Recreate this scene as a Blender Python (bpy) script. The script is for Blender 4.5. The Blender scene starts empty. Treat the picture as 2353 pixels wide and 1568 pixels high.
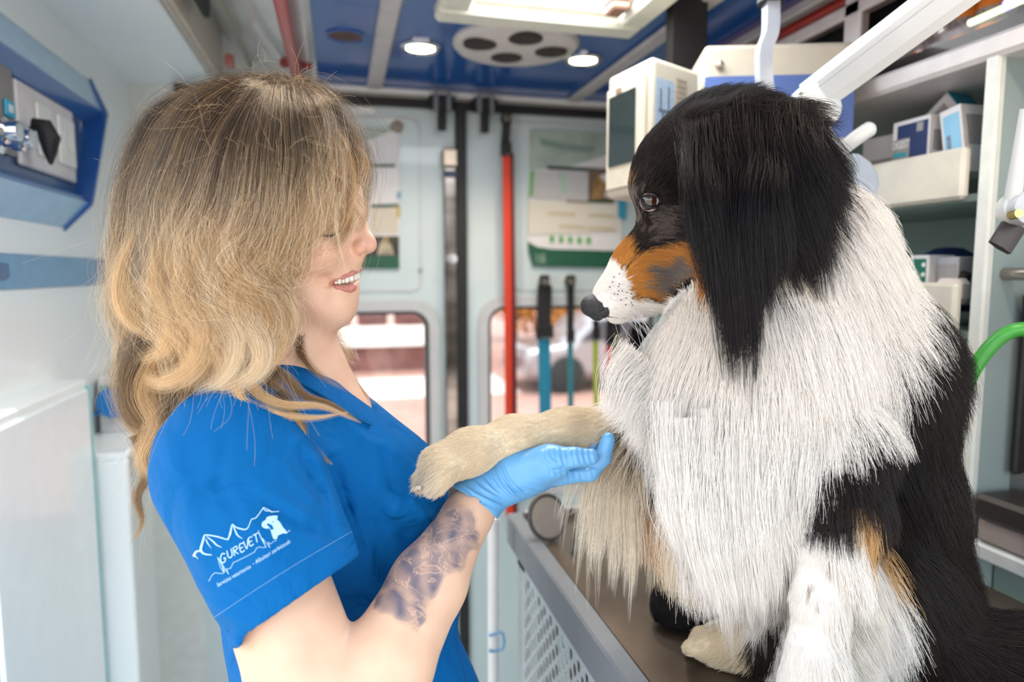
import bpy, math, random
import numpy as np
from mathutils import Vector, Matrix
from mathutils.kdtree import KDTree
from mathutils.bvhtree import BVHTree

scene = bpy.context.scene
COL = scene.collection
rng = np.random.default_rng(7)
random.seed(7)

# ------------------------------------------------------------------ camera
IW, IH, FPX = 2353.0, 1568.0, 1569.0            # focal length in pixels = 24 mm on a 36 mm sensor
CAM = np.array([0.0, 0.0, 1.40])
YAW, PITCH = math.radians(14.2), math.radians(5.7)
RT = np.array([math.cos(YAW), -math.sin(YAW), 0.0])
FH = np.array([math.sin(YAW), math.cos(YAW), 0.0])
FW = FH * math.cos(PITCH) + np.array([0, 0, -math.sin(PITCH)])
UP = FH * math.sin(PITCH) + np.array([0, 0, math.cos(PITCH)])
cd = bpy.data.cameras.new('camera')
cam = bpy.data.objects.new('camera', cd); COL.objects.link(cam)
cd.sensor_width = 36.0; cd.lens = 24.0 * (FPX / 1569.0); cd.clip_start = 0.02; cd.clip_end = 200
m = Matrix.Identity(4)
for i in range(3):
    m[i][0] = RT[i]; m[i][1] = UP[i]; m[i][2] = -FW[i]; m[i][3] = CAM[i]
cam.matrix_world = m
cd.dof.use_dof = True; cd.dof.focus_distance = 0.640; cd.dof.aperture_fstop = 3.2
scene.camera = cam

# ------------------------------------------------------------------ world and exposure
scene.view_settings.view_transform = 'Standard'
scene.view_settings.look = 'None'
scene.view_settings.gamma = 1.0
scene.view_settings.use_curve_mapping = False
scene.view_settings.exposure = 1.2
w = bpy.data.worlds.new('daylight'); scene.world = w; w.use_nodes = True
nt = w.node_tree; nt.nodes.clear()
wo = nt.nodes.new('ShaderNodeOutputWorld'); bg = nt.nodes.new('ShaderNodeBackground')
ge = nt.nodes.new('ShaderNodeTexCoord'); sp = nt.nodes.new('ShaderNodeSeparateXYZ')
cr = nt.nodes.new('ShaderNodeValToRGB')
nt.links.new(ge.outputs['Generated'], sp.inputs[0]); nt.links.new(sp.outputs['Z'], cr.inputs[0])
cr.color_ramp.elements[0].position = 0.0; cr.color_ramp.elements[0].color = (0.62, 0.54, 0.48, 1)
cr.color_ramp.elements[1].position = 0.10; cr.color_ramp.elements[1].color = (0.86, 0.95, 1.0, 1)
e = cr.color_ramp.elements.new(0.7); e.color = (0.78, 0.90, 1.0, 1)
nt.links.new(cr.outputs[0], bg.inputs[0]); bg.inputs[1].default_value = 1.5
nt.links.new(bg.outputs[0], wo.inputs[0])

def sun_light():
    l = bpy.data.lights.new('sun', 'SUN'); l.energy = 1.5; l.angle = math.radians(1.5); l.color = (1.0, 0.95, 0.88)
    o = bpy.data.objects.new('sun', l); COL.objects.link(o)
    o.rotation_euler = Vector((0.10, 0.30, -0.95)).to_track_quat('-Z', 'Y').to_euler()
    # high sun from behind the van: it lights the street seen through the rear windows
sun_light()
def hatch_fill():                    # fill light added under the roof hatch to brighten the interior
    l = bpy.data.lights.new('hatch_fill_light', 'AREA'); l.shape = 'RECTANGLE'; l.size = 0.28; l.size_y = 0.48; l.energy = 2.6; l.color = (0.92, 0.97, 1.0)
    o = bpy.data.objects.new('hatch_fill_light', l); COL.objects.link(o); o.location = (0.395, 1.05, 1.896)
hatch_fill()
scene.cycles.max_bounces = 8
scene.cycles.diffuse_bounces = 4
scene.cycles.glossy_bounces = 3
scene.cycles.transmission_bounces = 4
scene.cycles.transparent_max_bounces = 8
scene.cycles.caustics_reflective = False
scene.cycles.caustics_refractive = False
scene.cycles.sample_clamp_indirect = 6.0
try:
    scene.cycles.use_denoising = True
    scene.cycles.denoiser = 'OPENIMAGEDENOISE'
except Exception:
    pass
scene.cycles_curves.shape = 'RIBBONS' if hasattr(scene, 'cycles_curves') else 'RIBBONS'

# ------------------------------------------------------------------ helpers: measuring
def ray(px, py):
    return FW + RT * ((px - 1176.5) / FPX) - UP * ((py - 784.0) / FPX)
def W(px, py, d):                       # world point seen at a photo pixel at depth d
    return CAM + ray(px, py) * d
def on(ax, px, py, v):                  # world point of a photo pixel on the plane axis = v
    r = ray(px, py); return CAM + r * ((v - CAM[ax]) / r[ax])
def LP(px, py, d):                      # the same point in the camera's own right / up / depth frame
    return np.array([(px - 1176.5) / FPX * d, -(py - 784.0) / FPX * d, d])
def to_world(P):
    P = np.asarray(P, float)
    return CAM + P[:, 0:1] * RT + P[:, 1:2] * UP + P[:, 2:3] * FW
def to_px(P):                           # local frame -> photo pixels
    return 1176.5 + FPX * P[:, 0] / P[:, 2], 784.0 - FPX * P[:, 1] / P[:, 2]

# ------------------------------------------------------------------ helpers: materials
MATS = {}
def mat(name, color, rough=0.5, metal=0.0, var=0.06, scale=30.0, bump=0.0, bscale=None, spec=0.5, emit=None,
        sss=0.0, coat=0.0, attr=None, stretch=None, sheen=0.0, detail=3.0):
    if name in MATS: return MATS[name]
    M = bpy.data.materials.new(name); M.use_nodes = True
    nt = M.node_tree; b = nt.nodes['Principled BSDF']
    tc = nt.nodes.new('ShaderNodeTexCoord'); mp = nt.nodes.new('ShaderNodeMapping')
    nt.links.new(tc.outputs['Object'], mp.inputs['Vector'])
    if stretch: mp.inputs['Scale'].default_value = stretch
    nz = nt.nodes.new('ShaderNodeTexNoise'); nz.inputs['Scale'].default_value = scale; nz.inputs['Detail'].default_value = detail
    nt.links.new(mp.outputs[0], nz.inputs['Vector'])
    mx = nt.nodes.new('ShaderNodeMix'); mx.data_type = 'RGBA'; mx.blend_type = 'MULTIPLY'; mx.inputs[0].default_value = 1.0
    rp = nt.nodes.new('ShaderNodeValToRGB')
    rp.color_ramp.elements[0].position = 0.3; rp.color_ramp.elements[1].position = 0.7
    lo = max(0.0, 1 - 2 * var)
    rp.color_ramp.elements[0].color = (lo, lo, lo, 1); rp.color_ramp.elements[1].color = (1, 1, 1, 1)
    nt.links.new(nz.outputs['Fac'], rp.inputs[0]); nt.links.new(rp.outputs[0], mx.inputs[7])
    if attr:
        at = nt.nodes.new('ShaderNodeAttribute'); at.attribute_name = attr
        nt.links.new(at.outputs['Color'], mx.inputs[6])
    else:
        mx.inputs[6].default_value = (*color, 1)
    nt.links.new(mx.outputs[2], b.inputs['Base Color'])
    b.inputs['Roughness'].default_value = rough; b.inputs['Metallic'].default_value = metal
    b.inputs['Specular IOR Level'].default_value = spec
    if sss:
        b.inputs['Subsurface Weight'].default_value = sss
        b.inputs['Subsurface Radius'].default_value = (1.0, 0.35, 0.2); b.inputs['Subsurface Scale'].default_value = 0.006
    if coat: b.inputs['Coat Weight'].default_value = coat
    if sheen: b.inputs['Sheen Weight'].default_value = sheen
    if bump:
        bn = nt.nodes.new('ShaderNodeBump'); bn.inputs['Strength'].default_value = bump; bn.inputs['Distance'].default_value = 0.002
        n2 = nt.nodes.new('ShaderNodeTexNoise'); n2.inputs['Scale'].default_value = bscale or scale * 4; n2.inputs['Detail'].default_value = 3
        nt.links.new(mp.outputs[0], n2.inputs['Vector'])
        nt.links.new(n2.outputs['Fac'], bn.inputs['Height']); nt.links.new(bn.outputs[0], b.inputs['Normal'])
    if emit:
        b.inputs['Emission Color'].default_value = (*emit[:3], 1); b.inputs['Emission Strength'].default_value = emit[3]
    MATS[name] = M
    return M

def glass_mat(name, tint=(1, 1, 1), gloss=0.08, rough=0.02, ior=1.45):
    if name in MATS: return MATS[name]
    M = bpy.data.materials.new(name); M.use_nodes = True; nt = M.node_tree; nt.nodes.clear()
    o = nt.nodes.new('ShaderNodeOutputMaterial'); t = nt.nodes.new('ShaderNodeBsdfTransparent'); g = nt.nodes.new('ShaderNodeBsdfGlossy')
    g.inputs['Roughness'].default_value = rough; t.inputs[0].default_value = (*tint, 1)
    fr = nt.nodes.new('ShaderNodeFresnel'); fr.inputs['IOR'].default_value = ior
    mx = nt.nodes.new('ShaderNodeMixShader')
    nt.links.new(fr.outputs[0], mx.inputs[0]); nt.links.new(t.outputs[0], mx.inputs[1]); nt.links.new(g.outputs[0], mx.inputs[2])
    nt.links.new(mx.outputs[0], o.inputs[0]); MATS[name] = M
    return M

# ------------------------------------------------------------------ helpers: objects
def tag(o, label=None, cat=None, group=None, kind=None):
    if label: o['label'] = label
    if cat: o['category'] = cat
    if group: o['group'] = group
    if kind: o['kind'] = kind
    return o
def root(name, loc, label, cat, group=None):
    o = bpy.data.objects.new(name, None); o.empty_display_size = 0.05
    COL.objects.link(o); o.location = Vector([float(x) for x in loc])
    return tag(o, label, cat, group)
def origin_of(parent):
    p = np.zeros(3)
    while parent is not None:
        p = p + np.array(parent.location); parent = parent.parent
    return p

class MB:
    """collects polygons in world coordinates and links them as one mesh object"""
    def __init__(s): s.v = []; s.f = []; s.sm = []
    def add(s, vs, fs, smooth=False):
        b = len(s.v); s.v += [tuple(float(c) for c in v) for v in vs]
        s.f += [tuple(i + b for i in f) for f in fs]; s.sm += [smooth] * len(fs)
        return s
    def box(s, lo, hi, M=None, bev=0.0):
        x0, y0, z0 = [min(a, b) for a, b in zip(lo, hi)]; x1, y1, z1 = [max(a, b) for a, b in zip(lo, hi)]
        if bev <= 0:
            vs = [(x, y, z) for x in (x0, x1) for y in (y0, y1) for z in (z0, z1)]
            fs = [(0, 1, 3, 2), (4, 6, 7, 5), (0, 4, 5, 1), (2, 3, 7, 6), (0, 2, 6, 4), (1, 5, 7, 3)]
        else:
            b = min(bev, (x1 - x0) / 2.01, (y1 - y0) / 2.01, (z1 - z0) / 2.01)
            vs = []; idx = {}
            for ix, X in enumerate((x0, x1)):
                for iy, Y in enumerate((y0, y1)):
                    for iz, Z in enumerate((z0, z1)):
                        sx, sy, sz = (1 - 2 * ix), (1 - 2 * iy), (1 - 2 * iz)
                        for k, p in enumerate(((X, Y + sy * b, Z + sz * b), (X + sx * b, Y, Z + sz * b), (X + sx * b, Y + sy * b, Z))):
                            idx[(ix, iy, iz, k)] = len(vs); vs.append(p)
            fs = []
            I = idx
            for i in (0, 1):
                fs.append(tuple(I[(i, a, c, 0)] for a, c in ((0, 0), (1, 0), (1, 1), (0, 1))))
                fs.append(tuple(I[(a, i, c, 1)] for a, c in ((0, 0), (1, 0), (1, 1), (0, 1))))
                fs.append(tuple(I[(a, c, i, 2)] for a, c in ((0, 0), (1, 0), (1, 1), (0, 1))))
            for a in (0, 1):
                for c in (0, 1):
                    fs.append((I[(0, a, c, 1)], I[(1, a, c, 1)], I[(1, a, c, 2)], I[(0, a, c, 2)]))
                    fs.append((I[(a, 0, c, 0)], I[(a, 1, c, 0)], I[(a, 1, c, 2)], I[(a, 0, c, 2)]))
                    fs.append((I[(a, c, 0, 0)], I[(a, c, 1, 0)], I[(a, c, 1, 1)], I[(a, c, 0, 1)]))
                    for d in (0, 1):
                        fs.append((I[(a, c, d, 0)], I[(a, c, d, 1)], I[(a, c, d, 2)]))
        if M is not None: vs = [tuple(M @ Vector(v)) for v in vs]
        return s.add(vs, fs)
    def tube(s, pts, r, n=12, cap=True, flat=1.0, upv=None):
        pts = [np.array(p, float) for p in pts]; N = len(pts)
        rs = r if hasattr(r, '__len__') else [r] * N
        vs = []; pu = None
        for i in range(N):
            t = pts[min(i + 1, N - 1)] - pts[max(i - 1, 0)]; t = t / (np.linalg.norm(t) + 1e-12)
            a = np.array(upv if upv is not None else (0, 0, 1.0), float)
            if pu is not None and upv is None: a = pu
            if abs(a @ t) > 0.98: a = np.array([1.0, 0, 0]) if abs(t[0]) < .9 else np.array([0, 1.0, 0])
            u = a - t * (a @ t); u /= np.linalg.norm(u); v = np.cross(t, u); pu = u
            for k in range(n):
                c = math.cos(2 * math.pi * k / n); q = math.sin(2 * math.pi * k / n)
                vs.append(pts[i] + u * c * rs[i] * flat + v * q * rs[i])
        fs = []
        for i in range(N - 1):
            for k in range(n):
                k2 = (k + 1) % n; fs.append((i * n + k, i * n + k2, (i + 1) * n + k2, (i + 1) * n + k))
        s.add(vs, fs, True)
        if cap:
            b = len(s.v) - N * n
            s.f.append(tuple(b + k for k in range(n))[::-1]); s.f.append(tuple(b + (N - 1) * n + k for k in range(n))); s.sm += [False, False]
        return s
    def lathe(s, c, axis, prof, n=32):
        """profile (radius, distance along axis) turned about an axis through c"""
        c = np.array(c, float); ax = np.array(axis, float); ax /= np.linalg.norm(ax)
        a = np.array([0, 0, 1.0]) if abs(ax[2]) < .9 else np.array([1.0, 0, 0])
        u = a - ax * (a @ ax); u /= np.linalg.norm(u); v = np.cross(ax, u); vs = []
        for r, h in prof:
            for k in range(n):
                t = 2 * math.pi * k / n; vs.append(c + ax * h + (u * math.cos(t) + v * math.sin(t)) * max(r, 1e-5))
        fs = []
        for i in range(len(prof) - 1):
            for k in range(n):
                k2 = (k + 1) % n; fs.append((i * n + k, i * n + k2, (i + 1) * n + k2, (i + 1) * n + k))
        fs.append(tuple(range(n))[::-1]); fs.append(tuple((len(prof) - 1) * n + k for k in range(n)))
        return s.add(vs, fs, True)
    def prism(s, poly, off):
        """polygon (world points) pushed by the vector off"""
        n = len(poly); off = np.array(off, float)
        vs = [np.array(p, float) for p in poly] + [np.array(p, float) + off for p in poly]
        fs = [tuple(range(n))[::-1], tuple(range(n, 2 * n))] + [(i, (i + 1) % n, n + (i + 1) % n, n + i) for i in range(n)]
        return s.add(vs, fs)
    def build(s, name, mt, parent=None, sharp=35):
        o0 = origin_of(parent)
        if parent is None:
            a = np.array(s.v); o0 = np.array([(a[:, 0].min() + a[:, 0].max()) / 2, (a[:, 1].min() + a[:, 1].max()) / 2, a[:, 2].min()])
        me = bpy.data.meshes.new(name); me.from_pydata([tuple(np.array(v) - o0) for v in s.v], [], s.f)
        me.polygons.foreach_set('use_smooth', s.sm); me.update()
        import bmesh
        bm = bmesh.new(); bm.from_mesh(me); bmesh.ops.recalc_face_normals(bm, faces=bm.faces)
        bm.to_mesh(me); bm.free()
        try: me.set_sharp_from_angle(angle=math.radians(sharp))
        except Exception: pass
        me.materials.append(mt)
        o = bpy.data.objects.new(name, me); COL.objects.link(o)
        if parent is None: o.location = Vector(o0)
        else: o.parent = parent
        return o

def mesh_np(name, V, F, mt, parent=None, colors=None, attrs=None, smooth=True):
    o0 = origin_of(parent) if parent is not None else np.zeros(3)
    V = np.asarray(V, float) - o0
    me = bpy.data.meshes.new(name); F = np.asarray(F, np.int32)
    me.vertices.add(len(V)); me.vertices.foreach_set('co', V.astype(np.float32).ravel())
    k = F.shape[1]
    me.loops.add(F.size); me.loops.foreach_set('vertex_index', F.ravel())
    me.polygons.add(len(F)); me.polygons.foreach_set('loop_start', np.arange(0, F.size, k, dtype=np.int32))
    try: me.polygons.foreach_set('loop_total', np.full(len(F), k, np.int32))
    except Exception: pass
    me.update(calc_edges=True); me.validate()
    if smooth: me.polygons.foreach_set('use_smooth', np.ones(len(me.polygons), bool))
    if colors is not None:
        a = me.color_attributes.new('tint', 'FLOAT_COLOR', 'POINT')
        a.data.foreach_set('color', np.c_[colors, np.ones(len(colors))].astype(np.float32).ravel())
    for n_, vals in (attrs or {}).items():
        a = me.attributes.new(n_, 'FLOAT', 'POINT'); a.data.foreach_set('value', np.asarray(vals, np.float32))
    me.materials.append(mt)
    o = bpy.data.objects.new(name, me); COL.objects.link(o)
    if parent is not None: o.parent = parent
    return o

def text_obj(name, s, size, o, ux, uy, mt, parent, extrude=0.0004, shear=0.0, align='CENTER', width=1.0):
    """lettering on a plane: o centre, ux reading direction, uy up, as a mesh"""
    cu = bpy.data.curves.new(name, 'FONT'); cu.body = s; cu.size = size; cu.extrude = extrude; cu.shear = shear
    cu.align_x = align; cu.align_y = 'CENTER'; cu.resolution_u = 3
    t = bpy.data.objects.new(name, cu); COL.objects.link(t)
    bpy.context.view_layer.update()
    me = bpy.data.meshes.new_from_object(t.evaluated_get(bpy.context.evaluated_depsgraph_get()))
    bpy.data.objects.remove(t); bpy.data.curves.remove(cu)
    ux = np.array(ux, float); ux /= np.linalg.norm(ux); uy = np.array(uy, float); uy -= ux * (uy @ ux); uy /= np.linalg.norm(uy)
    nn = np.cross(ux, uy); o = np.array(o, float); o0 = origin_of(parent)
    for v in me.vertices:
        c = v.co; v.co = Vector(o + ux * c.x * width + uy * c.y + nn * c.z - o0)
    me.materials.clear(); me.materials.append(mt); me.update()
    ob = bpy.data.objects.new(name, me); COL.objects.link(ob)
    if parent is not None: ob.parent = parent
    return ob

# ------------------------------------------------------------------ helpers: implicit shapes
class SDF:
    """smooth unions of tapered limbs evaluated on a grid and skinned with a surface-nets pass"""
    def __init__(s, lo, hi, h):
        s.h = h; s.lo = np.array(lo, float)
        n = [int(math.ceil((b - a) / h)) + 1 for a, b in zip(lo, hi)]
        s.ax = [np.float32(s.lo[i] + h * np.arange(n[i])) for i in range(3)]
        s.v = np.full(n, 0.05, np.float32)
    def _win(s, lo, hi):
        sl = []
        for i in range(3):
            a = int(np.clip(math.floor((lo[i] - s.lo[i]) / s.h), 0, s.v.shape[i])); b = int(np.clip(math.ceil((hi[i] - s.lo[i]) / s.h) + 1, 0, s.v.shape[i]))
            if b <= a: return None
            sl.append(slice(a, b))
        return tuple(sl)
    def grid(s, sl):
        return s.ax[0][sl[0]][:, None, None], s.ax[1][sl[1]][None, :, None], s.ax[2][sl[2]][None, None, :]
    def op(s, sl, d, k, mode):
        a = s.v[sl]
        if mode == 'add':
            if k > 0:
                h = np.maximum(k - np.abs(a - d), 0) / k; s.v[sl] = np.minimum(a, d) - h * h * k * 0.25
            else: s.v[sl] = np.minimum(a, d)
        elif mode == 'cut':
            d = -d
            if k > 0:
                h = np.maximum(k - np.abs(a - d), 0) / k; s.v[sl] = np.maximum(a, d) + h * h * k * 0.25
            else: s.v[sl] = np.maximum(a, d)
    def limb(s, a, ra, b, rb, k=0.01, mode='add', zs=1.0):
        a = np.array(a, float); b = np.array(b, float)
        R = max(ra, rb) * max(1, zs) + k + 0.006 + (0.03 if mode == 'add' else 0)
        sl = s._win(np.minimum(a, b) - R, np.maximum(a, b) + R)
        if sl is None: return
        X, Y, Z = s.grid(sl)
        if zs != 1.0:
            zc = (a[2] + b[2]) / 2; Z = zc + (Z - zc) / zs; a = a.copy(); b = b.copy()
            a[2] = zc + (a[2] - zc) / zs; b[2] = zc + (b[2] - zc) / zs
        ba = b - a; l2 = ba @ ba
        px, py, pz = X - a[0], Y - a[1], Z - a[2]
        if l2 < 1e-10:
            d = np.sqrt(px * px + py * py + pz * pz) - ra
        else:
            rr = ra - rb; a2 = l2 - rr * rr; il2 = 1 / l2
            if a2 <= 0:
                c, r = (a, ra) if ra > rb else (b, rb)
                d = np.sqrt((X - c[0]) ** 2 + (Y - c[1]) ** 2 + (Z - c[2]) ** 2) - r
            else:
                y = px * ba[0] + py * ba[1] + pz * ba[2]; z = y - l2
                qx, qy, qz = px * l2 - ba[0] * y, py * l2 - ba[1] * y, pz * l2 - ba[2] * y
                x2 = qx * qx + qy * qy + qz * qz; y2 = y * y * l2; z2 = z * z * l2
                kk = np.sign(rr) * rr * rr * x2
                d = (np.sqrt(x2 * a2 * il2) + y * rr) * il2 - ra
                c1 = np.sign(z) * a2 * z2 > kk; c2 = np.sign(y) * a2 * y2 < kk
                d = np.where(c2, np.sqrt(np.maximum(x2 + y2, 0)) * il2 - ra, d)
                d = np.where(c1, np.sqrt(np.maximum(x2 + z2, 0)) * il2 - rb, d)
        s.op(sl, d.astype(np.float32), k, mode)
    def ball(s, c, r, k=0.01, mode='add', zs=1.0): s.limb(c, r, c, r, k, mode, zs)
    def ell(s, c, rad, axes=None, k=0.01, mode='add'):
        c = np.array(c, float); rad = np.array(rad, float); R = rad.max() + k + 0.006 + (0.02 if mode == 'add' else 0)
        sl = s._win(c - R, c + R)
        if sl is None: return
        X, Y, Z = s.grid(sl); X = X - c[0]; Y = Y - c[1]; Z = Z - c[2]
        if axes is None: axes = np.eye(3)
        u = [(X * q[0] + Y * q[1] + Z * q[2]) for q in np.asarray(axes, float)]
        k0 = np.sqrt(sum((u[i] / rad[i]) ** 2 for i in range(3))); k1 = np.sqrt(sum((u[i] / rad[i] ** 2) ** 2 for i in range(3)))
        s.op(sl, (k0 * (k0 - 1) / np.maximum(k1, 1e-6)).astype(np.float32), k, mode)
    def mesh(s):
        v = s.v; nx, ny, nz = v.shape; ins = v < 0
        c = np.zeros((nx - 1, ny - 1, nz - 1), np.int8)
        for i in (0, 1):
            for j in (0, 1):
                for l in (0, 1): c += ins[i:nx - 1 + i, j:ny - 1 + j, l:nz - 1 + l]
        act = (c > 0) & (c < 8); ii = np.argwhere(act); idx = np.full(act.shape, -1, np.int64); idx[act] = np.arange(len(ii))
        acc = np.zeros((len(ii), 3)); cnt = np.zeros(len(ii))
        cor = [(0, 0, 0), (1, 0, 0), (0, 1, 0), (1, 1, 0), (0, 0, 1), (1, 0, 1), (0, 1, 1), (1, 1, 1)]
        val = [v[ii[:, 0] + a, ii[:, 1] + b, ii[:, 2] + d] for a, b, d in cor]
        for p in range(8):
            for q in range(p + 1, 8):
                if sum(abs(x - y) for x, y in zip(cor[p], cor[q])) != 1: continue
                A, B = val[p], val[q]; mk = (A < 0) != (B < 0); t = np.where(mk, A / np.where(mk, A - B, 1), 0)
                e = np.array(cor[p])[None] + t[:, None] * (np.array(cor[q]) - np.array(cor[p]))[None]
                acc[mk] += e[mk]; cnt[mk] += 1
        V = s.lo + (ii + acc / cnt[:, None]) * s.h
        F = []
        for ax in range(3):
            o1, o2 = [(1, 2), (2, 0), (0, 1)][ax]
            sa = [slice(None)] * 3; sb = [slice(None)] * 3
            sa[ax] = slice(0, -1); sb[ax] = slice(1, None)
            A = ins[tuple(sa)]; B = ins[tuple(sb)]; e = np.argwhere(A != B)
            e = e[(e[:, o1] > 0) & (e[:, o2] > 0) & (e[:, o1] < v.shape[o1] - 1) & (e[:, o2] < v.shape[o2] - 1)]
            def g(d1, d2):
                q = e.copy(); q[:, o1] -= d1; q[:, o2] -= d2; return idx[q[:, 0], q[:, 1], q[:, 2]]
            Q = np.stack([g(1, 1), g(0, 1), g(0, 0), g(1, 0)], 1)
            fl = ~A[e[:, 0], e[:, 1], e[:, 2]]
            Q[fl] = Q[fl][:, ::-1]; F.append(Q)
        F = np.concatenate(F); F = F[(F >= 0).all(1)]
        return V, F

def relax(V, F, n=2, lam=0.5):
    """a few laplacian passes on a quad mesh"""
    E = np.concatenate([F[:, [0, 1]], F[:, [1, 2]], F[:, [2, 3]], F[:, [3, 0]]]); E = np.concatenate([E, E[:, ::-1]])
    deg = np.bincount(E[:, 0], minlength=len(V)).astype(float); deg[deg == 0] = 1
    for _ in range(n):
        S = np.stack([np.bincount(E[:, 0], weights=V[E[:, 1], i], minlength=len(V)) for i in range(3)], 1)
        V = V + lam * (S / deg[:, None] - V)
    return V

def vnormals(V, F):
    n = np.cross(V[F[:, 2]] - V[F[:, 0]], V[F[:, 3]] - V[F[:, 1]])
    N = np.zeros_like(V)
    for i in range(4):
        for a in range(3): N[:, a] += np.bincount(F[:, i], weights=n[:, a], minlength=len(V))
    return N / (np.linalg.norm(N, axis=1, keepdims=True) + 1e-12)

def vnoise(P, scale, seed=0):
    """cheap smooth noise in -1..1 (n x 3 points -> n)"""
    r = np.random.default_rng(seed); out = np.zeros(len(P))
    for i in range(7):
        k = r.normal(size=3); k = k / np.linalg.norm(k) * scale * (0.6 + 0.25 * i); out += np.sin(P @ k + r.uniform(0, 6.28))
    return out / 3.2

def inpoly(x, y, poly):
    x = np.asarray(x); y = np.asarray(y); c = np.zeros(x.shape, bool); n = len(poly); j = n - 1
    for i in range(n):
        xi, yi = poly[i]; xj, yj = poly[j]
        if yi != yj:
            c ^= ((yi > y) != (yj > y)) & (x < (xj - xi) * (y - yi) / (yj - yi) + xi)
        j = i
    return c

def sample_surface(V, F, n):
    T = np.concatenate([F[:, [0, 1, 2]], F[:, [0, 2, 3]]])
    cr = np.cross(V[T[:, 1]] - V[T[:, 0]], V[T[:, 2]] - V[T[:, 0]]); A = np.linalg.norm(cr, axis=1)
    t = rng.choice(len(T), n, p=A / A.sum()); a = rng.random(n); b = rng.random(n); f = a + b > 1; a[f] = 1 - a[f]; b[f] = 1 - b[f]
    P = V[T[t, 0]] + a[:, None] * (V[T[t, 1]] - V[T[t, 0]]) + b[:, None] * (V[T[t, 2]] - V[T[t, 0]])
    return P, T[t]

def make_curves(name, P, rad, colors, mt, parent):
    """P (n, k, 3) world points, rad (n, k) or (k,), colors (n, k, 3) or (n, 3): one hair-curves object"""
    n, k, _ = P.shape; o0 = origin_of(parent)
    c = bpy.data.hair_curves.new(name); c.add_curves([k] * n)
    c.attributes['position'].data.foreach_set('vector', (P - o0).astype(np.float32).ravel())
    if 'radius' not in c.attributes: c.attributes.new('radius', 'FLOAT', 'POINT')
    r = np.broadcast_to(rad, (n, k)).astype(np.float32)
    c.attributes['radius'].data.foreach_set('value', r.ravel().copy())
    a = c.attributes.new('tint', 'FLOAT_COLOR', 'POINT')
    cc = colors if colors.ndim == 3 else np.repeat(colors[:, None, :], k, 1)
    a.data.foreach_set('color', np.concatenate([cc, np.ones((n, k, 1))], 2).astype(np.float32).ravel())
    c.materials.append(mt)
    o = bpy.data.objects.new(name, c); COL.objects.link(o); o.parent = parent
    return o

def hair_mat(name, rough=0.35, spec=0.5, trans=0.25, gain=1.0):
    """strand shader: light-scattering diffuse with a soft sheen, colour from each strand"""
    if name in MATS: return MATS[name]
    M = bpy.data.materials.new(name); M.use_nodes = True; nt = M.node_tree; nt.nodes.clear()
    o = nt.nodes.new('ShaderNodeOutputMaterial'); at = nt.nodes.new('ShaderNodeAttribute'); at.attribute_name = 'tint'
    nz = nt.nodes.new('ShaderNodeTexNoise'); nz.inputs['Scale'].default_value = 60
    tc = nt.nodes.new('ShaderNodeTexCoord'); nt.links.new(tc.outputs['Object'], nz.inputs['Vector'])
    mr = nt.nodes.new('ShaderNodeMapRange'); mr.inputs[3].default_value = 0.9; mr.inputs[4].default_value = 1.08
    nt.links.new(nz.outputs['Fac'], mr.inputs[0])
    vm = nt.nodes.new('ShaderNodeVectorMath'); vm.operation = 'SCALE'
    nt.links.new(at.outputs['Color'], vm.inputs[0]); nt.links.new(mr.outputs[0], vm.inputs['Scale'])
    p = nt.nodes.new('ShaderNodeBsdfPrincipled'); nt.links.new(vm.outputs[0], p.inputs['Base Color'])
    p.inputs['Roughness'].default_value = rough; p.inputs['Specular IOR Level'].default_value = spec
    t = nt.nodes.new('ShaderNodeBsdfTranslucent'); nt.links.new(vm.outputs[0], t.inputs[0])
    mx = nt.nodes.new('ShaderNodeMixShader'); mx.inputs[0].default_value = trans
    nt.links.new(p.outputs[0], mx.inputs[1]); nt.links.new(t.outputs[0], mx.inputs[2]); nt.links.new(mx.outputs[0], o.inputs[0])
    MATS[name] = M
    return M

def spline(pts, n):
    """catmull-rom through points, n samples evenly spread"""
    P = np.array(pts, float); k = len(P)
    Q = np.vstack([2 * P[0] - P[1], P, 2 * P[-1] - P[-2]])
    t = np.linspace(0, k - 1 - 1e-9, n); i = np.floor(t).astype(int); f = (t - i)[:, None]
    p0, p1, p2, p3 = Q[i], Q[i + 1], Q[i + 2], Q[i + 3]
    return 0.5 * (2 * p1 + (p2 - p0) * f + (2 * p0 - 5 * p1 + 4 * p2 - p3) * f ** 2 + (3 * p1 - p0 - 3 * p2 + p3) * f ** 3)
# ================================================================== MATERIALS
white_wall = mat('white_panel', (0.88, 0.94, 0.96), 0.28, var=0.02, scale=4, coat=0.3)
cream = mat('cream_plastic', (0.60, 0.54, 0.43), 0.4, var=0.03, bump=0.05, scale=60)
white_pl = mat('white_plastic', (0.86, 0.85, 0.82), 0.32, var=0.02)
door_white = mat('door_paint', (0.60, 0.70, 0.72), 0.35, var=0.03, scale=5, coat=0.2)
blue_ceil = mat('ceiling_blue', (0.010, 0.10, 0.38), 0.16, var=0.05, scale=6, coat=0.25)
slat_gray = mat('slat_grey', (0.62, 0.58, 0.58), 0.4, metal=0.2)
black_rub = mat('black_rubber', (0.012, 0.012, 0.013), 0.55, var=0.2, bump=0.2)
chrome = mat('chrome', (0.85, 0.85, 0.87), 0.12, metal=1.0, var=0.03)
steel = mat('brushed_steel', (0.52, 0.47, 0.43), 0.38, metal=1.0, var=0.12, scale=18, stretch=(1, 8, 1), bump=0.08)
table_steel = mat('table_steel', (0.22, 0.17, 0.13), 0.34, metal=0.75, var=0.25, scale=9, detail=6, bump=0.06)
grey_paint = mat('grey_paint', (0.22, 0.235, 0.25), 0.45, var=0.05)
light_grey = mat('light_grey_plastic', (0.58, 0.63, 0.68), 0.35)
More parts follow.
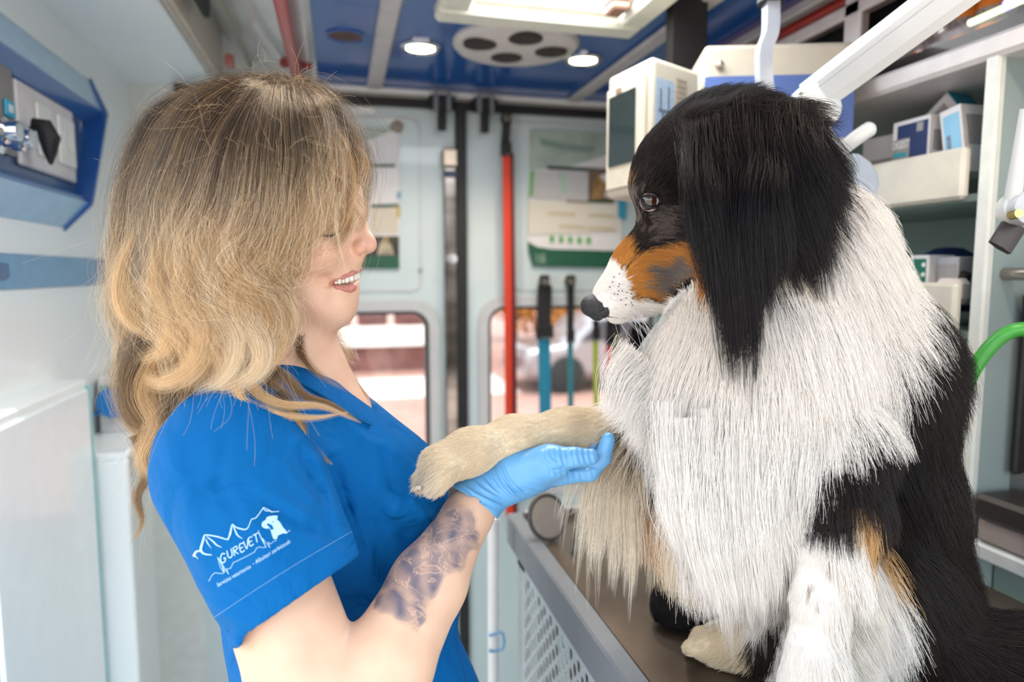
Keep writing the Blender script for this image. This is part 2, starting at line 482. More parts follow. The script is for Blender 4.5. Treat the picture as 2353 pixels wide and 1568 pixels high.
red_rail = mat('red_rail', (0.50, 0.035, 0.025), 0.3, var=0.06, coat=0.4)
blue_pan = mat('blue_housing', (0.035, 0.14, 0.42), 0.22, var=0.05, coat=0.5)
blue_pale = mat('pale_blue_cover', (0.30, 0.52, 0.74), 0.2, var=0.05, coat=0.5)
blue_stripe = mat('blue_stripe', (0.13, 0.33, 0.56), 0.25, var=0.05, coat=0.4)
grey_green = mat('grey_green_board', (0.30, 0.41, 0.39), 0.45, var=0.05, scale=6)
grey_green_l = mat('pale_grey_green_board', (0.34, 0.42, 0.42), 0.4, var=0.04, scale=6)
paper = mat('paper', (0.78, 0.77, 0.78), 0.7, var=0.04)
dark_hole = mat('dark_cavity', (0.035, 0.02, 0.016), 0.6, var=0.2)
lamp_white = mat('lamp_white', (0.83, 0.86, 0.85), 0.25, var=0.02, coat=0.3)
clear = glass_mat('clear_glass')

def S(o): o['kind'] = 'structure'; return o
ZC = 1.915
# ================================================================== SHELL
mb = MB(); mb.box((-0.60, -1.2, -0.06), (1.30, 2.06, 0.0)); S(mb.build('floor', mat('grey_floor', (0.70, 0.72, 0.73), 0.5, var=0.1, scale=80, bump=0.1)))
mb = MB(); mb.box((-0.04, -0.5, ZC), (0.86, 2.0, ZC + 0.03)); S(mb.build('ceiling', blue_ceil))
mb = MB()
# white curved shoulder between the blue ceiling and the left lockers
prof = [(-0.04, 1.917), (-0.055, 1.905), (-0.10, 1.915), (-0.17, 1.945), (-0.235, 1.985), (-0.30, 2.05)]
vs = []; n_ = len(prof)
for y in (-0.5, 2.0):
    vs += [(x, y, z) for x, z in prof] + [(x, y, z + 0.02) for x, z in prof[::-1]]
fs = [(i, (i + 1) % (2 * n_), 2 * n_ + (i + 1) % (2 * n_), 2 * n_ + i) for i in range(2 * n_)] + [tuple(range(2 * n_)), tuple(range(2 * n_, 4 * n_))]
mb.add(vs, fs, True); S(mb.build('trim_1', mat('glossy_white_shoulder', (0.72, 0.74, 0.74), 0.12, var=0.12, scale=7, coat=0.5)))
mb = MB(); mb.box((-0.57, 1.0, 0), (-0.51, 2.0, 2.05)); S(mb.build('wall_left', white_wall))
mb = MB(); mb.box((-0.52, -0.5, 1.888), (-0.302, 2.0, 2.06)); S(mb.build('trim_2', white_wall))
mb = MB(); mb.box((-0.302, -0.5, 1.884), (-0.290, 2.0, 1.902)); mb.box((-0.29, -0.5, 1.90), (-0.284, 2.0, 2.06))
S(mb.build('trim_3', mat('warm_white_edge', (0.78, 0.72, 0.62), 0.35)))
mb = MB(); mb.box((-0.297, -0.5, 1.8835), (-0.293, 2.0, 1.8845)); S(mb.build('trim_4', grey_paint))
mb = MB(); mb.box((1.23, 0.30, 0), (1.29, 2.0, 2.05)); S(mb.build('wall_right', white_wall))
mb = MB(); mb.box((0.86, -0.5, ZC + 0.005), (1.29, 2.0, 2.0)); S(mb.build('trim_5', white_pl))
# rear wall: side pillars and header
mb = MB(); mb.box((-0.51, 2.0, 0), (-0.39, 2.06, 1.886)); mb.box((1.09, 2.0, 0), (1.23, 2.06, 1.886)); mb.box((-0.51, 2.0, 1.886), (1.23, 2.06, 2.06))
S(mb.build('wall_rear', mat('header_white', (0.70, 0.74, 0.72), 0.3, var=0.05)))
mb = MB(); mb.tube([(-0.39, 1.985, 1.906), (1.09, 1.985, 1.906)], 0.010, 10); S(mb.build('trim_6', white_pl))
mb = MB(); mb.box((-0.40, 1.975, 1.864), (1.10, 2.0, 1.886)); mb.box((0.335, 1.978, 0.05), (0.366, 2.0, 1.864)); S(mb.build('trim_7', black_rub))

def rrect(x0, x1, z0, z1, r, n=8):
    P = []
    for cx, cz, a0 in ((x1 - r, z1 - r, 0), (x0 + r, z1 - r, 90), (x0 + r, z0 + r, 180), (x1 - r, z0 + r, 270)):
        for i in range(n + 1):
            a = math.radians(a0 + 90 * i / n); P.append((cx + r * math.cos(a), cz + r * math.sin(a)))
    return P
def ring(mb, outer, inner, y0, y1, smooth=False):
    """a flat ring between two outlines of equal point count, in the X-Z plane, from y0 to y1"""
    n = len(outer); vs = []
    for y in (y0, y1):
        vs += [(x, y, z) for x, z in outer] + [(x, y, z) for x, z in inner]
    fs = []
    for i in range(n):
        j = (i + 1) % n
        fs += [(i, j, n + j, n + i), (2 * n + i, 3 * n + i, 3 * n + j, 2 * n + j), (i, 2 * n + i, 2 * n + j, j), (n + i, n + j, 3 * n + j, 3 * n + i)]
    mb.add(vs, fs, smooth)
def outer_rect(x0, x1, z0, z1, inner):
    """project inner outline radially on a rectangle"""
    cx, cz = (inner[0][0] * 0 + sum(p[0] for p in inner) / len(inner)), sum(p[1] for p in inner) / len(inner)
    out = []
    ks = len(inner) // 4
    for q, (X, Z) in enumerate(((x1, z1), (x0, z1), (x0, z0), (x1, z0))):
        seg = inner[q * ks:(q + 1) * ks]
        for i, p in enumerate(seg):
            t = i / (ks - 1)
            if q == 0: o = (x1, p[1] + (z1 - p[1]) * min(1, 2 * t)) if t < .5 else (p[0] + (x1 - p[0]) * min(1, 2 - 2 * t), z1)
            elif q == 1: o = (p[0] + (x0 - p[0]) * min(1, 2 * t), z1) if t < .5 else (x0, p[1] + (z1 - p[1]) * min(1, 2 - 2 * t))
            elif q == 2: o = (x0, p[1] + (z0 - p[1]) * min(1, 2 * t)) if t < .5 else (p[0] + (x0 - p[0]) * min(1, 2 - 2 * t), z0)
            else: o = (p[0] + (x1 - p[0]) * min(1, 2 * t), z0) if t < .5 else (x1, p[1] + (z0 - p[1]) * min(1, 2 - 2 * t))
            out.append(o)
    return out
gasket = mat('window_gasket', (0.03, 0.03, 0.032), 0.5)
wframe = mat('window_surround', (0.56, 0.57, 0.58), 0.3, var=0.03, coat=0.3)
def rear_door(i, x0, x1, wx0, wx1, wz0, wz1):
    inner = rrect(wx0 - 0.03, wx1 + 0.03, wz0 - 0.03, wz1 + 0.03, 0.075)
    mb = MB(); ring(mb, outer_rect(x0, x1, 0.05, 1.864, inner), inner, 2.0, 2.045)
    d = S(mb.build('door_%d' % i, door_white))
    i2 = rrect(wx0, wx1, wz0, wz1, 0.05)
    mb = MB(); ring(mb, rrect(wx0 - 0.03, wx1 + 0.03, wz0 - 0.03, wz1 + 0.03, 0.075), i2, 1.985, 2.05); f = mb.build('window_frame', wframe, d)
    mb = MB(); ring(mb, rrect(wx0, wx1, wz0, wz1, 0.05), rrect(wx0 + 0.009, wx1 - 0.009, wz0 + 0.009, wz1 - 0.009, 0.042), 1.99, 2.04); mb.build('gasket', gasket, d)
    mb = MB(); mb.prism([(x, 2.018, z) for x, z in i2], (0, 0.004, 0)); mb.build('pane', clear, d)
    # pressed outline of the door lining above the window
    return d
d1 = rear_door(1, -0.39, 0.335, -0.28, 0.253, 0.74, 1.290)
d2 = rear_door(2, 0.366, 1.09, 0.430, 0.98, 0.74, 1.300)
mb = MB(); ring(mb, rrect(0.505, 1.02, 1.345, 1.845, 0.03), rrect(0.511, 1.014, 1.351, 1.839, 0.026), 1.996, 2.0); mb.build('pressed_outline', wframe, d2)
mb = MB(); ring(mb, rrect(-0.34, 0.235, 1.345, 1.835, 0.03), rrect(-0.334, 0.229, 1.351, 1.829, 0.026), 1.996, 2.0); mb.build('pressed_outline', wframe, d1)
c = on(1, 912, 291, 1.99); mb = MB(); mb.lathe(c, (0, 1, 0), [(0.010, -0.006), (0.016, -0.004), (0.018, 0.01)], 24); mb.build('lock_button', mat('lock_brown', (0.30, 0.24, 0.19), 0.5), d1)
c = on(1, 966, 622, 1.997); mb = MB(); mb.lathe(c, (0, 1, 0), [(0.005, -0.004), (0.008, 0.003)], 16); mb.build('screw', chrome, d1)

# ================================================================== THINGS ON THE REAR DOORS
# chrome lock rod on the left leaf
r_ = root('lock_rod', (0.318, 1.985, 0.45), 'tall polished steel lock rod on the rear door beside the black centre seal', 'door rod')
mb = MB(); mb.box((0.298, 1.968, 0.45), (0.334, 1.985, 1.70), bev=0.004)
mb.build('rod_cover', mat('polished_steel', (0.42, 0.38, 0.36), 0.16, metal=1.0, var=0.35, scale=5, stretch=(1, 1, 3)), r_)
mb = MB(); mb.box((0.294, 1.962, 1.70), (0.338, 1.99, 1.752), bev=0.005); mb.build('rod_guide', mat('tan_metal', (0.52, 0.42, 0.34), 0.35, metal=0.7), r_)
mb = MB(); mb.box((0.296, 1.960, 1.672), (0.336, 1.968, 1.690), bev=0.002); mb.build('clasp', mat('navy_plastic', (0.01, 0.03, 0.09), 0.4), r_)
mb = MB(); mb.tube([(0.318, 1.955, 1.44), (0.318, 1.985, 1.44)], 0.014, 16); mb.build('rivet', chrome, r_)
# black stays hanging from the header seal
for nm, px, lab in (('left', 1015, 'black door stay clamp just left of the centre seal'), ('right', 1114, 'black door stay clamp just right of the centre seal')):
    c = on(1, px, 240, 1.955)
    r_ = root('door_stay', (c[0], 1.955, 1.79), lab, 'clamp')
    mb = MB(); mb.box((c[0] - 0.036, 1.945, 1.855), (c[0] + 0.036, 1.976, 1.893), bev=0.005); mb.build('clamp_body', black_rub, r_)
    mb = MB(); mb.box((c[0] - 0.024, 1.936, 1.85), (c[0] - 0.012, 1.946, 1.90), bev=0.002); mb.box((c[0] + 0.012, 1.936, 1.85), (c[0] + 0.024, 1.946, 1.90), bev=0.002); mb.build('clip', grey_paint, r_)
    mb = MB(); mb.tube([(c[0], 1.955, 1.858), (c[0], 1.955, 1.825), (c[0], 1.958, 1.798)], [0.012, 0.013, 0.012], 14); mb.build('plunger', black_rub, r_)

def poly_on_door(pts, y=1.99, th=0.002):
    return [on(1, x, yy, y) for x, yy in pts]
def sheet(name, pts, mt, parent, y, th=0.0015):
    mb = MB(); mb.prism(poly_on_door(pts, y), (0, th, 0)); return mb.build(name, mt, parent)
green_dk = mat('poster_dark_green', (0.012, 0.10, 0.055), 0.5)
green_pale = mat('poster_pale_green', (0.42, 0.52, 0.45), 0.6, var=0.15, scale=12)
green_lt = mat('poster_leaf_green', (0.13, 0.42, 0.12), 0.6)
print_grey = mat('print_grey', (0.58, 0.57, 0.58), 0.7, var=0.12, scale=120)
tan_print = mat('print_tan', (0.62, 0.54, 0.40), 0.7, var=0.12, scale=90)
r_ = root('wall_calendar', on(1, 1315, 615, 1.99), 'large wall calendar with green top and dark green foot on the right rear door', 'calendar')
sheet('backing_sheet', [(1216, 302), (1428, 310), (1428, 612), (1222, 612), (1212, 545)], paper, r_, 1.993)
sheet('top_banner', [(1218, 298), (1428, 305), (1428, 345), (1360, 368), (1300, 385), (1216, 390)], green_pale, r_, 1.991)
sheet('banner_grey_green_stripe', [(1240, 318), (1300, 330), (1370, 338), (1360, 352), (1300, 346), (1245, 334)], mat('poster_grey_green', (0.22, 0.32, 0.27), 0.6), r_, 1.9895)  # grey-green stripe across the banner
sheet('dark_header', [(1258, 381), (1420, 389), (1420, 397), (1258, 389)], mat('print_near_black', (0.03, 0.05, 0.05), 0.6), r_, 1.989)
sheet('month_sheet', [(1219, 392), (1352, 396), (1352, 462), (1214, 456)], print_grey, r_, 1.9895)
sheet('green_edge', [(1218, 392), (1227, 392), (1225, 450), (1217, 450)], green_lt, r_, 1.988)
sheet('pale_green_column', [(1285, 398), (1306, 399), (1302, 445), (1286, 443)], mat('print_mint', (0.42, 0.56, 0.47), 0.7), r_, 1.9885)
sheet('picture', [(1353, 388), (1415, 390), (1413, 468), (1352, 466)], mat('print_brown_picture', (0.20, 0.13, 0.09), 0.6, var=0.3, scale=20), r_, 1.9885)
sheet('picture_animal', [(1362, 420), (1375, 402), (1392, 400), (1398, 425), (1388, 455), (1358, 460)], mat('print_ginger', (0.42, 0.24, 0.09), 0.6, var=0.3, scale=30), r_, 1.987)
sheet('picture_white', [(1378, 405), (1390, 398), (1402, 408), (1406, 440), (1404, 455), (1390, 452), (1396, 425)], paper, r_, 1.9862)
sheet('picture_foot', [(1352, 460), (1404, 463), (1404, 468), (1352, 466)], green_dk, r_, 1.9865)
sheet('date_grid', [(1216, 462), (1420, 468), (1420, 532), (1213, 540)], mat('print_cream', (0.72, 0.68, 0.60), 0.7, var=0.05, scale=150), r_, 1.9893)
for x0, y0 in ((1260, 486), (1352, 490), (1285, 516), (1352, 520)):
    sheet('date_row', [(x0, y0), (x0 + 62, y0 + 3), (x0 + 62, y0 + 12), (x0, y0 + 9)], tan_print, r_, 1.9885)
sheet('title_row', [(1302, 458), (1352, 461), (1352, 469), (1302, 466)], mat('print_taupe', (0.38, 0.33, 0.28), 0.7), r_, 1.988)
for k in range(5):
    x = 1268 + 21 * k; sheet('leaf_mark', [(x - 5, 545 + k), (x, 540 + k), (x + 6, 546 + k), (x + 5, 556 + k), (x - 3, 557 + k)], green_lt, r_, 1.988)
sheet('foot_band', [(1213, 556), (1235, 568), (1270, 573), (1425, 577), (1425, 616), (1224, 612), (1215, 580)], green_dk, r_, 1.9885)
sheet('foot_mark', [(1228, 585), (1252, 582), (1254, 606), (1232, 607)], mat('poster_sage', (0.16, 0.28, 0.20), 0.6, var=0.3, scale=60), r_, 1.9873)
o = sheet('card', [(1421, 418), (1440, 420), (1438, 505), (1418, 500)], mat('card_blue', (0.05, 0.34, 0.50), 0.5), None, 1.9905)
tag(o, 'narrow blue card hanging right beside the large calendar', 'card')
r_ = root('wall_poster', on(1, 860, 620, 1.99), 'white poster with green stripes partly hidden behind the person\'s face', 'poster')
sheet('backing_sheet', [(780, 292), (916, 296), (919, 620), (780, 620)], paper, r_, 1.993)
sheet('top_banner', [(780, 292), (905, 297), (860, 318), (780, 340)], green_pale, r_, 1.991)
sheet('dark_stripe', [(780, 377), (908, 377), (908, 384), (780, 384)], mat('poster_bottle_green', (0.04, 0.11, 0.08), 0.5), r_, 1.991)
sheet('dark_stripe', [(852, 470), (916, 468), (916, 476), (852, 477)], mat('poster_bottle_green', (0.04, 0.11, 0.08), 0.5), r_, 1.991)
sheet('date_block', [(854, 478), (914, 478), (914, 536), (854, 536)], mat('print_buff', (0.66, 0.60, 0.50), 0.7, var=0.06, scale=80), r_, 1.991)
sheet('picture', [(780, 543), (917, 543), (917, 588), (780, 588)], mat('print_dark_picture', (0.05, 0.05, 0.03), 0.5, var=0.3, scale=30), r_, 1.991)
sheet('picture_animal', [(872, 560), (884, 546), (898, 560), (906, 586), (866, 586)], mat('print_pale_dog', (0.55, 0.46, 0.34), 0.6, var=0.3, scale=40), r_, 1.9898)
sheet('picture_ginger_spot', [(880, 544), (893, 544), (892, 556), (882, 554)], mat('print_ginger', (0.42, 0.24, 0.09), 0.6), r_, 1.9892)
sheet('foot_band', [(780, 588), (917, 588), (918, 618), (780, 618)], green_dk, r_, 1.991)
sheet('side_sticker', [(912, 440), (921, 440), (921, 456), (912, 456)], mat('sticker_blue', (0.2, 0.42, 0.6), 0.5), r_, 1.9905)
sheet('side_tab', [(911, 474), (920, 474), (918, 500), (911, 500)], mat('sticker_yellow', (0.55, 0.42, 0.08), 0.5), r_, 1.9905)
o = sheet('label_strip', [(800, 245), (862, 247), (862, 262), (800, 262)], white_pl, None, 1.9885, 0.004); tag(o, 'small white label strip on the rear door above the person\'s head', 'label')

# animal leads hanging on the right door
def lead(px_top, y_top, px_bot, y_bot, width, mt, label, hw=None, edge=None, top_black=None, knob=True):
    a = on(1, px_top, y_top, 1.955); b = on(1, px_bot, y_bot, 1.955)
    r = root('animal_lead', (b[0], 1.955, b[2]), label, 'lead', 'animal leads hanging on the rear door')
    w = width / FPX * 2.0
    def strip(name, p, q, ww, th, m_, dy=0.0):
        mb = MB(); u = np.array([ww / 2, 0, 0]); k = 10; vs = []; fs = []
        for i in range(k + 1):
            t = i / k; c = p + (q - p) * t + np.array([0.0015 * math.sin(5 * t + ww * 300), 0.003 * math.sin(4 * t), 0]); c[1] += dy
            for s1 in (-1, 1):
                for s2 in (-1, 1): vs.append(c + s1 * u + np.array([0, s2 * th / 2, 0]))
        for i in range(k):
            o = 4 * i
            for x, y in ((0, 1), (1, 3), (3, 2), (2, 0)): fs.append((o + x, o + y, o + 4 + y, o + 4 + x))
        fs += [(0, 1, 3, 2), (4 * k, 4 * k + 1, 4 * k + 3, 4 * k + 2)]
        mb.add(vs, fs); return mb.build(name, m_, r)
    ts = a.copy()
    if top_black:
        t = on(1, px_top, top_black, 1.955); strip('black_loop', t, a, w * 1.15, 0.006, black_rub); ts = t
        mb = MB(); mb.box((a[0] - w * 0.7, 1.945, a[2] - 0.012), (a[0] + w * 0.7, 1.962, a[2] + 0.03), bev=0.004); mb.build('buckle', black_rub, r)
        mb = MB(); mb.tube([(a[0] - w * 0.4, 1.94, a[2] - 0.008), (a[0] + w * 0.4, 1.94, a[2] - 0.008)], 0.003, 8); mb.build('ring', chrome, r)
    strip('strap', a, b, w, 0.003, mt)
    if edge: strip('strap_edge', a + np.array([w * 0.75, 0.004, 0]), b + np.array([w * 0.75, 0.004, 0]), w * 0.8, 0.003, edge)
    if knob:
        mb = MB(); mb.tube([(ts[0], 1.955, ts[2] + 0.03), (ts[0], 1.955, ts[2] + 0.012), (ts[0], 1.955, ts[2] - 0.01)], [0.014, 0.017, 0.012], 14); mb.build('snap_hook', black_rub, r)
        mb = MB(); mb.tube([(ts[0], 1.94, ts[2] + 0.012), (ts[0], 2.0, ts[2] + 0.012)], 0.009, 12); mb.build('hook_pin', mat('hook_beige', (0.6, 0.52, 0.42), 0.4), r)
web_red = mat('webbing_red', (0.72, 0.045, 0.012), 0.6, bump=0.3, bscale=300)
lead(1163, 350, 1172, 1185, 17, web_red, 'long bright red lead hanging in front of the right rear window', edge=mat('webbing_dark_red', (0.12, 0.006, 0.01), 0.6), top_black=282)
lead(1251, 770, 1253, 1060, 30, mat('webbing_blue', (0.02, 0.25, 0.40), 0.6, bump=0.3, bscale=300), 'wide blue lead with black buckle, second from the centre seal', top_black=655)
lead(1311, 780, 1311, 1060, 14, mat('webbing_teal', (0.04, 0.23, 0.28), 0.6, bump=0.3, bscale=300), 'narrow teal lead with black hook beside the wide blue one', top_black=655)
lead(1369, 775, 1371, 1060, 13, mat('webbing_lime', (0.42, 0.52, 0.02), 0.6, bump=0.3, bscale=300), 'narrow lime yellow lead in front of the right rear window', top_black=735, knob=False)
lead(1401, 785, 1398, 1050, 15, web_red, 'short orange red lead nearest the dog\'s chest', top_black=735, knob=False)
lead(1418, 760, 1414, 1050, 12, mat('webbing_olive', (0.20, 0.22, 0.02), 0.6, bump=0.3, bscale=300), 'olive green lead rightmost behind the dog\'s chest', top_black=720, knob=False)

# ================================================================== CEILING FITTINGS
for x, lab in ((0.109, 'grey ceiling slat left of the lit spotlights'), (0.688, 'grey ceiling slat right of the round vent')):
    mb = MB(); mb.box((x - 0.021, -0.5, ZC - 0.012), (x + 0.021, 1.99, ZC), bev=0.005)
    tag(mb.build('ceiling_slat', slat_gray), lab, 'ceiling slat', 'grey slats along the blue ceiling')
def downlight(px, py, lab, c=None):
    c = on(2, px, py, ZC - 0.004) if c is None else c
    r = root('ceiling_spotlight', (c[0], c[1], ZC - 0.01), lab, 'spotlight', 'recessed ceiling spotlights')
    mb = MB(); mb.lathe((c[0], c[1], ZC), (0, 0, -1), [(0.046, 0), (0.046, 0.004), (0.040, 0.009), (0.033, 0.006), (0.031, 0.001)], 36); mb.build('bezel', chrome, r)
    mb = MB(); mb.lathe((c[0], c[1], ZC - 0.004), (0, 0, -1), [(0.001, 0.002), (0.031, 0.002), (0.031, 0.0), (0.001, 0.0)][::-1], 32)
    mb.build('diffuser', mat('lamp_glow', (1, 0.9, 0.75), 0.5, emit=(1.0, 0.84, 0.60, 6.0)), r)
    l = bpy.data.lights.new('spotlight_light', 'SPOT'); l.energy = 3.5; l.color = (1.0, 0.80, 0.58); l.spot_size = math.radians(130); l.spot_blend = 0.6; l.shadow_soft_size = 0.03
    o = bpy.data.objects.new('spotlight_light', l); COL.objects.link(o); o.location = (c[0], c[1], ZC - 0.016); o.parent = None
downlight(966, 110, 'lit round spotlight left of the round vent')
downlight(1340, 138, 'lit round spotlight right of the round vent')
downlight(0, 0, 'added unseen spotlight at the near left side of the roof hatch', (0.03, 0.85, ZC))  # out of view, added to brighten the middle of the interior
downlight(0, 0, 'added unseen spotlight at the near right side of the roof hatch', (0.66, 0.50, ZC))  # second spotlight added out of view to lift the interior light
c = on(2, 1186, 97, ZC)
r_ = root('ceiling_vent', (c[0], c[1], ZC - 0.02), 'round pinkish white ceiling vent with four dark holes', 'vent')
mb = MB(); mb.lathe((c[0], c[1], ZC), (0, 0, -1), [(0.142, 0), (0.142, 0.006), (0.135, 0.014), (0.10, 0.019), (0.001, 0.020)], 56); mb.build('vent_disc', mat('vent_white', (0.72, 0.66, 0.63), 0.4), r_)
for px, py in ((1103, 101), (1208, 88), (1164, 131), (1266, 118)):
    q = on(2, px, py, ZC - 0.018)
    mb = MB(); mb.lathe((q[0], q[1], ZC - 0.012), (0, 0, -1), [(0.037, 0), (0.037, 0.0085), (0.033, 0.0092), (0.001, 0.0086)], 28); mb.build('vent_hole', dark_hole, r_)
c = on(2, 794, 81, ZC)
r_ = root('ceiling_speaker', (c[0], c[1], ZC - 0.01), 'small dark brown round opening in the blue ceiling near the left slat', 'speaker')
mb = MB(); mb.lathe((c[0], c[1], ZC), (0, 0, -1), [(0.042, 0), (0.042, 0.003), (0.038, 0.004), (0.036, 0.002)], 32); mb.build('rim', blue_ceil, r_)
mb = MB(); mb.lathe((c[0], c[1], ZC), (0, 0, -1), [(0.036, 0), (0.036, 0.002), (0.001, 0.0022)], 32); mb.build('grille', mat('speaker_brown', (0.10, 0.045, 0.035), 0.6, bump=0.5, bscale=400), r_)
# roof hatch
r_ = root('roof_hatch', (0.39, 1.12, ZC - 0.05), 'cream framed roof hatch in the blue ceiling above the dog', 'roof hatch')
mb = MB()
for lo, hi in (((0.19, 1.30, ZC - 0.035), (0.60, 1.365, ZC)), ((0.19, 0.80, ZC - 0.035), (0.25, 1.30, ZC)), ((0.54, 0.80, ZC - 0.035), (0.60, 1.30, ZC)), ((0.19, 0.75, ZC - 0.035), (0.60, 0.80, ZC))):
    mb.box(lo, hi, bev=0.008)
mb.build('hatch_frame', mat('hatch_cream', (0.80, 0.79, 0.68), 0.35), r_)
mb = MB(); mb.box((0.25, 0.80, ZC - 0.01), (0.54, 1.30, ZC - 0.002)); mb.build('hatch_lid', mat('hatch_lid', (0.75, 0.73, 0.68), 0.4, emit=(0.95, 0.97, 1.0, 0.35)), r_)  # the lid's glow is added to light the interior from above
mb = MB(); mb.box((0.50, 1.22, ZC - 0.03), (0.535, 1.27, ZC - 0.01), bev=0.004); mb.build('latch', mat('latch_brown', (0.34, 0.18, 0.12), 0.4), r_)
# red grab rails
r_ = root('grab_rail', (-0.088, 1.2, 1.87), 'red grab rail on the ceiling above the person\'s head', 'grab rail')
mb = MB(); mb.tube([(-0.089, -0.5, 1.885), (-0.088, 1.2, 1.885), (-0.088, 1.93, 1.885), (-0.088, 1.965, 1.895), (-0.088, 1.97, 1.915)], 0.014, 16); mb.build('rail_tube', red_rail, r_)
mb = MB(); mb.box((-0.125, 1.78, 1.895), (-0.05, 1.80, 1.915), bev=0.004); mb.build('rail_bracket', mat('dark_red', (0.25, 0.02, 0.02), 0.4), r_)
r_ = root('grab_rail', (0.91, 1.2, 1.87), 'red grab rail on the ceiling above the glass-fronted cabinet', 'grab rail')
mb = MB(); mb.tube([(0.925, -0.5, 1.895), (0.918, 1.0, 1.895), (0.905, 1.9, 1.895)], 0.019, 16); mb.build('rail_tube', red_rail, r_)
mb = MB(); mb.tube([(0.905, 1.88, 1.895), (0.90, 1.9, 1.935)], 0.012, 12); mb.build('rail_bracket', red_rail, r_)
mb = MB(); mb.box((0.862, -0.5, ZC - 0.022), (0.888, 1.99, ZC + 0.006), bev=0.003); S(mb.build('trim_8', slat_gray))
mb = MB(); mb.box((0.84, -0.5, ZC - 0.004), (0.862, 1.99, ZC + 0.006)); S(mb.build('trim_9', mat('violet_edge', (0.07, 0.05, 0.22), 0.3)))
# fittings on the left shoulder
mb = MB(); mb.box((-0.262, 1.42, 1.93), (-0.246, 1.60, 1.99), bev=0.004); tag(mb.build('locker_handle', black_rub), 'black recessed handle high on the left side above the soffit', 'handle')
mb = MB(); mb.tube([(-0.215, 1.40, 1.945), (-0.212, 1.98, 1.945)], 0.005, 10); tag(mb.build('conduit', mat('khaki_seal', (0.30, 0.30, 0.24), 0.5)), 'thin grey conduit running along the white left ceiling shoulder', 'conduit')
mb = MB(); mb.box((-0.255, 1.83, 1.90), (-0.235, 1.86, 1.93), bev=0.004); tag(mb.build('tail_marker', mat('dull_red', (0.45, 0.16, 0.14), 0.4)), 'small dull red marker at the end of the left soffit', 'marker')
# ================================================================== LEFT WALL
r_ = root('oxygen_panel', (-0.48, 1.3, 1.49), 'long blue service panel with gas and power outlets on the left wall', 'service panel')
mb = MB(); Y0, Y1 = 1.02, 1.70
def extr(prof, y0, y1):
    n = len(prof); vs = [(x, y0, z) for x, z in prof] + [(x, y1, z) for x, z in prof]
    return vs, [tuple(range(n))[::-1], tuple(range(n, 2 * n))] + [(i, (i + 1) % n, n + (i + 1) % n, n + i) for i in range(n)]
def extr2(prof, y0):
    n = len(prof); vs = [(p[0], y0, p[1]) for p in prof] + [(p[0], p[2], p[1]) for p in prof]
    return vs, [tuple(range(n))[::-1], tuple(range(n, 2 * n))] + [(i, (i + 1) % n, n + (i + 1) % n, n + i) for i in range(n)]
ye = lambda z: 1.50 + (z - 1.487) * 0.60
def PR(*q): return [(x, z_, ye(z_)) for x, z_ in q]
mb = MB(); mb.add(*extr2(PR((-0.509, 1.812), (-0.476, 1.742), (-0.480, 1.740), (-0.509, 1.800)), Y0)); mb.build('top_cover', blue_pale, r_)
mb = MB(); mb.add(*extr2(PR((-0.476, 1.742), (-0.473, 1.736), (-0.503, 1.712), (-0.509, 1.712), (-0.509, 1.798), (-0.480, 1.740)), Y0)); mb.build('top_lip', blue_pan, r_)
mb = MB(); mb.add(*extr2(PR((-0.509, 1.562), (-0.503, 1.562), (-0.476, 1.546), (-0.478, 1.541), (-0.509, 1.550)), Y0)); mb.build('bottom_lip', blue_pan, r_)
mb = MB(); mb.add(*extr2(PR((-0.478, 1.542), (-0.474, 1.538), (-0.509, 1.487), (-0.509, 1.549)), Y0)); mb.build('bottom_cover', blue_pale, r_)
mb = MB(); mb.box((-0.509, Y0, 1.550), (-0.503, 1.60, 1.720)); mb.build('back_plate', mat('back_plate_blue', (0.07, 0.13, 0.27), 0.35, coat=0.3), r_)
cp = [(-0.509, 1.820), (-0.470, 1.745), (-0.466, 1.736), (-0.468, 1.540), (-0.470, 1.532), (-0.509, 1.480)]
mb = MB(); n_ = len(cp); mb.add([(x, ye(z_), z_) for x, z_ in cp] + [(x, ye(z_) + 0.010, z_) for x, z_ in cp], [tuple(range(n_))[::-1], tuple(range(n_, 2 * n_))] + [(i, (i + 1) % n_, n_ + (i + 1) % n_, n_ + i) for i in range(n_)])
mb.build('end_cap', mat('end_cap_blue', (0.02, 0.10, 0.36), 0.3, coat=0.4), r_)
def plate(name, y0, y1, z0, z1, x, th, mt, parent, bev=0.003):
    mb = MB(); mb.box((x, y0, z0), (x + th, y1, z1), bev=bev); return mb.build(name, mt, parent)
XP = -0.499
for (x0, x1, ya, yb, nm) in ((-30, 58, 0, 0, 'metal'), ):
    pass
def PX(px, py, X=-0.495): return on(0, px, py, X)
a = PX(42, 300); b = PX(168, 300)
sock = plate('socket_plate', a[1], b[1], 1.575, 1.712, -0.502, 0.008, mat('socket_white', (0.80, 0.77, 0.78), 0.35), r_)
a2 = PX(80, 300); b2 = PX(112, 300); plate('socket', a2[1], b2[1], 1.60, 1.69, -0.494, 0.005, white_pl, sock)
a2 = PX(128, 300); b2 = PX(164, 300); plate('socket', a2[1], b2[1], 1.60, 1.69, -0.494, 0.005, white_pl, sock)
c = PX(148, 345, -0.487); mb = MB(); mb.lathe((-0.489, (a2[1] + b2[1]) / 2, 1.645), (1, 0, 0), [(0.022, -0.001), (0.022, 0.002), (0.018, 0.001), (0.001, 0.0)], 24); mb.build('socket_ring', white_pl, sock)
gas = plate('gas_plate', PX(-60, 300)[1], PX(36, 300)[1], 1.585, 1.722, -0.502, 0.008, mat('gas_plate_grey', (0.36, 0.35, 0.34), 0.4, metal=0.4), r_)
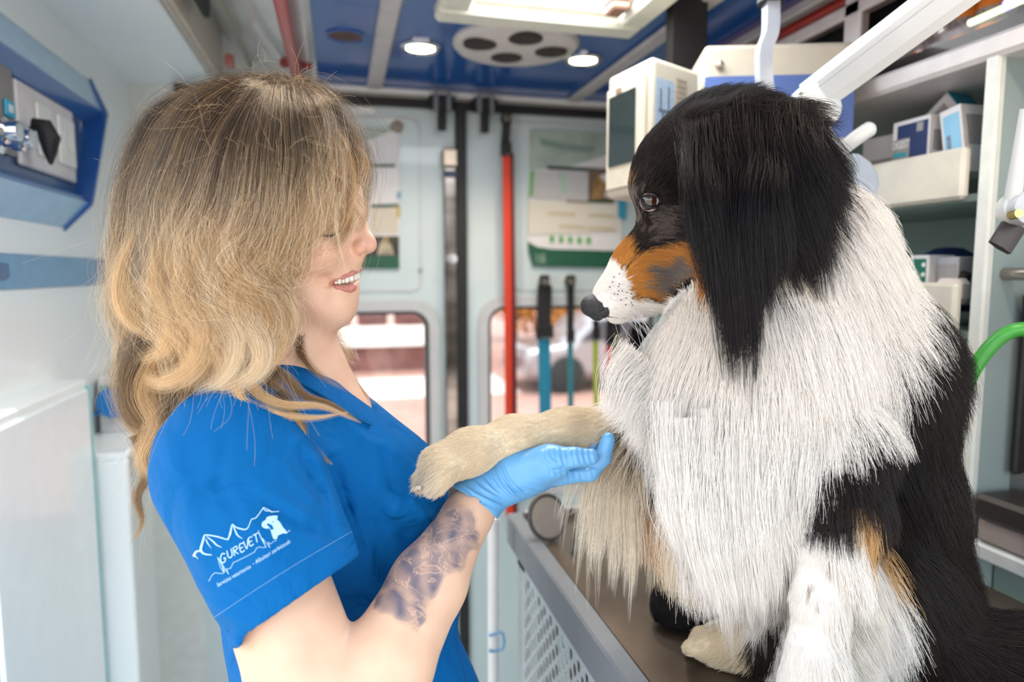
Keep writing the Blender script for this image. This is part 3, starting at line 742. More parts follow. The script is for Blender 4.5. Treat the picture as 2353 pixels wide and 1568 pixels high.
g = PX(25, 250, -0.49); mb = MB(); mb.box((-0.494, g[1] - 0.016, g[2] - 0.013), (-0.490, g[1] + 0.016, g[2] + 0.013), bev=0.002); mb.build('gas_label', mat('cyan_label', (0.03, 0.50, 0.78), 0.4), gas)
mb = MB(); mb.box((-0.491, g[1] - 0.007, g[2] - 0.006), (-0.489, g[1] + 0.007, g[2] + 0.006)); mb.build('label_mark', white_pl, gas)
for px, py, L in ((8, 300, 0.055), (48, 318, 0.05)):
    q = PX(px, py, -0.46); mb = MB()
    mb.lathe((-0.495, q[1], q[2]), (1, 0, 0), [(0.024, 0), (0.024, 0.008), (0.014, 0.012), (0.013, 0.022), (0.019, 0.025), (0.019, 0.038), (0.014, 0.041), (0.014, L), (0.008, L + 0.001), (0.001, L)], 28)
    mb.build('gas_outlet', chrome, gas)
q = PX(112, 318, -0.455)
pl = root('mains_plug', (q[0] - 0.01, q[1], q[2] - 0.03), 'black hook-shaped plug with metal ring in the white wall socket', 'plug')
mb = MB(); mb.lathe((-0.489, q[1], q[2]), (1, 0, 0), [(0.017, 0), (0.019, 0.008), (0.015, 0.014)], 24); mb.build('metal_ring', chrome, pl)
mb = MB(); mb.tube([(-0.478, q[1], q[2] + 0.024), (-0.462, q[1] + 0.002, q[2] + 0.020), (-0.455, q[1] + 0.004, q[2]), (-0.458, q[1] + 0.010, q[2] - 0.022), (-0.462, q[1] + 0.022, q[2] - 0.038)], [0.008, 0.014, 0.016, 0.010, 0.003], 14); mb.build('plug_body', black_rub, pl)
# stripe and trims
mb = MB(); mb.box((-0.51, 1.0, 1.374), (-0.505, 1.93, 1.431), bev=0.002); S(mb.build('trim_10', blue_stripe))
mb = MB(); mb.box((-0.505, 1.10, 1.39), (-0.498, 1.235, 1.415), bev=0.004); tag(mb.build('stripe_catch', mat('slate_blue', (0.09, 0.17, 0.33), 0.4)), 'dark blue catch on the blue stripe of the left wall', 'catch')
# low cabinet with a glossy door in front of the left wall and a box standing past its end
r_ = root('low_cabinet', (-0.46, 1.25, 0), 'low white cabinet along the left wall behind the person', 'cabinet')
mb = MB(); mb.box((-0.51, 1.0, 0), (-0.455, 1.40, 1.205), bev=0.004); mb.build('carcass', white_wall, r_)
mb = MB(); mb.box((-0.455, 1.01, 0.10), (-0.448, 1.385, 1.19), bev=0.003); mb.build('door', mat('glossy_white_door', (0.80, 0.88, 0.91), 0.3, var=0.02, coat=0.2), r_)
mb = MB(); mb.box((-0.46, 1.388, 0.10), (-0.447, 1.398, 1.195), bev=0.002); mb.build('edge_strip', mat('sea_green_edge', (0.30, 0.55, 0.55), 0.3), r_)
if 0: mb = MB(); mb.tube([(-0.446, 1.06, 1.13), (-0.443, 1.15, 1.142), (-0.443, 1.30, 1.142), (-0.446, 1.40, 1.13)], 0.008, 10); mb.build('door_pull', light_grey, r_)
if 0: mb = MB(); mb.lathe((-0.447, 1.24, 1.13), (1, 0, 0), [(0.06, 0), (0.055, 0.006), (0.001, 0.010)], 32); mb.build('cushion_pad', mat('pale_blue_pad', (0.55, 0.65, 0.75), 0.3), r_)
r_ = root('low_shelf', (-0.45, 1.70, 1.0), 'white shelf on the left wall beyond the low cabinet', 'shelf')
mb = MB(); mb.box((-0.51, 1.41, 1.045), (-0.40, 1.99, 1.06), bev=0.003); mb.build('shelf_board', white_wall, r_)
mb = MB(); mb.box((-0.51, 1.41, 0.0), (-0.40, 1.43, 1.045), bev=0.003); mb.build('side_board', white_wall, r_)
r_ = root('glove_box', (-0.43, 1.70, 1.06), 'white carton with green print on the shelf behind the person\'s hair', 'box')
mb = MB(); mb.box((-0.50, 1.60, 1.0605), (-0.405, 1.74, 1.18), bev=0.002); mb.build('carton', paper, r_)
mb = MB(); mb.box((-0.495, 1.5985, 1.155), (-0.43, 1.600, 1.163)); mb.build('green_print', mat('print_green', (0.25, 0.55, 0.42), 0.6), r_)
mb = MB(); mb.box((-0.495, 1.5985, 1.105), (-0.44, 1.600, 1.111)); mb.build('green_print', mat('print_green', (0.25, 0.55, 0.42), 0.6), r_)
mb = MB(); q = W(262, 925, 1.44)
mb.lathe(q, (0.2, -1, 0.1), [(0.001, -0.02), (0.022, -0.014), (0.034, 0), (0.030, 0.014), (0.012, 0.02), (0.001, 0.021)], 20)
mb.tube([q + np.array([-0.03, 0, -0.02]), q + np.array([-0.045, -0.01, -0.028])], 0.004, 8)
o = mb.build('blue_object', mat('bright_blue', (0.01, 0.22, 0.62), 0.4)); tag(o, 'small bright blue round object in front of the white carton with green print', 'unknown object')  # stands in for an unidentified small blue object
# ================================================================== RIGHT CABINETS
XR = 0.85
r_ = root('storage_cabinet', (1.03, 1.2, 0.0), 'white open-fronted storage cabinet with deep bins behind the dog', 'cabinet')
mb = MB()
mb.box((XR, 0.744, 0.0), (XR + 0.014, 0.766, 1.70), bev=0.003)
mb.build('divider', mat('cabinet_white', (0.80, 0.82, 0.77), 0.35), r_)
mb = MB(); mb.box((XR + 0.014, 0.746, 0.0), (1.22, 0.764, 1.69)); mb.build('divider_board', grey_green_l, r_)
mb = MB(); mb.box((XR - 0.004, 0.30, 1.684), (1.22, 1.75, 1.716), bev=0.006); mb.build('top_board', mat('cabinet_white_warm', (0.78, 0.73, 0.71), 0.35), r_)
mb = MB(); mb.box((1.12, 0.768, 0.0), (1.14, 1.75, 1.70)); mb.build('back_panel', grey_green, r_)
mb = MB(); mb.box((XR, 1.73, 0.0), (1.14, 1.75, 1.70)); mb.build('side_panel', grey_green, r_)
mb = MB(); mb.box((XR + 0.01, 0.768, 1.500), (1.12, 1.73, 1.510)); mb.build('shelf', grey_green, r_)
mb = MB(); mb.box((XR + 0.01, 0.768, 1.308), (1.12, 1.73, 1.318)); mb.build('shelf', grey_green, r_)
bin_m = mat('bin_cream', (0.72, 0.68, 0.58), 0.3, coat=0.3)
for z0, z1, lab in ((1.510, 1.574, 'upper'), (1.318, 1.386, 'lower')):
    mb = MB(); mb.box((XR - 0.012, 0.778, z0 - 0.008), (XR + 0.004, 1.72, z1), bev=0.005); mb.build('bin_front', bin_m, r_)
mb = MB(); mb.box((XR + 0.02, 0.768, 0.05), (XR + 0.03, 1.73, 0.9)); mb.build('lower_panel', grey_green, r_)

def carton(name, c, size, rot, mt, label, group=None, faces=()):
    """a carton: c = centre, size along x,y,z, rot euler degrees; faces = (name, axis sign, u0,u1,v0,v1, mat) patches"""
    Rm = Matrix.Translation(Vector(c)) @ Matrix.Rotation(math.radians(rot[2]), 4, 'Z') @ Matrix.Rotation(math.radians(rot[1]), 4, 'Y') @ Matrix.Rotation(math.radians(rot[0]), 4, 'X')
    sx, sy, sz = [s / 2 for s in size]
    r = root(name, (c[0], c[1], c[2] - sz), label, 'box', group)
    mb = MB(); mb.box((-sx, -sy, -sz), (sx, sy, sz), M=Rm, bev=0.0012); mb.build('carton', mt, r)
    for (fn, f, u0, u1, v0, v1, fm) in faces:
        e = 0.0006; mb = MB()
        if f == '-x': mb.box((-sx - e, u0 * sy, v0 * sz), (-sx, u1 * sy, v1 * sz), M=Rm)
        if f == '-y': mb.box((u0 * sx, -sy - e, v0 * sz), (u1 * sx, -sy, v1 * sz), M=Rm)
        mb.build(fn, fm, r)
    return r, Rm, (sx, sy, sz)
pw = mat('carton_white', (0.76, 0.74, 0.74), 0.5, var=0.03)
navy = mat('carton_navy', (0.022, 0.04, 0.13), 0.45)
cy = mat('carton_cyan', (0.03, 0.30, 0.45), 0.45)
cyl = mat('carton_sky', (0.30, 0.60, 0.82), 0.45)
prn = mat('fine_print', (0.48, 0.46, 0.46), 0.7, var=0.3, scale=500, stretch=(1, 1, 4))
grp1 = 'medicine cartons in the upper bin'
g_ = on(0, 2035, 345, 0.905)
carton('medicine_box', (0.925, g_[1] + 0.005, 1.575), (0.06, 0.072, 0.11), (0, 0, 8), pw, 'plain white carton at the left end of the upper bin', grp1, [('fine_print', '-x', -.7, .7, -.6, .3, prn)])
g_ = on(0, 2103, 335, 0.885)
r0, Rm, sz = carton('medicine_box', (0.90, g_[1], 1.596), (0.05, 0.072, 0.088), (0, 0, 0), pw, 'white carton with navy front printed DIGEST in the upper bin', grp1,
       [('navy_panel', '-x', -.92, .72, -.6, .85, navy), ('fine_print', '-y', -.7, .7, -.2, .5, prn)])
def face_x(Rm, sz, u, v, e=0.0012): return np.array(Rm @ Vector((-sz[0] - e, u * sz[1], v * sz[2])))
ux = np.array(Rm.to_3x3() @ Vector((0, -1, 0))); uy = np.array(Rm.to_3x3() @ Vector((0, 0, 1)))
mb = MB(); mb.box((-sz[0] - .0012, 0.0, -.6 * sz[2]), (-sz[0] - .0006, .95 * sz[1], .36 * sz[2]), M=Rm); mb.build('grey_patch', mat('patch_grey', (0.30, 0.28, 0.27), 0.5), r0)
mb = MB(); mb.box((-sz[0] - .0012, -.68 * sz[1], .5 * sz[2]), (-sz[0] - .0006, -.35 * sz[1], .8 * sz[2]), M=Rm); mb.build('pale_mark', prn, r0)
text_obj('lettering', 'DIGEST', 0.017, face_x(Rm, sz, 0.46, 0.14, 0.0018), ux, uy, white_pl, r0, extrude=0.0002, width=0.62)
mb = MB(); mb.box((-sz[0] - .0018, .15 * sz[1], -.28 * sz[2]), (-sz[0] - .0010, .85 * sz[1], -.12 * sz[2]), M=Rm); mb.build('teal_mark', mat('print_teal', (0.03, 0.32, 0.38), 0.5), r0)
g_ = on(0, 2142, 268, 0.93)
carton('medicine_box', (0.955, g_[1] + 0.0, 1.640), (0.05, 0.085, 0.042), (-38, 0, 6), pw, 'white carton with blue end tilted on top of the others', grp1, [('blue_end', '-y', -1, 1, -1, 1, cy), ('fine_print', '-x', -.7, .5, -.5, .5, prn)])
g_ = on(0, 2200, 300, 0.885)
r0, Rm, sz = carton('medicine_box', (0.905, g_[1], 1.592), (0.055, 0.036, 0.10), (-10, 0, 0), pw, 'sky blue and white carton leaning against the cabinet divider', grp1, [('sky_panel', '-x', -.8, .7, -.9, .8, cyl), ('fine_print', '-y', -.7, .7, -.2, .7, prn)])
ux = np.array(Rm.to_3x3() @ Vector((0, 0, 1))); uy = np.array(Rm.to_3x3() @ Vector((0, 1, 0)))
mb = MB(); mb.box((-sz[0] - .0012, .12 * sz[1], -.8 * sz[2]), (-sz[0] - .0006, .45 * sz[1], .2 * sz[2]), M=Rm); mb.build('printed_mark', mat('mark_slate', (0.30, 0.38, 0.50), 0.6, var=.35, scale=400), r0)
grp2 = 'cartons in the lower bin'
g_ = on(0, 2118, 612, 0.885)
r0, Rm, sz = carton('medicine_box', (0.905, g_[1], 1.390), (0.05, 0.036, 0.075), (0, 0, 0), pw, 'green fronted carton standing in the lower bin', grp2, [('green_panel', '-x', -.75, .75, -.95, .85, mat('carton_green', (0.01, 0.16, 0.11), 0.45))])
ux = np.array(Rm.to_3x3() @ Vector((0, 0, 1))); uy = np.array(Rm.to_3x3() @ Vector((0, 1, 0)))
mb = MB(); mb.box((-sz[0] - .0012, .12 * sz[1], -.8 * sz[2]), (-sz[0] - .0006, .45 * sz[1], .2 * sz[2]), M=Rm); mb.build('printed_mark', mat('mark_slate', (0.30, 0.38, 0.50), 0.6, var=.35, scale=400), r0)
for k in range(4):
    q = face_x(Rm, sz, -0.52, 0.6 - 0.4 * k, 0.001); mb = MB(); mb.lathe(q, (-1, 0, 0), [(0.0035, 0), (0.001, 0.0006)], 12); mb.build('white_dot', white_pl, r0)
g_ = on(0, 2175, 612, 0.895)
carton('medicine_box', (0.92, g_[1], 1.388), (0.05, 0.042, 0.072), (0, 0, 0), mat('carton_grey', (0.42, 0.42, 0.45), 0.5), 'grey printed carton right of the green one in the lower bin', grp2, [('fine_print', '-x', -.8, .8, -.7, .7, prn)])
g_ = on(0, 2080, 612, 0.895)
carton('medicine_box', (0.915, g_[1] + 0.004, 1.388), (0.05, 0.030, 0.072), (0, 0, 0), mat('carton_pale', (0.60, 0.60, 0.62), 0.5), 'pale carton left of the green one, half behind the white ruff', grp2, [('fine_print', '-x', -.8, .8, -.7, .7, prn)])
q = on(0, 2180, 575, 0.97); mb = MB(); mb.lathe((q[0], q[1], 1.335), (0, 0, 1), [(0.001, 0), (0.05, 0.004), (0.055, 0.05), (0.045, 0.09), (0.02, 0.105), (0.001, 0.107)], 28)
tag(mb.build('blue_pouch', mat('deep_blue', (0.008, 0.03, 0.16), 0.5, bump=0.4, bscale=60)), 'dark blue rounded pouch behind the cartons of the lower bin', 'pouch')
q = on(0, 2205, 615, 0.90); mb = MB(); mb.tube([(0.90, q[1] - 0.012, 1.40), (0.90, q[1] + 0.008, 1.35)], 0.008, 12); tag(mb.build('marker_pen', black_rub), 'black pen leaning beside the grey carton', 'pen')
q = on(0, 2185, 648, 0.88); mb = MB(); mb.box((0.87, q[1] - 0.022, 1.355), (0.90, q[1] + 0.024, 1.392), bev=0.008); tag(mb.build('tissue_pack', mat('tissue', (0.72, 0.64, 0.62), 0.7, bump=0.4, bscale=80)), 'crumpled pinkish tissue pack in the lower bin', 'tissue')

r_bay = r_
# glass-fronted upper cabinet
r_ = root('glazed_cabinet', (1.0, 0.9, 1.716), 'upper cabinet with dark glass doors in white frames under the ceiling', 'cabinet')
fm = mat('frame_pinkish_white', (0.70, 0.64, 0.63), 0.35)
q1 = on(0, 1947, 60, 0.87)[1]; q2 = on(0, 1983, 60, 0.87)[1]
mb = MB(); mb.box((0.862, q2, 1.7165), (0.884, q1, 1.90), bev=0.003); mb.build('frame_post', fm, r_)
mb = MB(); mb.box((0.862, 0.30, 1.838), (0.886, 1.75, 1.862), bev=0.003); mb.build('frame_rail', fm, r_)
mb = MB(); mb.box((0.862, 0.31, 1.7165), (0.884, 0.34, 1.90), bev=0.003); mb.build('frame_post', fm, r_)
mb = MB(); mb.box((0.950, 0.30, 1.8735), (0.960, 1.75, 1.915)); mb.build('top_panel', fm, r_)
mb = MB(); mb.box((1.14, 0.30, 1.7165), (1.16, 1.75, 1.90)); mb.box((0.89, 0.30, 1.862), (1.15, 1.75, 1.872)); mb.box((0.89, 1.74, 1.7165), (1.15, 1.75, 1.862)); mb.build('dark_interior', mat('dark_interior', (0.012, 0.011, 0.012), 0.4), r_)
mb = MB(); mb.box((0.869, 0.30, 1.7195), (0.872, 1.75, 1.838)); mb.build('glass_door', glass_mat('smoked_glass', (0.92, 0.90, 0.90), ior=1.14), r_)
mb = MB(); mb.box((0.862, 0.30, 1.7165), (1.135, 1.70, 1.7195)); mb.box((0.89, 0.31, 1.7195), (1.13, 1.70, 1.745)); mb.build('floor_board', mat('dark_board', (0.03, 0.027, 0.027), 0.5), r_)
amber = mat('amber_glass', (0.90, 0.26, 0.03), 0.12, var=0.1, coat=0.6)
for px, py, h, rr, lab, mt, capm in ((2135, 60, 0.085, 0.024, 'amber medicine bottle left of the others behind the cabinet glass', amber, white_pl),
                                (2225, 10, 0.10, 0.024, 'taller amber bottle behind the cabinet glass beside the lamp arm', amber, black_rub),
                                (2290, 20, 0.10, 0.025, 'amber bottle with dark cap nearer the right edge of the cabinet glass', amber, black_rub),
                                (2180, 60, 0.07, 0.020, 'small clear bottle standing between the amber bottles', mat('clear_bottle', (0.50, 0.48, 0.45), 0.1, coat=0.6), white_pl),
                                (2095, 110, 0.05, 0.020, 'grey white jar behind the glass below the lamp arm', mat('jar_grey', (0.45, 0.45, 0.46), 0.3), black_rub)):
    q = on(0, px, py, 0.935); h *= .75
    r0 = root('medicine_bottle', (0.935, q[1], 1.7455), lab, 'bottle', 'bottles in the glazed cabinet')
    mb = MB(); mb.lathe((0.935, q[1], 1.7455), (0, 0, 1), [(rr * .9, 0), (rr, 0.003), (rr, h * .62), (rr * .8, h * .72), (rr * .42, h * .80), (rr * .42, h * .86)], 24); mb.build('bottle_body', mt, r0)
    mb = MB(); mb.lathe((0.935, q[1], 1.7455 + h * .84), (0, 0, 1), [(rr * .5, 0), (rr * .5, h * .14), (0.001, h * .15)], 20); mb.build('cap', capm, r0)
    mb = MB(); mb.lathe((0.935, q[1], 1.7455 + h * .15), (0, 0, 1), [(rr * 1.01, 0), (rr * 1.02, h * .02), (rr * 1.02, h * .30), (rr * 1.01, h * .32)], 24); mb.build('label_band', mat('label_grey', (0.35, 0.30, 0.30), 0.6, var=0.3, scale=200), r0)
q0 = on(0, 2190, 75, 0.90); q1_ = on(0, 2353, 10, 0.90)
mb = MB(); mb.tube([(0.900, 0.36, 1.782), (0.900, 0.84, 1.762)], 0.005, 12); tag(mb.build('light_strip', mat('strip_glow', (0.8, 0.85, 0.6), 0.4, emit=(0.85, 0.92, 0.50, 1.0))), 'thin yellowish light strip inside the glass-fronted cabinet', 'light strip')
mb = MB(); mb.lathe((0.894, 0.775, 1.765), (-1, 0, 0), [(0.009, 0), (0.007, 0.004), (0.001, 0.006)], 16); tag(mb.build('indicator_lamp', mat('blue_glow', (0.2, 0.2, 1), 0.4, emit=(0.25, 0.25, 1.0, 2.0))), 'small blue indicator lamp on the light strip', 'indicator')

# right bay: steel niche, tray, tube, hose
r_ = r_bay
mb = MB(); mb.box((0.93, 0.31, 0.93), (0.945, 0.742, 1.684)); mb.build('back_panel', grey_green_l, r_)
a = on(0, 2240, 690, 0.925); b = on(0, 2400, 1100, 0.925)
mb = MB(); mb.box((0.921, 0.45, 1.085), (0.931, a[1] - 0.006, 1.372), bev=0.004); mb.build('steel_plate', mat('niche_steel', (0.44, 0.40, 0.38), 0.3, metal=0.9, var=0.25, scale=6, bump=0.05), r_)
q = on(0, 2262, 700, 0.92); mb = MB(); mb.lathe(q, (-1, 0, 0), [(0.005, 0), (0.003, 0.002), (0.001, 0.002)], 12); mb.build('screw', grey_paint, r_)
mb = MB(); mb.box((0.920, 0.30, 1.070), (0.93, 0.735, 1.088), bev=0.003); mb.build('ledge', mat('niche_shelf', (0.35, 0.33, 0.32), 0.4, metal=0.5), r_)
mb = MB(); mb.box((XR - 0.002, 0.31, 1.006), (0.93, 0.742, 1.028), bev=0.003); mb.build('lower_rail', mat('lower_rail_white', (0.72, 0.75, 0.75), 0.3), r_)
mb = MB(); mb.box((XR + 0.004, 0.31, 1.030), (0.93, 0.735, 1.062), bev=0.004); mb.build('taupe_block', mat('taupe', (0.40, 0.33, 0.30), 0.5), r_)
mb = MB(); mb.box((0.90, 0.31, 0.0), (0.945, 0.742, 1.004)); mb.build('lower_panel', grey_green, r_)
mb = MB(); mb.box((XR - 0.006, 0.30, 1.0635), (0.918, 0.735, 1.098), bev=0.006); tag(mb.build('equipment_tray', mat('tray_black', (0.03, 0.024, 0.022), 0.4, bump=0.1)), 'flat black tray at the right edge above the white rail', 'tray')
q = on(0, 2342, 750, 0.90); mb = MB(); mb.box((0.905, q[1] - 0.006, 1.12), (0.921, q[1] + 0.004, 1.372), bev=0.003); tag(mb.build('upright_rail', black_rub), 'narrow black upright rail on the steel niche', 'rail')
q = on(0, 2290, 630, 0.88); mb = MB(); mb.tube([(0.885, q[1], q[2]), (0.885, q[1] - 0.30, q[2])], 0.0085, 16); mb.tube([(0.885, q[1] - 0.002, q[2]), (0.928, q[1] - 0.002, q[2])], 0.006, 12)
tag(mb.build('towel_bar', mat('warm_steel', (0.45, 0.39, 0.35), 0.25, metal=1.0)), 'short brushed steel bar at the right edge under the small lamp arm', 'bar')
# green hose
mb = MB(); hp = [W(2430, 775, 0.82), W(2353, 757, 0.83), W(2300, 775, 0.84), W(2250, 830, 0.85), W(2210, 910, 0.86), W(2190, 1000, 0.865), W(2181, 1100, 0.87), W(2175, 1185, 0.87), W(2172, 1300, 0.87)]
mb.tube(list(spline(hp, 60)), 0.0088, 16); tag(mb.build('green_hose', mat('hose_green', (0.08, 0.48, 0.07), 0.32, sss=0.2, var=0.08, scale=60, bump=0.05)), 'bright green flexible hose arching down at the right edge', 'hose')
mb = MB(); mb.tube([W(2175, 1180, 0.87), W(2172, 1330, 0.87)], 0.0125, 16); tag(mb.build('hose_sleeve', mat('hose_blue', (0.01, 0.05, 0.22), 0.5)), 'dark blue sleeve on the lower end of the green hose', 'sleeve')

# small second lamp arm at the right edge
r_ = root('examination_lamp', W(2335, 500, 0.74), 'small white jointed lamp arm at the far right edge', 'lamp arm')
mb = MB(); mb.tube([W(2362, 250, 0.72), W(2340, 380, 0.74), W(2324, 480, 0.76)], [0.0075, 0.008, 0.009], 14, flat=0.7); mb.build('arm', lamp_white, r_)
mb = MB(); c = W(2335, 480, 0.76); mb.lathe(c, -FW, [(0.001, -0.01), (0.017, -0.009), (0.018, 0.006), (0.001, 0.010)], 28); mb.build('joint_disc', lamp_white, r_)
mb = MB(); c = W(2358, 482, 0.745); mb.lathe(c, -FW, [(0.001, -0.01), (0.016, -0.009), (0.017, 0.006), (0.001, 0.010)], 28); mb.build('joint_disc', light_grey, r_)
mb = MB(); c = W(2323, 495, 0.745); mb.tube([c, c - FW * 0.012], 0.005, 10); mb.build('brass_pin', mat('brass', (0.7, 0.55, 0.2), 0.3, metal=1), r_)
mb = MB(); a, b = W(2332, 515, 0.765), W(2297, 570, 0.765); mb.tube([a, b], 0.015, 6, flat=0.35, upv=FW); mb.build('mount_bracket', mat('dark_bracket', (0.07, 0.06, 0.058), 0.4, metal=0.3), r_)

# ================================================================== MONITOR, DEVICE AND CEILING POSTS
UZ = np.array([0, 0, 1.0])
r_ = root('patient_monitor', W(1510, 390, 1.12), 'cream patient monitor with dark screen facing left above the dog', 'monitor')
def quadbox(mb, pts, d0, push):
    """a box whose near face is the photo quad pts at depth d0, pushed back by the vector push"""
    mb.prism([W(x, y, d0) if not isinstance(d0, (list, tuple)) else W(x, y, d0[i]) for i, (x, y) in enumerate(pts)], push)
# body: face towards the camera, front (screen) face towards the left rear
back = np.array([0.05, 0.12, 0.0])
A = W(1500, 122, 1.02); B = W(1610, 117, 1.10); C_ = W(1612, 400, 1.10); D = W(1500, 420, 1.02); Lf = W(1408, 178, 1.12); Lb = W(1420, 380, 1.12); Bk = B + (Lf - A) + np.array([0, .05, 0])
def hexa(mb, top, h, bev=0.0):
    n = len(top); vs = [np.array(p) for p in top] + [np.array([p[0], p[1], p[2] - h]) for p in top]
    mb.add(vs, [tuple(range(n)), tuple(range(n, 2 * n))[::-1]] + [(i, (i + 1) % n, n + (i + 1) % n, n + i) for i in range(n)])
top_z = A[2] - 0.003
T = [(A[0], A[1], top_z), (B[0], B[1], top_z), (B[0] - 0.02, B[1] + 0.14, top_z), (Lf[0], Lf[1] + 0.02, top_z)]
mb = MB(); hexa(mb, T, 0.20); o = mb.build('monitor_case', cream, r_)
bv = o.modifiers.new('bevel', 'BEVEL'); bv.width = 0.008; bv.segments = 4; bv.limit_method = 'ANGLE'
# the screen lies in the face A-Lf
e1 = np.array([Lf[0] - A[0], Lf[1] + 0.02 - A[1], 0]); nrm = np.cross(e1, UZ); nrm /= np.linalg.norm(nrm)
if nrm @ FW > 0: nrm = -nrm
A3 = np.array([A[0], A[1], top_z])
def on_face(u, v): return A3 + e1 * u - UZ * v + nrm * 0.001
mb = MB(); mb.prism([on_face(u, v) for u, v in ((0.10, 0.025), (0.95, 0.025), (0.95, 0.185), (0.10, 0.185))], nrm * 0.004); b_ = mb.build('screen_bezel', mat('bezel_cream', (0.70, 0.62, 0.50), 0.4), r_)
mb = MB(); mb.prism([on_face(u, v) + nrm * 0.004 for u, v in ((0.28, 0.038), (0.88, 0.038), (0.88, 0.150), (0.28, 0.150))], nrm * 0.002); mb.build('screen', mat('screen_dark', (0.03, 0.045, 0.045), 0.15, coat=0.6), r_)
mb = MB(); mb.prism([on_face(u, v) + nrm * 0.005 for u, v in ((0.60, 0.028), (0.72, 0.028), (0.72, 0.036), (0.60, 0.036))], nrm * 0.001); mb.build('emblem', mat('emblem_brown', (0.3, 0.2, 0.14), 0.5), r_)
e2 = np.array([B[0] - A[0], B[1] - A[1], 0]); n2 = np.cross(e2, UZ); n2 /= np.linalg.norm(n2)
if n2 @ FW > 0: n2 = -n2
def side(u, v): return A3 + e2 * u - UZ * v + n2 * 0.001
mb = MB(); mb.prism([side(u, v) for u, v in ((0.06, 0.030), (0.43, 0.030), (0.43, 0.19), (0.06, 0.19))], n2 * 0.001); lb = mb.build('side_label', mat('label_blue_grey', (0.40, 0.50, 0.62), 0.5, var=0.08, scale=150), r_)
for k, (u0, u1, v0, v1) in enumerate(((0.14, 0.17, 0.045, 0.08), (0.30, 0.33, 0.04, 0.08), (0.12, 0.38, 0.075, 0.080), (0.18, 0.22, 0.08, 0.11), (0.27, 0.31, 0.08, 0.12), (0.12, 0.36, 0.135, 0.140))):
    mb = MB(); mb.prism([side(u, v) + n2 * 0.001 for u, v in ((u0, v0), (u1, v0), (u1, v1), (u0, v1))], n2 * 0.0005); mb.build('label_symbol', mat('symbol_slate', (0.14, 0.18, 0.25), 0.5), lb)
for k in range(9):
    v = 0.022 + 0.0085 * k; mb = MB(); mb.prism([side(u, vv) for u, vv in ((0.48, v), (0.70, v), (0.70, v + 0.0028), (0.48, v + 0.0028))], n2 * 0.0015); mb.build('vent_slit', mat('slit_tan', (0.45, 0.37, 0.27), 0.5), r_)

r_ = root('medical_device_case', W(1800, 330, 1.15), 'wide cream and blue medical device case behind the dog\'s head', 'medical device')
a = W(1620, 103, 1.10); b = W(1968, 97, 1.08); zt = a[2]
ee = (b - a) * np.array([1, 1, 0]); L = np.linalg.norm(ee); ee /= L; nb = np.cross(UZ, ee); nb = nb if nb @ FW > 0 else -nb
def dev(u, v, w=0.0): return np.array([a[0], a[1], zt]) + ee * u * L - UZ * v + nb * w
mb = MB()
T = [dev(0.0, 0.0), dev(1.0, 0.0), dev(1.0, 0.0, 0.16), dev(0.0, 0.0, 0.16)]
hexa(mb, T, 0.162); o = mb.build('case', cream, r_); bv = o.modifiers.new('bevel', 'BEVEL'); bv.width = 0.008; bv.segments = 4; bv.limit_method = 'ANGLE'
mb = MB(); mb.prism([dev(u, v, -0.001) for u, v in ((0.006, 0.050), (1.002, 0.050), (1.002, 0.150), (0.006, 0.150))], nb * 0.004); mb.build('blue_band', mat('device_blue', (0.10, 0.17, 0.43), 0.45, var=0.03), r_)
q = dev(0.10, 0.033, -0.004); mb = MB(); mb.lathe(q, nb, [(0.003, -0.006), (0.006, -0.004), (0.0065, 0.006)], 16); mb.build('thumbscrew', steel, r_)
mb = MB(); mb.box((a[0] + 0.03, a[1] + 0.17, 1.70), (a[0] + 0.10, a[1] + 0.20, ZC)); 
tag(mb.build('mounting_post', mat('post_black', (0.006, 0.005, 0.005), 0.6)), 'wide black post hanging from the ceiling behind the monitor', 'post')
# the big post: photo 1600-1648 wide
# surgical lamp: ceiling arm, long arm, joint, head and handle
r_ = root('surgical_lamp', W(1900, 240, 0.84), 'large white ceiling surgical lamp with long slanted arm behind the dog', 'lamp')
mb = MB(); p0 = W(2330, -120, 0.70); p1 = W(1868, 225, 0.87)
ax = p1 - p0; L = np.linalg.norm(ax); ax /= L; sd = np.cross(ax, FW); sd /= np.linalg.norm(sd); dn = np.cross(sd, ax)
hw = 0.024; prof = [(-hw, -0.014), (-hw * .55, -0.022), (hw * .55, -0.022), (hw, -0.014), (hw, 0.014), (hw * .55, 0.022), (-hw * .55, 0.022), (-hw, 0.014)]
vs = []
for t in (0, L):
    for u, v in prof: vs.append(p0 + ax * t + sd * u * (1.0 if t == 0 else 0.95) + dn * v)
mb.add(vs, [tuple(range(8)), tuple(range(8, 16))[::-1]] + [(i, (i + 1) % 8, 8 + (i + 1) % 8, 8 + i) for i in range(8)]); mb.build('long_arm', lamp_white, r_)
fwd = -dn if dn @ FW > 0 else dn
mb = MB(); mb.tube([p0 + ax * 0.02 - sd * 0.006 + fwd * 0.0225, p1 - sd * 0.006 + fwd * 0.0225], 0.0007, 6); mb.build('arm_seam', light_grey, r_)
mb = MB(); q0, q1, q2 = W(1868, 225, 0.86), W(1905, 205, 0.85), W(1885, 268, 0.865)
mb.prism([W(x, y, 0.84) for x, y in ((1838, 222), (1846, 196), (1862, 180), (1880, 170), (1905, 178), (1928, 202), (1942, 240), (1936, 268), (1920, 282), (1890, 292), (1862, 280))], FW * 0.05)
o = mb.build('elbow_joint', lamp_white, r_); bv = o.modifiers.new('bevel', 'BEVEL'); bv.width = 0.010; bv.segments = 5; bv.limit_method = 'ANGLE'
mb = MB(); mb.prism([W(x, y, 0.833) for x, y in ((1840, 210), (1850, 195), (1856, 198), (1848, 214))], FW * 0.01); mb.build('joint_cap', white_pl, r_)
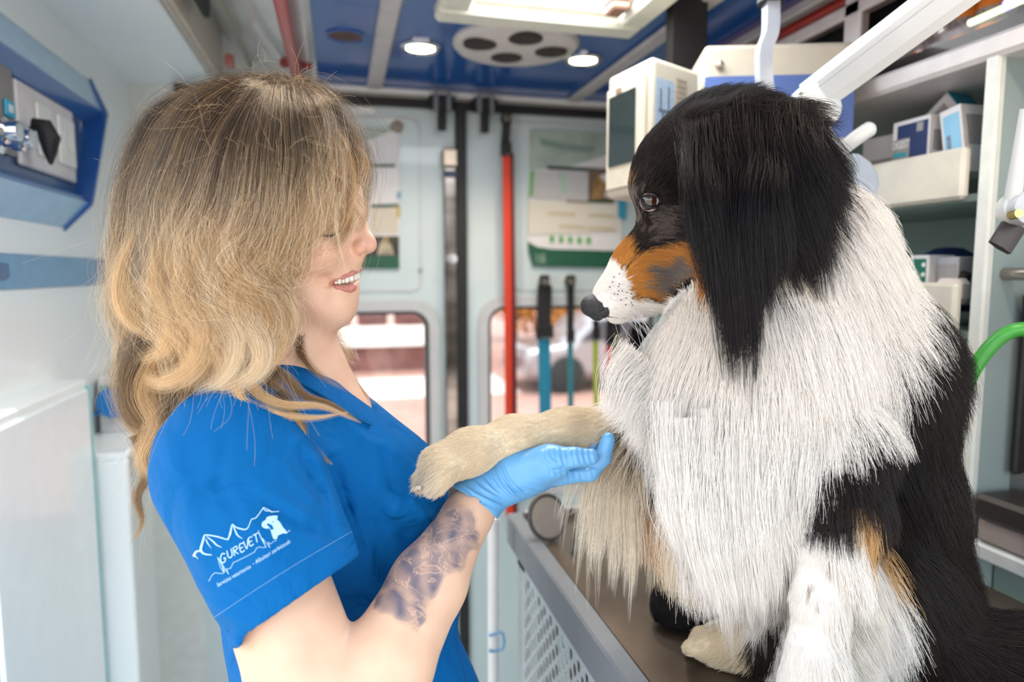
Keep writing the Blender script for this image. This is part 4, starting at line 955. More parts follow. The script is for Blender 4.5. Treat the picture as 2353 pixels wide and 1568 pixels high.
mb = MB(); mb.tube([W(1880, 285, 0.865), W(1905, 330, 0.87), W(1940, 380, 0.88)], [0.012, 0.011, 0.013], 16); mb.build('neck_tube', lamp_white, r_)
mb = MB(); mb.tube(list(spline([W(2006, 292, 0.83), W(1985, 305, 0.83), W(1945, 335, 0.84), W(1915, 365, 0.86)], 16)), list(np.interp(np.linspace(0, 1, 16), [0, .1, .5, 1], [0.006, 0.0095, 0.0095, 0.008])), 16); mb.build('handle', lamp_white, r_)
hd = mat('lamp_head_pale_blue', (0.62, 0.69, 0.77), 0.3, coat=0.2)
nrm_h = W(2010, 440, 0.9) - W(1990, 440, 0.86); nrm_h /= np.linalg.norm(nrm_h)
mb = MB()
pts = [(1935, 355), (1975, 350), (2005, 372), (2022, 400), (2024, 425), (2018, 440), (2030, 465), (2052, 488), (2064, 505), (2060, 522), (2040, 530), (1990, 520), (1930, 470), (1900, 400)]
mb.prism([W(x, y, 0.90) for x, y in pts], FW * 0.05); o = mb.build('lamp_head', hd, r_); bv = o.modifiers.new('bevel', 'BEVEL'); bv.width = 0.012; bv.segments = 5; bv.limit_method = 'ANGLE'
mb = MB(); mb.tube([W(1990, 495, 0.893), W(2052, 512, 0.897)], 0.001, 6); mb.build('head_seam', light_grey, r_)
# grey bent post from the ceiling
r_ = root('instrument_post', W(1770, 215, 0.98), 'grey bent steel post from the ceiling in front of the blue device', 'post')
mb = MB(); pp = [W(1772, -60, 0.97), W(1772, 20, 0.97), W(1770, 75, 0.97), W(1756, 115, 0.97), W(1755, 160, 0.97), W(1760, 215, 0.97), W(1785, 300, 0.98)]
mb.tube(list(spline(pp, 24)), 0.0135, 4, flat=0.9, upv=RT + 1.0 * FW); mb.build('post', mat('post_grey', (0.52, 0.55, 0.60), 0.3, metal=0.3), r_)
mb = MB(); mb.tube([W(1772, -60, 0.97), W(1772, 8, 0.97)], 0.019, 20); mb.build('collar', black_rub, r_)
# ================================================================== EXAMINATION TABLE
ZT = 0.98;  TX0, TX1, TY0, TY1 = 0.30, 0.84, -0.10, 1.10
r_ = root('examination_table', (0.57, 0.5, 0.0), 'steel-topped examination table the dog is sitting on', 'table')
mb = MB(); mb.box((TX0, TY0, ZT - 0.02), (TX1, TY1, ZT), bev=0.002); mb.build('table_top', table_steel, r_)
mb = MB(); mb.box((TX0 - 0.026, TY0, ZT - 0.05), (TX0, TY1 + 0.02, ZT + 0.004), bev=0.003); mb.build('side_rim', grey_paint, r_)
mb = MB(); mb.box((TX0, TY1, ZT - 0.03), (TX1, TY1 + 0.012, ZT + 0.012), bev=0.003); mb.build('end_rim', mat('end_rim_steel', (0.40, 0.38, 0.37), 0.35, metal=0.8), r_)
# perforated side panel: a sheet with slotted holes cut in staggered rows
def perforated(x, y0, y1, z0, z1, py=0.030, pz=0.030, hw=0.0075, hh=0.0095, th=0.002, n=10):
    V = []; F = []
    ny = int((y1 - y0) / py); nz = int((z1 - z0) / (pz / 2))
    def cell(cy, cz):
        # an octagon-ish hole inside a diamond cell (staggered rows tile the sheet)
        b = len(V); K = 4 * 3
        dia = [(py / 2, 0), (0, pz / 2), (-py / 2, 0), (0, -pz / 2)]
        outer = []
        for i in range(4):
            a, c = dia[i], dia[(i + 1) % 4]
            for t in (0, 1 / 3, 2 / 3): outer.append((a[0] + (c[0] - a[0]) * t, a[1] + (c[1] - a[1]) * t))
        inner = [(hw * math.cos(2 * math.pi * i / K), hh * math.sin(2 * math.pi * i / K)) for i in range(K)]
        for yy, zz in outer: V.append((x, cy + yy, cz + zz))
        for yy, zz in inner: V.append((x, cy + yy, cz + zz))
        for yy, zz in inner: V.append((x + th, cy + yy, cz + zz))
        for i in range(K):
            j = (i + 1) % K; F.append((b + i, b + j, b + K + j, b + K + i)); F.append((b + K + i, b + K + j, b + 2 * K + j, b + 2 * K + i))
    for k in range(nz):
        for i in range(ny):
            cy = y0 + (i + (0.5 if k % 2 else 0)) * py + py / 2; cz = z1 - pz / 2 - k * pz / 2
            cell(cy, cz)
    return V, F
V_, F_ = perforated(TX0 - 0.012, -0.02, 1.06, 0.40, ZT - 0.055)
mb = MB(); mb.add(V_, F_); mb.box((TX0 - 0.014, -0.05, ZT - 0.075), (TX0 - 0.010, 1.10, ZT - 0.045)); mb.box((TX0 - 0.014, 1.045, 0.38), (TX0 - 0.006, 1.09, ZT - 0.04)); mb.box((TX0 - 0.014, -0.05, 0.36), (TX0 - 0.006, 1.09, 0.40))
mb.build('perforated_panel', mat('perforated_metal', (0.62, 0.66, 0.66), 0.35, metal=0.3, var=0.04), r_)
mb = MB(); mb.box((TX0 + 0.05, 0.0, 0.30), (TX1 - 0.05, 1.02, 0.34), bev=0.003); mb.box((TX0 + 0.055, 0.0, 0.34), (TX0 + 0.065, 1.02, ZT - 0.03)); mb.build('tray_and_dark_liner', mat('dark_liner', (0.10, 0.085, 0.07), 0.6), r_)  # tray, plus a dark board added so the panel holes look dark
for x in (TX0 + 0.03, TX1 - 0.03):
    for y in (TY0 + 0.05, TY1 - 0.05):
        mb = MB(); mb.tube([(x, y, 0.0), (x, y, ZT - 0.02)], 0.018, 14); mb.build('leg', steel, r_)
# white pole beside the table with a blue clip
q = on(0, 1132, 1400, TX0 - 0.045)
r_ = root('support_pole', (q[0], 1.13, 0.0), 'white upright pole at the far corner of the table', 'pole')
pp = on(1, 1133, 1300, 1.06)
mb = MB(); mb.tube([(pp[0], 1.06, 0.0), (pp[0], 1.06, 1.0)], 0.0095, 16); mb.build('pole', white_pl, r_)
c = on(1, 1140, 1478, 1.05)
mb = MB(); mb.tube(list(spline([c + np.array(v) for v in ((-0.012, 0, 0.014), (0.010, 0, 0.016), (0.012, 0, -0.010), (-0.004, 0, -0.014), (-0.012, 0, -0.012))], 20)), 0.0025, 8); tag(mb.build('clip', mat('clip_blue', (0.20, 0.40, 0.62), 0.4)), 'small blue clip hooked on the white pole', 'clip')
# clutter at the far end of the table
def tpt(px, py, h=0.0): return on(2, px, py, ZT + h)
q = tpt(1262, 1235, 0.0)
r_ = root('tape_roll', (q[0], q[1], ZT), 'round clear dish with dark rim at the far end of the table', 'dish')
mb = MB(); cpt = on(1, 1262, 1200, 0.99); ring_n = np.array([0.35, -0.9, 0.35]); ring_n /= np.linalg.norm(ring_n)
cc = np.array([cpt[0], 1.0, ZT + 0.036])
u = np.cross(ring_n, UZ); u /= np.linalg.norm(u); v = np.cross(ring_n, u)
mb.tube([cc + u * 0.034 * math.cos(t) + v * 0.034 * math.sin(t) for t in np.linspace(0, 2 * math.pi, 37)], 0.0035, 8, cap=False); mb.build('rim', mat('dark_plastic', (0.10, 0.09, 0.09), 0.4), r_)
mb = MB(); mb.lathe(cc, ring_n, [(0.032, -0.002), (0.032, 0.002), (0.001, 0.0025)], 32); mb.build('dish_base', mat('dish_grey', (0.38, 0.33, 0.29), 0.25, coat=0.5), r_)
r_ = root('coiled_tubing', (0.42, 1.04, ZT), 'dark coiled tubing lying behind the round dish', 'tubing')
for k in range(3):
    mb = MB(); cx = 0.42 + 0.05 * k; cyy = 1.03 + 0.01 * k; pts = [(cx + (0.04 + 0.004 * math.sin(3 * t)) * math.cos(t), cyy + 0.03 * math.sin(t), ZT + 0.008 + 0.012 * (1 + math.sin(2 * t + k))) for t in np.linspace(0, 6.28, 40)]
    mb.tube(pts, 0.0045, 8, cap=False); mb.build('coil', [mat('tube_dark', (0.05, 0.045, 0.045), 0.35), mat('tube_clear', (0.40, 0.36, 0.33), 0.2, coat=0.4), mat('tube_dark', (0.05, 0.045, 0.045), 0.35)][k], r_)
q = tpt(1330, 1190); mb = MB(); mb.box((0.60, 0.99, ZT), (0.70, 1.06, ZT + 0.05), bev=0.01); tag(mb.build('instrument_case', mat('case_brown_grey', (0.20, 0.16, 0.14), 0.5)), 'brownish instrument case at the far end of the table', 'case')
mb = MB(); mb.tube([(0.33, 0.93, ZT + 0.004), (0.345, 0.97, ZT + 0.005), (0.36, 1.0, ZT + 0.004)], 0.004, 8); tag(mb.build('black_pen', black_rub), 'thin black stick lying before the round dish', 'stick')

# ================================================================== STREET OUTSIDE THE REAR WINDOWS
mb = MB(); mb.box((-30, 2.3, -0.62), (30, 60, -0.60)); S(mb.build('ground', mat('pink_paving', (0.42, 0.23, 0.18), 0.8, var=0.15, scale=2.5, bump=0.2)))
r_ = root('street_building', (0, 13, -0.6), 'low reddish brick building with pale band seen through the rear windows', 'building')
mb = MB(); mb.box((-9, 14, -0.6), (2.7, 18, 3.6)); mb.build('wall', mat('pink_brick', (0.26, 0.11, 0.09), 0.85, var=0.2, scale=3), r_)
mb = MB(); mb.box((-9.1, 13.8, -0.06), (2.8, 14.0, 0.33)); mb.build('pale_band', mat('pale_render', (0.90, 0.85, 0.78), 0.7), r_)
for k in range(15):
    x = -8.2 + 0.72 * k
    mb = MB(); mb.box((x, 13.9, 0.45), (x + 0.42, 14.05, 2.0)); w_ = mb.build('window', mat('window_dark_red', (0.14, 0.05, 0.045), 0.4), r_)
for k in range(15):
    x = -7.7 + 0.72 * k
    mb = MB(); mb.box((x, 13.9, 0.33), (x + 0.12, 13.99, 2.2)); mb.build('pilaster', mat('pale_pink_render', (0.66, 0.46, 0.40), 0.8), r_)
def car(x, y, mt, lab, L=3.8, h=1.35):
    r = root('parked_car', (x, y, -0.6), lab, 'car')
    prof = [(-L / 2, 0.25), (-L / 2, 0.75), (-L * .28, 0.85), (-L * .16, h), (L * .22, h), (L * .38, 0.88), (L / 2, 0.72), (L / 2, 0.25)]
    mb = MB(); vs = [(x + a, y, -0.6 + b) for a, b in prof] + [(x + a, y + 1.6, -0.6 + b) for a, b in prof]; n = len(prof)
    mb.add(vs, [tuple(range(n)), tuple(range(n, 2 * n))[::-1]] + [(i, (i + 1) % n, n + (i + 1) % n, n + i) for i in range(n)]); o = mb.build('body', mt, r); bv = o.modifiers.new('bevel', 'BEVEL'); bv.width = 0.12; bv.segments = 3
    mb = MB(); mb.prism([(x + a, y - 0.01, -0.6 + b) for a, b in ((-L * .24, 0.88), (-L * .14, h - .08), (L * .19, h - .08), (L * .32, 0.9))], (0, -0.01, 0)); mb.build('side_window', mat('car_glass', (0.05, 0.05, 0.06), 0.1), r)
    for s_ in (-1, 1):
        mb = MB(); mb.lathe((x + s_ * L * .3, y - 0.02, -0.28), (0, 1, 0), [(0.18, 0), (0.32, 0.02), (0.32, 0.2), (0.1, 0.2)], 24); mb.build('wheel', black_rub, r)
mb = MB(); mb.box((-12, 10.9, -0.6), (2.9, 13.0, -0.585)); S(mb.build('pavement', mat('pale_pavement', (0.72, 0.62, 0.56), 0.8, var=0.1, scale=2)))
car(-2.9, 8.2, mat('car_white', (0.85, 0.84, 0.82), 0.25, coat=0.6), 'white parked car seen through the left rear window')
car(4.7, 10.6, mat('car_silver', (0.34, 0.31, 0.32), 0.25, metal=0.5, coat=0.6), 'silver parked car seen through the right rear window', 3.6, 1.3)
# autumn trees
leafm = [mat('autumn_leaves', (0.60, 0.22, 0.02), 0.7, var=0.3, scale=4), mat('green_gold_leaves', (0.42, 0.42, 0.05), 0.7, var=0.3, scale=4)]
for i, (x, y, hgt, lab) in enumerate(((4.6, 13.9, 2.2, 'orange autumn tree seen through the right rear window'), (8.2, 16.0, 2.8, 'taller golden autumn tree behind the silver car'), (5.0, 19.5, 3.0, 'small green gold tree at the end of the brick building'))):
    r_ = root('autumn_tree', (x, y, -0.6), lab, 'tree', 'trees across the street')
    mb = MB(); mb.tube([(x, y, -0.6), (x + 0.05, y, 0.5), (x - 0.05, y, 1.4)], [0.12, 0.09, 0.05], 10); mb.build('trunk', mat('bark', (0.12, 0.07, 0.05), 0.9), r_)
    n = 2600; P = rng.normal(size=(n, 3)); P /= np.linalg.norm(P, axis=1, keepdims=True); P *= (rng.random((n, 1)) ** 0.4) * np.array([[1.35, 1.1, 1.5]]); P += np.array([[x, y, hgt * .5]])
    u1 = rng.normal(size=(n, 3)); u1 /= np.linalg.norm(u1, axis=1, keepdims=True); u2 = np.cross(u1, rng.normal(size=(n, 3))); u2 /= np.linalg.norm(u2, axis=1, keepdims=True)
    s_ = 0.09; V = np.stack([P, P + u1 * s_ + u2 * s_ * .5, P + u1 * 2 * s_, P + u1 * s_ - u2 * s_ * .5], 1).reshape(-1, 3); F = np.arange(4 * n).reshape(n, 4)
    mesh_np('foliage', V, F, leafm[i % 2], r_, smooth=False)
# ================================================================== DOG
def Rp(r, d): return r / FPX * d
def finish(sd, n=2):
    """mesh of an implicit shape in the camera's right/up/depth frame -> relaxed local verts, faces wound outward"""
    V, F = sd.mesh(); V = relax(V, F, n)
    return V, F
def outward(V, F):
    N = vnormals(V, F)
    return N
class PX3:
    """limbs given by photo pixel, depth and pixel radius"""
    def __init__(s, x0, x1, y0, y1, d0, d1, h):
        a = LP(x0, y1, d1 if x0 < 1176 else d0); c = [LP(x, y, d) for x in (x0, x1) for y in (y0, y1) for d in (d0, d1)]
        c = np.array(c); s.s = SDF(c.min(0), c.max(0), h)
    def limb(s, a, b, k=0.012, mode='add', zs=1.0):
        s.s.limb(LP(*a[:3]), Rp(a[3], a[2]), LP(*b[:3]), Rp(b[3], b[2]), k, mode, zs)
    def chain(s, pts, k=0.012, mode='add', zs=1.0):
        for a, b in zip(pts[:-1], pts[1:]): s.limb(a, b, k, mode, zs)
    def ball(s, a, k=0.012, mode='add', zs=1.0): s.limb(a, a, k, mode, zs)
    def ell(s, c, rad, ang=0.0, k=0.01, mode='add', yaw=0.0):
        """rad in pixels along (u, v, depth); ang turns u in the picture plane (degrees, clockwise in the photo)"""
        t = math.radians(ang); u = np.array([math.cos(t), -math.sin(t), 0]); v = np.array([math.sin(t), math.cos(t), 0]); w = np.array([0, 0, 1.0])
        if yaw:
            y = math.radians(yaw); u2 = u * math.cos(y) + w * math.sin(y); w2 = -u * math.sin(y) + w * math.cos(y); u, w = u2, w2
        s.s.ell(LP(*c[:3]), [Rp(r, c[2]) for r in rad], (u, v, w), k, mode)

FUR = 1.0
dog = root('dog', (*(W(1900, 1500, 0.70)[:2]), ZT), 'sitting long-haired black, white and tan dog giving its paw on the steel table', 'dog')
D = PX3(900, 2500, 150, 1700, 0.50, 0.98, 0.0028)
# torso, chest and neck
D.limb((1800, 540, .715, 150), (1740, 800, .705, 200), k=.03)
D.limb((1740, 800, .705, 205), (1700, 1120, .70, 165), k=.03)
D.limb((1840, 600, .72, 160), (1930, 860, .745, 195), k=.03)
D.limb((1930, 860, .745, 195), (1960, 1120, .755, 180), k=.03)
D.limb((1960, 1120, .755, 180), (1985, 1330, .76, 190), k=.03)
D.limb((1640, 880, .71, 160), (1680, 1100, .70, 130), k=.03)
# head
D.ball((1655, 375, .72, 150), k=.02, zs=.92)
D.ball((1560, 420, .72, 112), k=.03, zs=.9)
D.ball((1730, 400, .72, 140), k=.03, zs=.95)
D.limb((1560, 540, .72, 92), (1475, 615, .72, 66), k=.02, zs=.85)
D.limb((1475, 615, .72, 66), (1404, 682, .72, 44), k=.012, zs=.9)
D.limb((1505, 658, .72, 54), (1418, 706, .72, 35), k=.012, zs=.9)
D.ball((1620, 560, .715, 105), k=.03, zs=1.0)
D.ball((1500, 440, .69, 40), k=.02)           # brow
D.ball((1500, 430, .75, 40), k=.02)
D.ball((1497, 470, .664, 30), k=.010, mode='cut')
D.ball((1497, 470, .776, 30), k=.010, mode='cut')
# ears: near one folded back, far one mirrored
for dd, s_ in ((.650, 1), (.790, -1)):
    o = -.012 * s_
    D.chain([(1615, 300, dd, 42), (1720, 262, dd + o, 34), (1815, 268, dd + o, 24)], k=.014)
    D.limb((1790, 280, dd + o, 30), (1842, 262, dd + o, 16), k=.008)
    D.chain([(1680, 330, dd + o, 40), (1770, 340, dd + 1.2 * o, 32), (1815, 290, dd + o, 20)], k=.014)
    D.chain([(1660, 350, dd + o, 44), (1720, 470, dd + 2 * o, 40), (1720, 620, dd + 1.6 * o, 26)], k=.014)
# raised far foreleg and paw
D.chain([(1600, 960, .745, 95), (1450, 985, .738, 50), (1300, 988, .722, 43), (1180, 1002, .700, 40), (1085, 1036, .676, 44), (1018, 1066, .664, 47)], k=.016)
D.limb((1560, 960, .74, 80), (1500, 1060, .735, 48), k=.02)
for i, dz in enumerate((-.016, -.006, .006, .016)):
    D.limb((1008 + 6 * i, 1078, .662 - dz, 30), (966 + 14 * i, 1101 + 4 * i, .656 - dz * 1.25, 19), k=.006)
# near foreleg, standing
D.chain([(1915, 1000, .645, 105), (1925, 1160, .615, 88), (1905, 1250, .605, 64), (1880, 1380, .600, 47), (1865, 1500, .598, 42), (1850, 1580, .598, 44), (1838, 1622, .594, 46)], k=.02)
for i, dz in enumerate((-.016, -.006, .006, .016)):
    D.limb((1835, 1625, .594 + dz, 24), (1800, 1640, .592 + dz * 1.2, 20), k=.006)
# haunches
D.chain([(1985, 1330, .70, 150), (1880, 1400, .69, 120), (1800, 1470, .70, 75), (1700, 1475, .725, 42), (1625, 1478, .738, 36)], k=.02)
for i, dz in enumerate((-.016, -.006, .006, .016)):
    D.limb((1630, 1482, .742 + dz, 22), (1592, 1488, .742 + dz * 1.25, 18), k=.006)
D.chain([(1960, 1330, .84, 130), (1800, 1380, .86, 90), (1680, 1370, .83, 66), (1590, 1375, .82, 56), (1550, 1388, .818, 44)], k=.02)
D.chain([(2060, 1440, .74, 100), (2200, 1500, .72, 88), (2360, 1530, .70, 80), (2480, 1540, .69, 60)], k=.03)
D.limb((2040, 1400, .70, 120), (2120, 1490, .69, 85), k=.03)
DV, DF = finish(D.s, 3)
DN = vnormals(DV, DF)
if (DN * (DV - DV.mean(0))).sum(1).mean() < 0: DN = -DN; DFl = DF[:, ::-1]
else: DFl = DF

# coat pattern, drawn on the side of the dog
C_BLK = np.array([0.012, 0.010, 0.011]); C_BLK2 = np.array([0.030, 0.020, 0.015]); C_WHT = np.array([0.93, 0.90, 0.86]); C_CRM = np.array([0.80, 0.68, 0.50])
C_TAN = np.array([0.56, 0.25, 0.055]); C_GRY = np.array([0.22, 0.18, 0.16]); C_TANP = np.array([0.66, 0.42, 0.20])
CT_PAW = np.array([0.80, 0.72, 0.60])
COAT = [
 (C_WHT, 14, [(1395, 742), (1470, 735), (1560, 690), (1600, 650), (1660, 640), (1760, 610), (1880, 500), (1925, 350), (1990, 400), (2060, 540), (2090, 660), (2085, 760), (2045, 850), (2010, 930), (1935, 1000), (1890, 1090), (1868, 1200), (1850, 1330), (1700, 1500), (1520, 1460), (1530, 1200), (1440, 1010), (1340, 1060), (880, 1160), (880, 920), (1330, 900), (1400, 850)]),
 (C_CRM, 10, [(900, 930), (1340, 900), (1400, 930), (1470, 1000), (1560, 1090), (1560, 1400), (1300, 1400), (1300, 1120), (1000, 1160), (900, 1140)]),
 (CT_PAW, 26, [(900, 1070), (985, 1050), (1000, 1090), (980, 1160), (900, 1160)]),
 (C_TAN, 8, [(1485, 1035), (1520, 1030), (1540, 1090), (1515, 1110), (1485, 1080)]),
 (C_BLK, 6, [(1440, 955), (1480, 965), (1530, 1000), (1520, 1030), (1470, 1000)]),
 (C_WHT, 8, [(1840, 1225), (1905, 1235), (1985, 1205), (2040, 1290), (2080, 1420), (2060, 1660), (1740, 1690), (1790, 1480)]),
 (C_GRY * 2, 3, [(1852, 1345), (1868, 1340), (1872, 1352), (1856, 1360)]), (C_GRY * 2, 3, [(1896, 1292), (1908, 1288), (1910, 1304), (1898, 1306)]), (C_GRY * 2, 3, [(1870, 1385), (1884, 1380), (1880, 1396)]),
 (C_TANP, 8, [(1955, 1180), (2010, 1165), (2045, 1280), (2050, 1330), (1990, 1250)]),
 (C_CRM, 6, [(1540, 1430), (1720, 1420), (1730, 1540), (1540, 1540)]),
 (C_WHT, 5, [(1325, 720), (1320, 650), (1385, 585), (1412, 600), (1445, 625), (1452, 690), (1500, 690), (1560, 668), (1600, 640), (1650, 640), (1650, 720), (1560, 730), (1400, 770)]),
 (C_TAN, 5, [(1395, 580), (1420, 552), (1450, 560), (1458, 600), (1440, 612), (1408, 606)]),
 (C_TAN, 6, [(1438, 622), (1470, 585), (1530, 560), (1590, 545), (1600, 505), (1590, 485), (1620, 490), (1640, 540), (1650, 650), (1620, 660), (1590, 632), (1540, 660), (1500, 682), (1455, 692)]),
 (C_GRY, 8, [(1500, 610), (1560, 595), (1590, 615), (1570, 650), (1520, 665), (1480, 660)]),
 (C_TANP * .5, 7, [(1425, 405), (1450, 402), (1456, 425), (1444, 436), (1428, 432)]),
 (C_GRY, 10, [(1440, 440), (1470, 440), (1468, 520), (1440, 510)]),
 (C_GRY * .6, 14, [(1500, 480), (1560, 470), (1550, 520), (1520, 560), (1480, 540)]),
 (C_WHT * .7, 3, [(1385, 590), (1398, 560), (1420, 490), (1430, 430), (1434, 432), (1426, 500), (1406, 560), (1395, 592)]),
]
def coat(P, jitter=1.0, seed=1):
    px, py = to_px(P); r = np.random.default_rng(seed)
    n1 = vnoise(P, 260, 3) ; n2 = vnoise(P, 260, 4)
    out = np.repeat(C_BLK[None], len(P), 0)
    j = r.random(len(P))[:, None]
    out = out + (C_BLK2 - C_BLK) * np.clip(j * 1.2 - .2, 0, 1)
    for col, rag, poly in COAT:
        jx = r.normal(size=len(P)) * rag * .6 * jitter + n1 * rag; jy = r.normal(size=len(P)) * rag * .6 * jitter + n2 * rag
        m = inpoly(px + jx, py + jy, poly); out[m] = col
    far = P[:, 2] > 0.79
    m = far & (px > 1500) & (py > 1280) & (py < 1460); out[m] = C_BLK
    # the back and flank stay black on the body behind the forelegs
    m = (px > 1500) & (px < 1760) & (py > 1300) & (P[:, 2] > .775); out[m] = C_BLK
    return out
fur_under = mat('fur_underlayer', (0.5, 0.5, 0.5), 0.95, var=0.15, scale=250, attr='tint', spec=0.05)
DW = to_world(DV); DW[:, 2] = np.maximum(DW[:, 2], ZT + 0.001)
body = mesh_np('body', DW, DFl[:, ::-1], fur_under, dog, colors=coat(DV, .3))

# fur lay: photo x, y, comb direction (x right, y down), length cm, lift
LAY = [
 (1370, 690, .8, -.2, .35, .15), (1400, 720, .9, .3, .6, .2), (1420, 610, .5, -.8, .45, .15), (1450, 660, .9, -.1, .7, .15), (1500, 690, .9, .3, 1.2, .2), (1450, 500, .4, -.9, .5, .15),
 (1470, 420, .5, -.8, .9, .2), (1500, 330, .7, -.7, 1.5, .35), (1560, 260, .8, -.6, 2.0, .45), (1650, 215, .9, -.3, 2.4, .5), (1740, 210, 1, -.1, 2.6, .45), (1540, 500, .9, .2, .9, .15),
 (1560, 600, .95, .2, 1.2, .15), (1600, 420, .9, .3, 1.6, .2), (1620, 520, .6, .8, 2.5, .2), (1640, 620, .1, 1, 5, .25), (1700, 320, .9, .1, 3, .3), (1820, 270, .9, .3, 3.5, .35),
 (1700, 450, .2, 1, 7, .22), (1780, 420, .3, .95, 7, .22), (1860, 380, .5, .9, 6, .3), (1930, 470, .4, .9, 5, .35), (1820, 560, .1, 1, 7, .25), (1720, 560, .0, 1, 9, .2),
 (2000, 560, .5, .85, 5.5, .35), (2050, 680, .45, .9, 6, .35), (1900, 700, .1, 1, 8, .25), (2000, 850, .05, 1, 7.5, .25), (1750, 850, 0, 1, 9, .22), (1600, 780, -.3, .95, 6, .28), (1500, 800, -.45, .9, 5.5, .3),
 (1450, 900, -.6, .8, 6.5, .3), (1560, 960, -.15, 1, 8, .28), (1700, 1050, 0, 1, 9, .25), (1600, 1150, 0, 1, 9, .22), (1750, 1250, 0.02, 1, 8, .2), (1850, 1050, .1, 1, 6, .25),
 (1400, 960, -.9, .3, 2.5, .15), (1300, 960, -1, .15, .8, .12), (1300, 1030, -.8, .6, 1.2, .15), (1180, 1000, -1, .3, .7, .1), (1050, 1050, -1, .5, 1.0, .16), (980, 1100, -.8, .6, 1.3, .22), (960, 1125, -.6, .9, 1.6, .2), (1500, 1060, -.2, 1, 9, .2),
 (2130, 780, .6, .8, 5, .4), (2150, 950, .3, .95, 5, .35), (2140, 1130, .3, .95, 5, .35), (2050, 950, .2, 1, 4.5, .25), (2180, 1280, .7, .7, 5, .4), (2000, 1100, .1, 1, 3.5, .2), (1950, 1180, .0, 1, 3.0, .2),
 (1870, 1300, 0, 1, 1.0, .1), (1850, 1450, 0, 1, 1.0, .1), (1840, 1600, -.5, .8, .8, .1), (1960, 1280, .4, .9, 6, .3), (1940, 1450, .5, .9, 6, .3), (2050, 1350, .4, .9, 5, .3),
 (1880, 1200, 0, 1, 1.8, .12), (1860, 1260, 0, 1, .9, .1), (1910, 1330, 0, 1, .9, .1), (1820, 1380, 0, 1, .9, .1), (1930, 1120, 0, 1, 2.6, .15), (1880, 1130, 0, 1, 3, .15), (1960, 1230, .1, 1, 2.5, .15), (1890, 1400, 0, 1, .8, .1),
 (1600, 1480, -.9, .3, .7, .1), (1700, 1470, -.6, .6, 2.5, .2), (1560, 1390, -.7, .6, 1.5, .15), (2200, 1430, .9, .1, 4, .4), (2350, 1480, 1, .3, 4, .4), (2150, 1520, .3, 1, 5, .3),
]
LA = np.array(LAY)
def lay(P):
    px, py = to_px(P); d2 = (px[:, None] - LA[None, :, 0]) ** 2 + (py[:, None] - LA[None, :, 1]) ** 2
    wt = 1 / (d2 + 400) ** 1.6; wt /= wt.sum(1, keepdims=True)
    r = wt @ LA[:, 2:]
    return np.c_[r[:, 0], -r[:, 1]], r[:, 2] / 100, r[:, 3]
def fur(P, N, n_pts, dirs2, L, lift, colors, r0, clump=0.5, grav=0.35, wave=0.0015, seed=0, tip=0.35, sag=None):
    r = np.random.default_rng(seed); n = len(P)
    d = np.c_[dirs2, np.zeros(n)]; d = d - N * (d * N).sum(1, keepdims=True)
    d /= np.linalg.norm(d, axis=1, keepdims=True) + 1e-6
    d0 = d * (1 - lift[:, None]) + N * lift[:, None] + r.normal(size=(n, 3)) * .10
    d0 /= np.linalg.norm(d0, axis=1, keepdims=True)
    t = np.linspace(0, 1, n_pts)[None, :, None]; Lc = L[:, None, None]
    end = d * 0.75 + np.c_[dirs2 * 1.0, np.zeros(n)] * .4; end /= np.linalg.norm(end, axis=1, keepdims=True)
    G = np.array([0, -1, 0.])[None, None]
    Pt = P[:, None] + Lc * (d0[:, None] * (t - .5 * t * t) + end[:, None] * (.5 * t * t)) + G * (grav * Lc * Lc * 4 * t * t)
    # clumping towards nearby guide strands
    if clump > 0:
        ng = max(8, n // 26); gi = r.choice(n, ng, replace=False); kd = KDTree(ng)
        for i, g in enumerate(gi): kd.insert(P[g], i)
        kd.balance()
        near = np.fromiter((kd.find(p)[1] for p in P), np.int64, n); g = gi[near]
        wgt = clump * (t ** 1.3) * r.uniform(.5, 1.0, (n, 1, 1))
        scale = (L / np.maximum(L[g], 1e-4))[:, None, None].clip(0.6, 1.2)
        tgt = P[g][:, None] + (Pt[g] - P[g][:, None]) * scale
        Pt = Pt * (1 - wgt) + tgt * wgt
    ph = r.uniform(0, 6.28, (n, 1, 3)); Pt = Pt + np.sin(t * 7 * r.uniform(.6, 1.4, (n, 1, 1)) + ph) * (wave * (L / .05)[:, None, None]) * t
    rad = r0 * (1 - (1 - tip) * np.linspace(0, 1, n_pts) ** 1.5)[None] * r.uniform(.7, 1.2, (n, 1))
    root_c = colors
    return Pt, rad, root_c
fur_m = hair_mat('dog_fur', 0.45, 0.28, 0.18)
def add_fur(name, P, N, k, colors, r0, **kw):
    d2, L, lift = lay(P); L = L * rng.uniform(.75, 1.15, len(P))
    Pt, rad, cc = fur(P, N, k, d2, L, lift, colors, r0, **kw)
    PW = to_world(Pt.reshape(-1, 3)).reshape(Pt.shape)
    # strands do not pass through the table
    PW[:, :, 2] = np.maximum(PW[:, :, 2], ZT + 0.001 + 0.002 * rng.random((len(PW), 1)))
    return make_curves(name, PW, rad, cc, fur_m, dog)
NB = int(210000 * FUR)
SP, ST = sample_surface(DV, DFl, NB)
SN = DN[ST].mean(1); SN /= np.linalg.norm(SN, axis=1, keepdims=True)
vis = SN[:, 2] < 0.45                                  # the far side keeps fewer strands
keep = vis | (rng.random(NB) < .25); SP, SN = SP[keep], SN[keep]
_, L_, _ = lay(SP); sht = L_ < 0.022
spx, spy = to_px(SP)
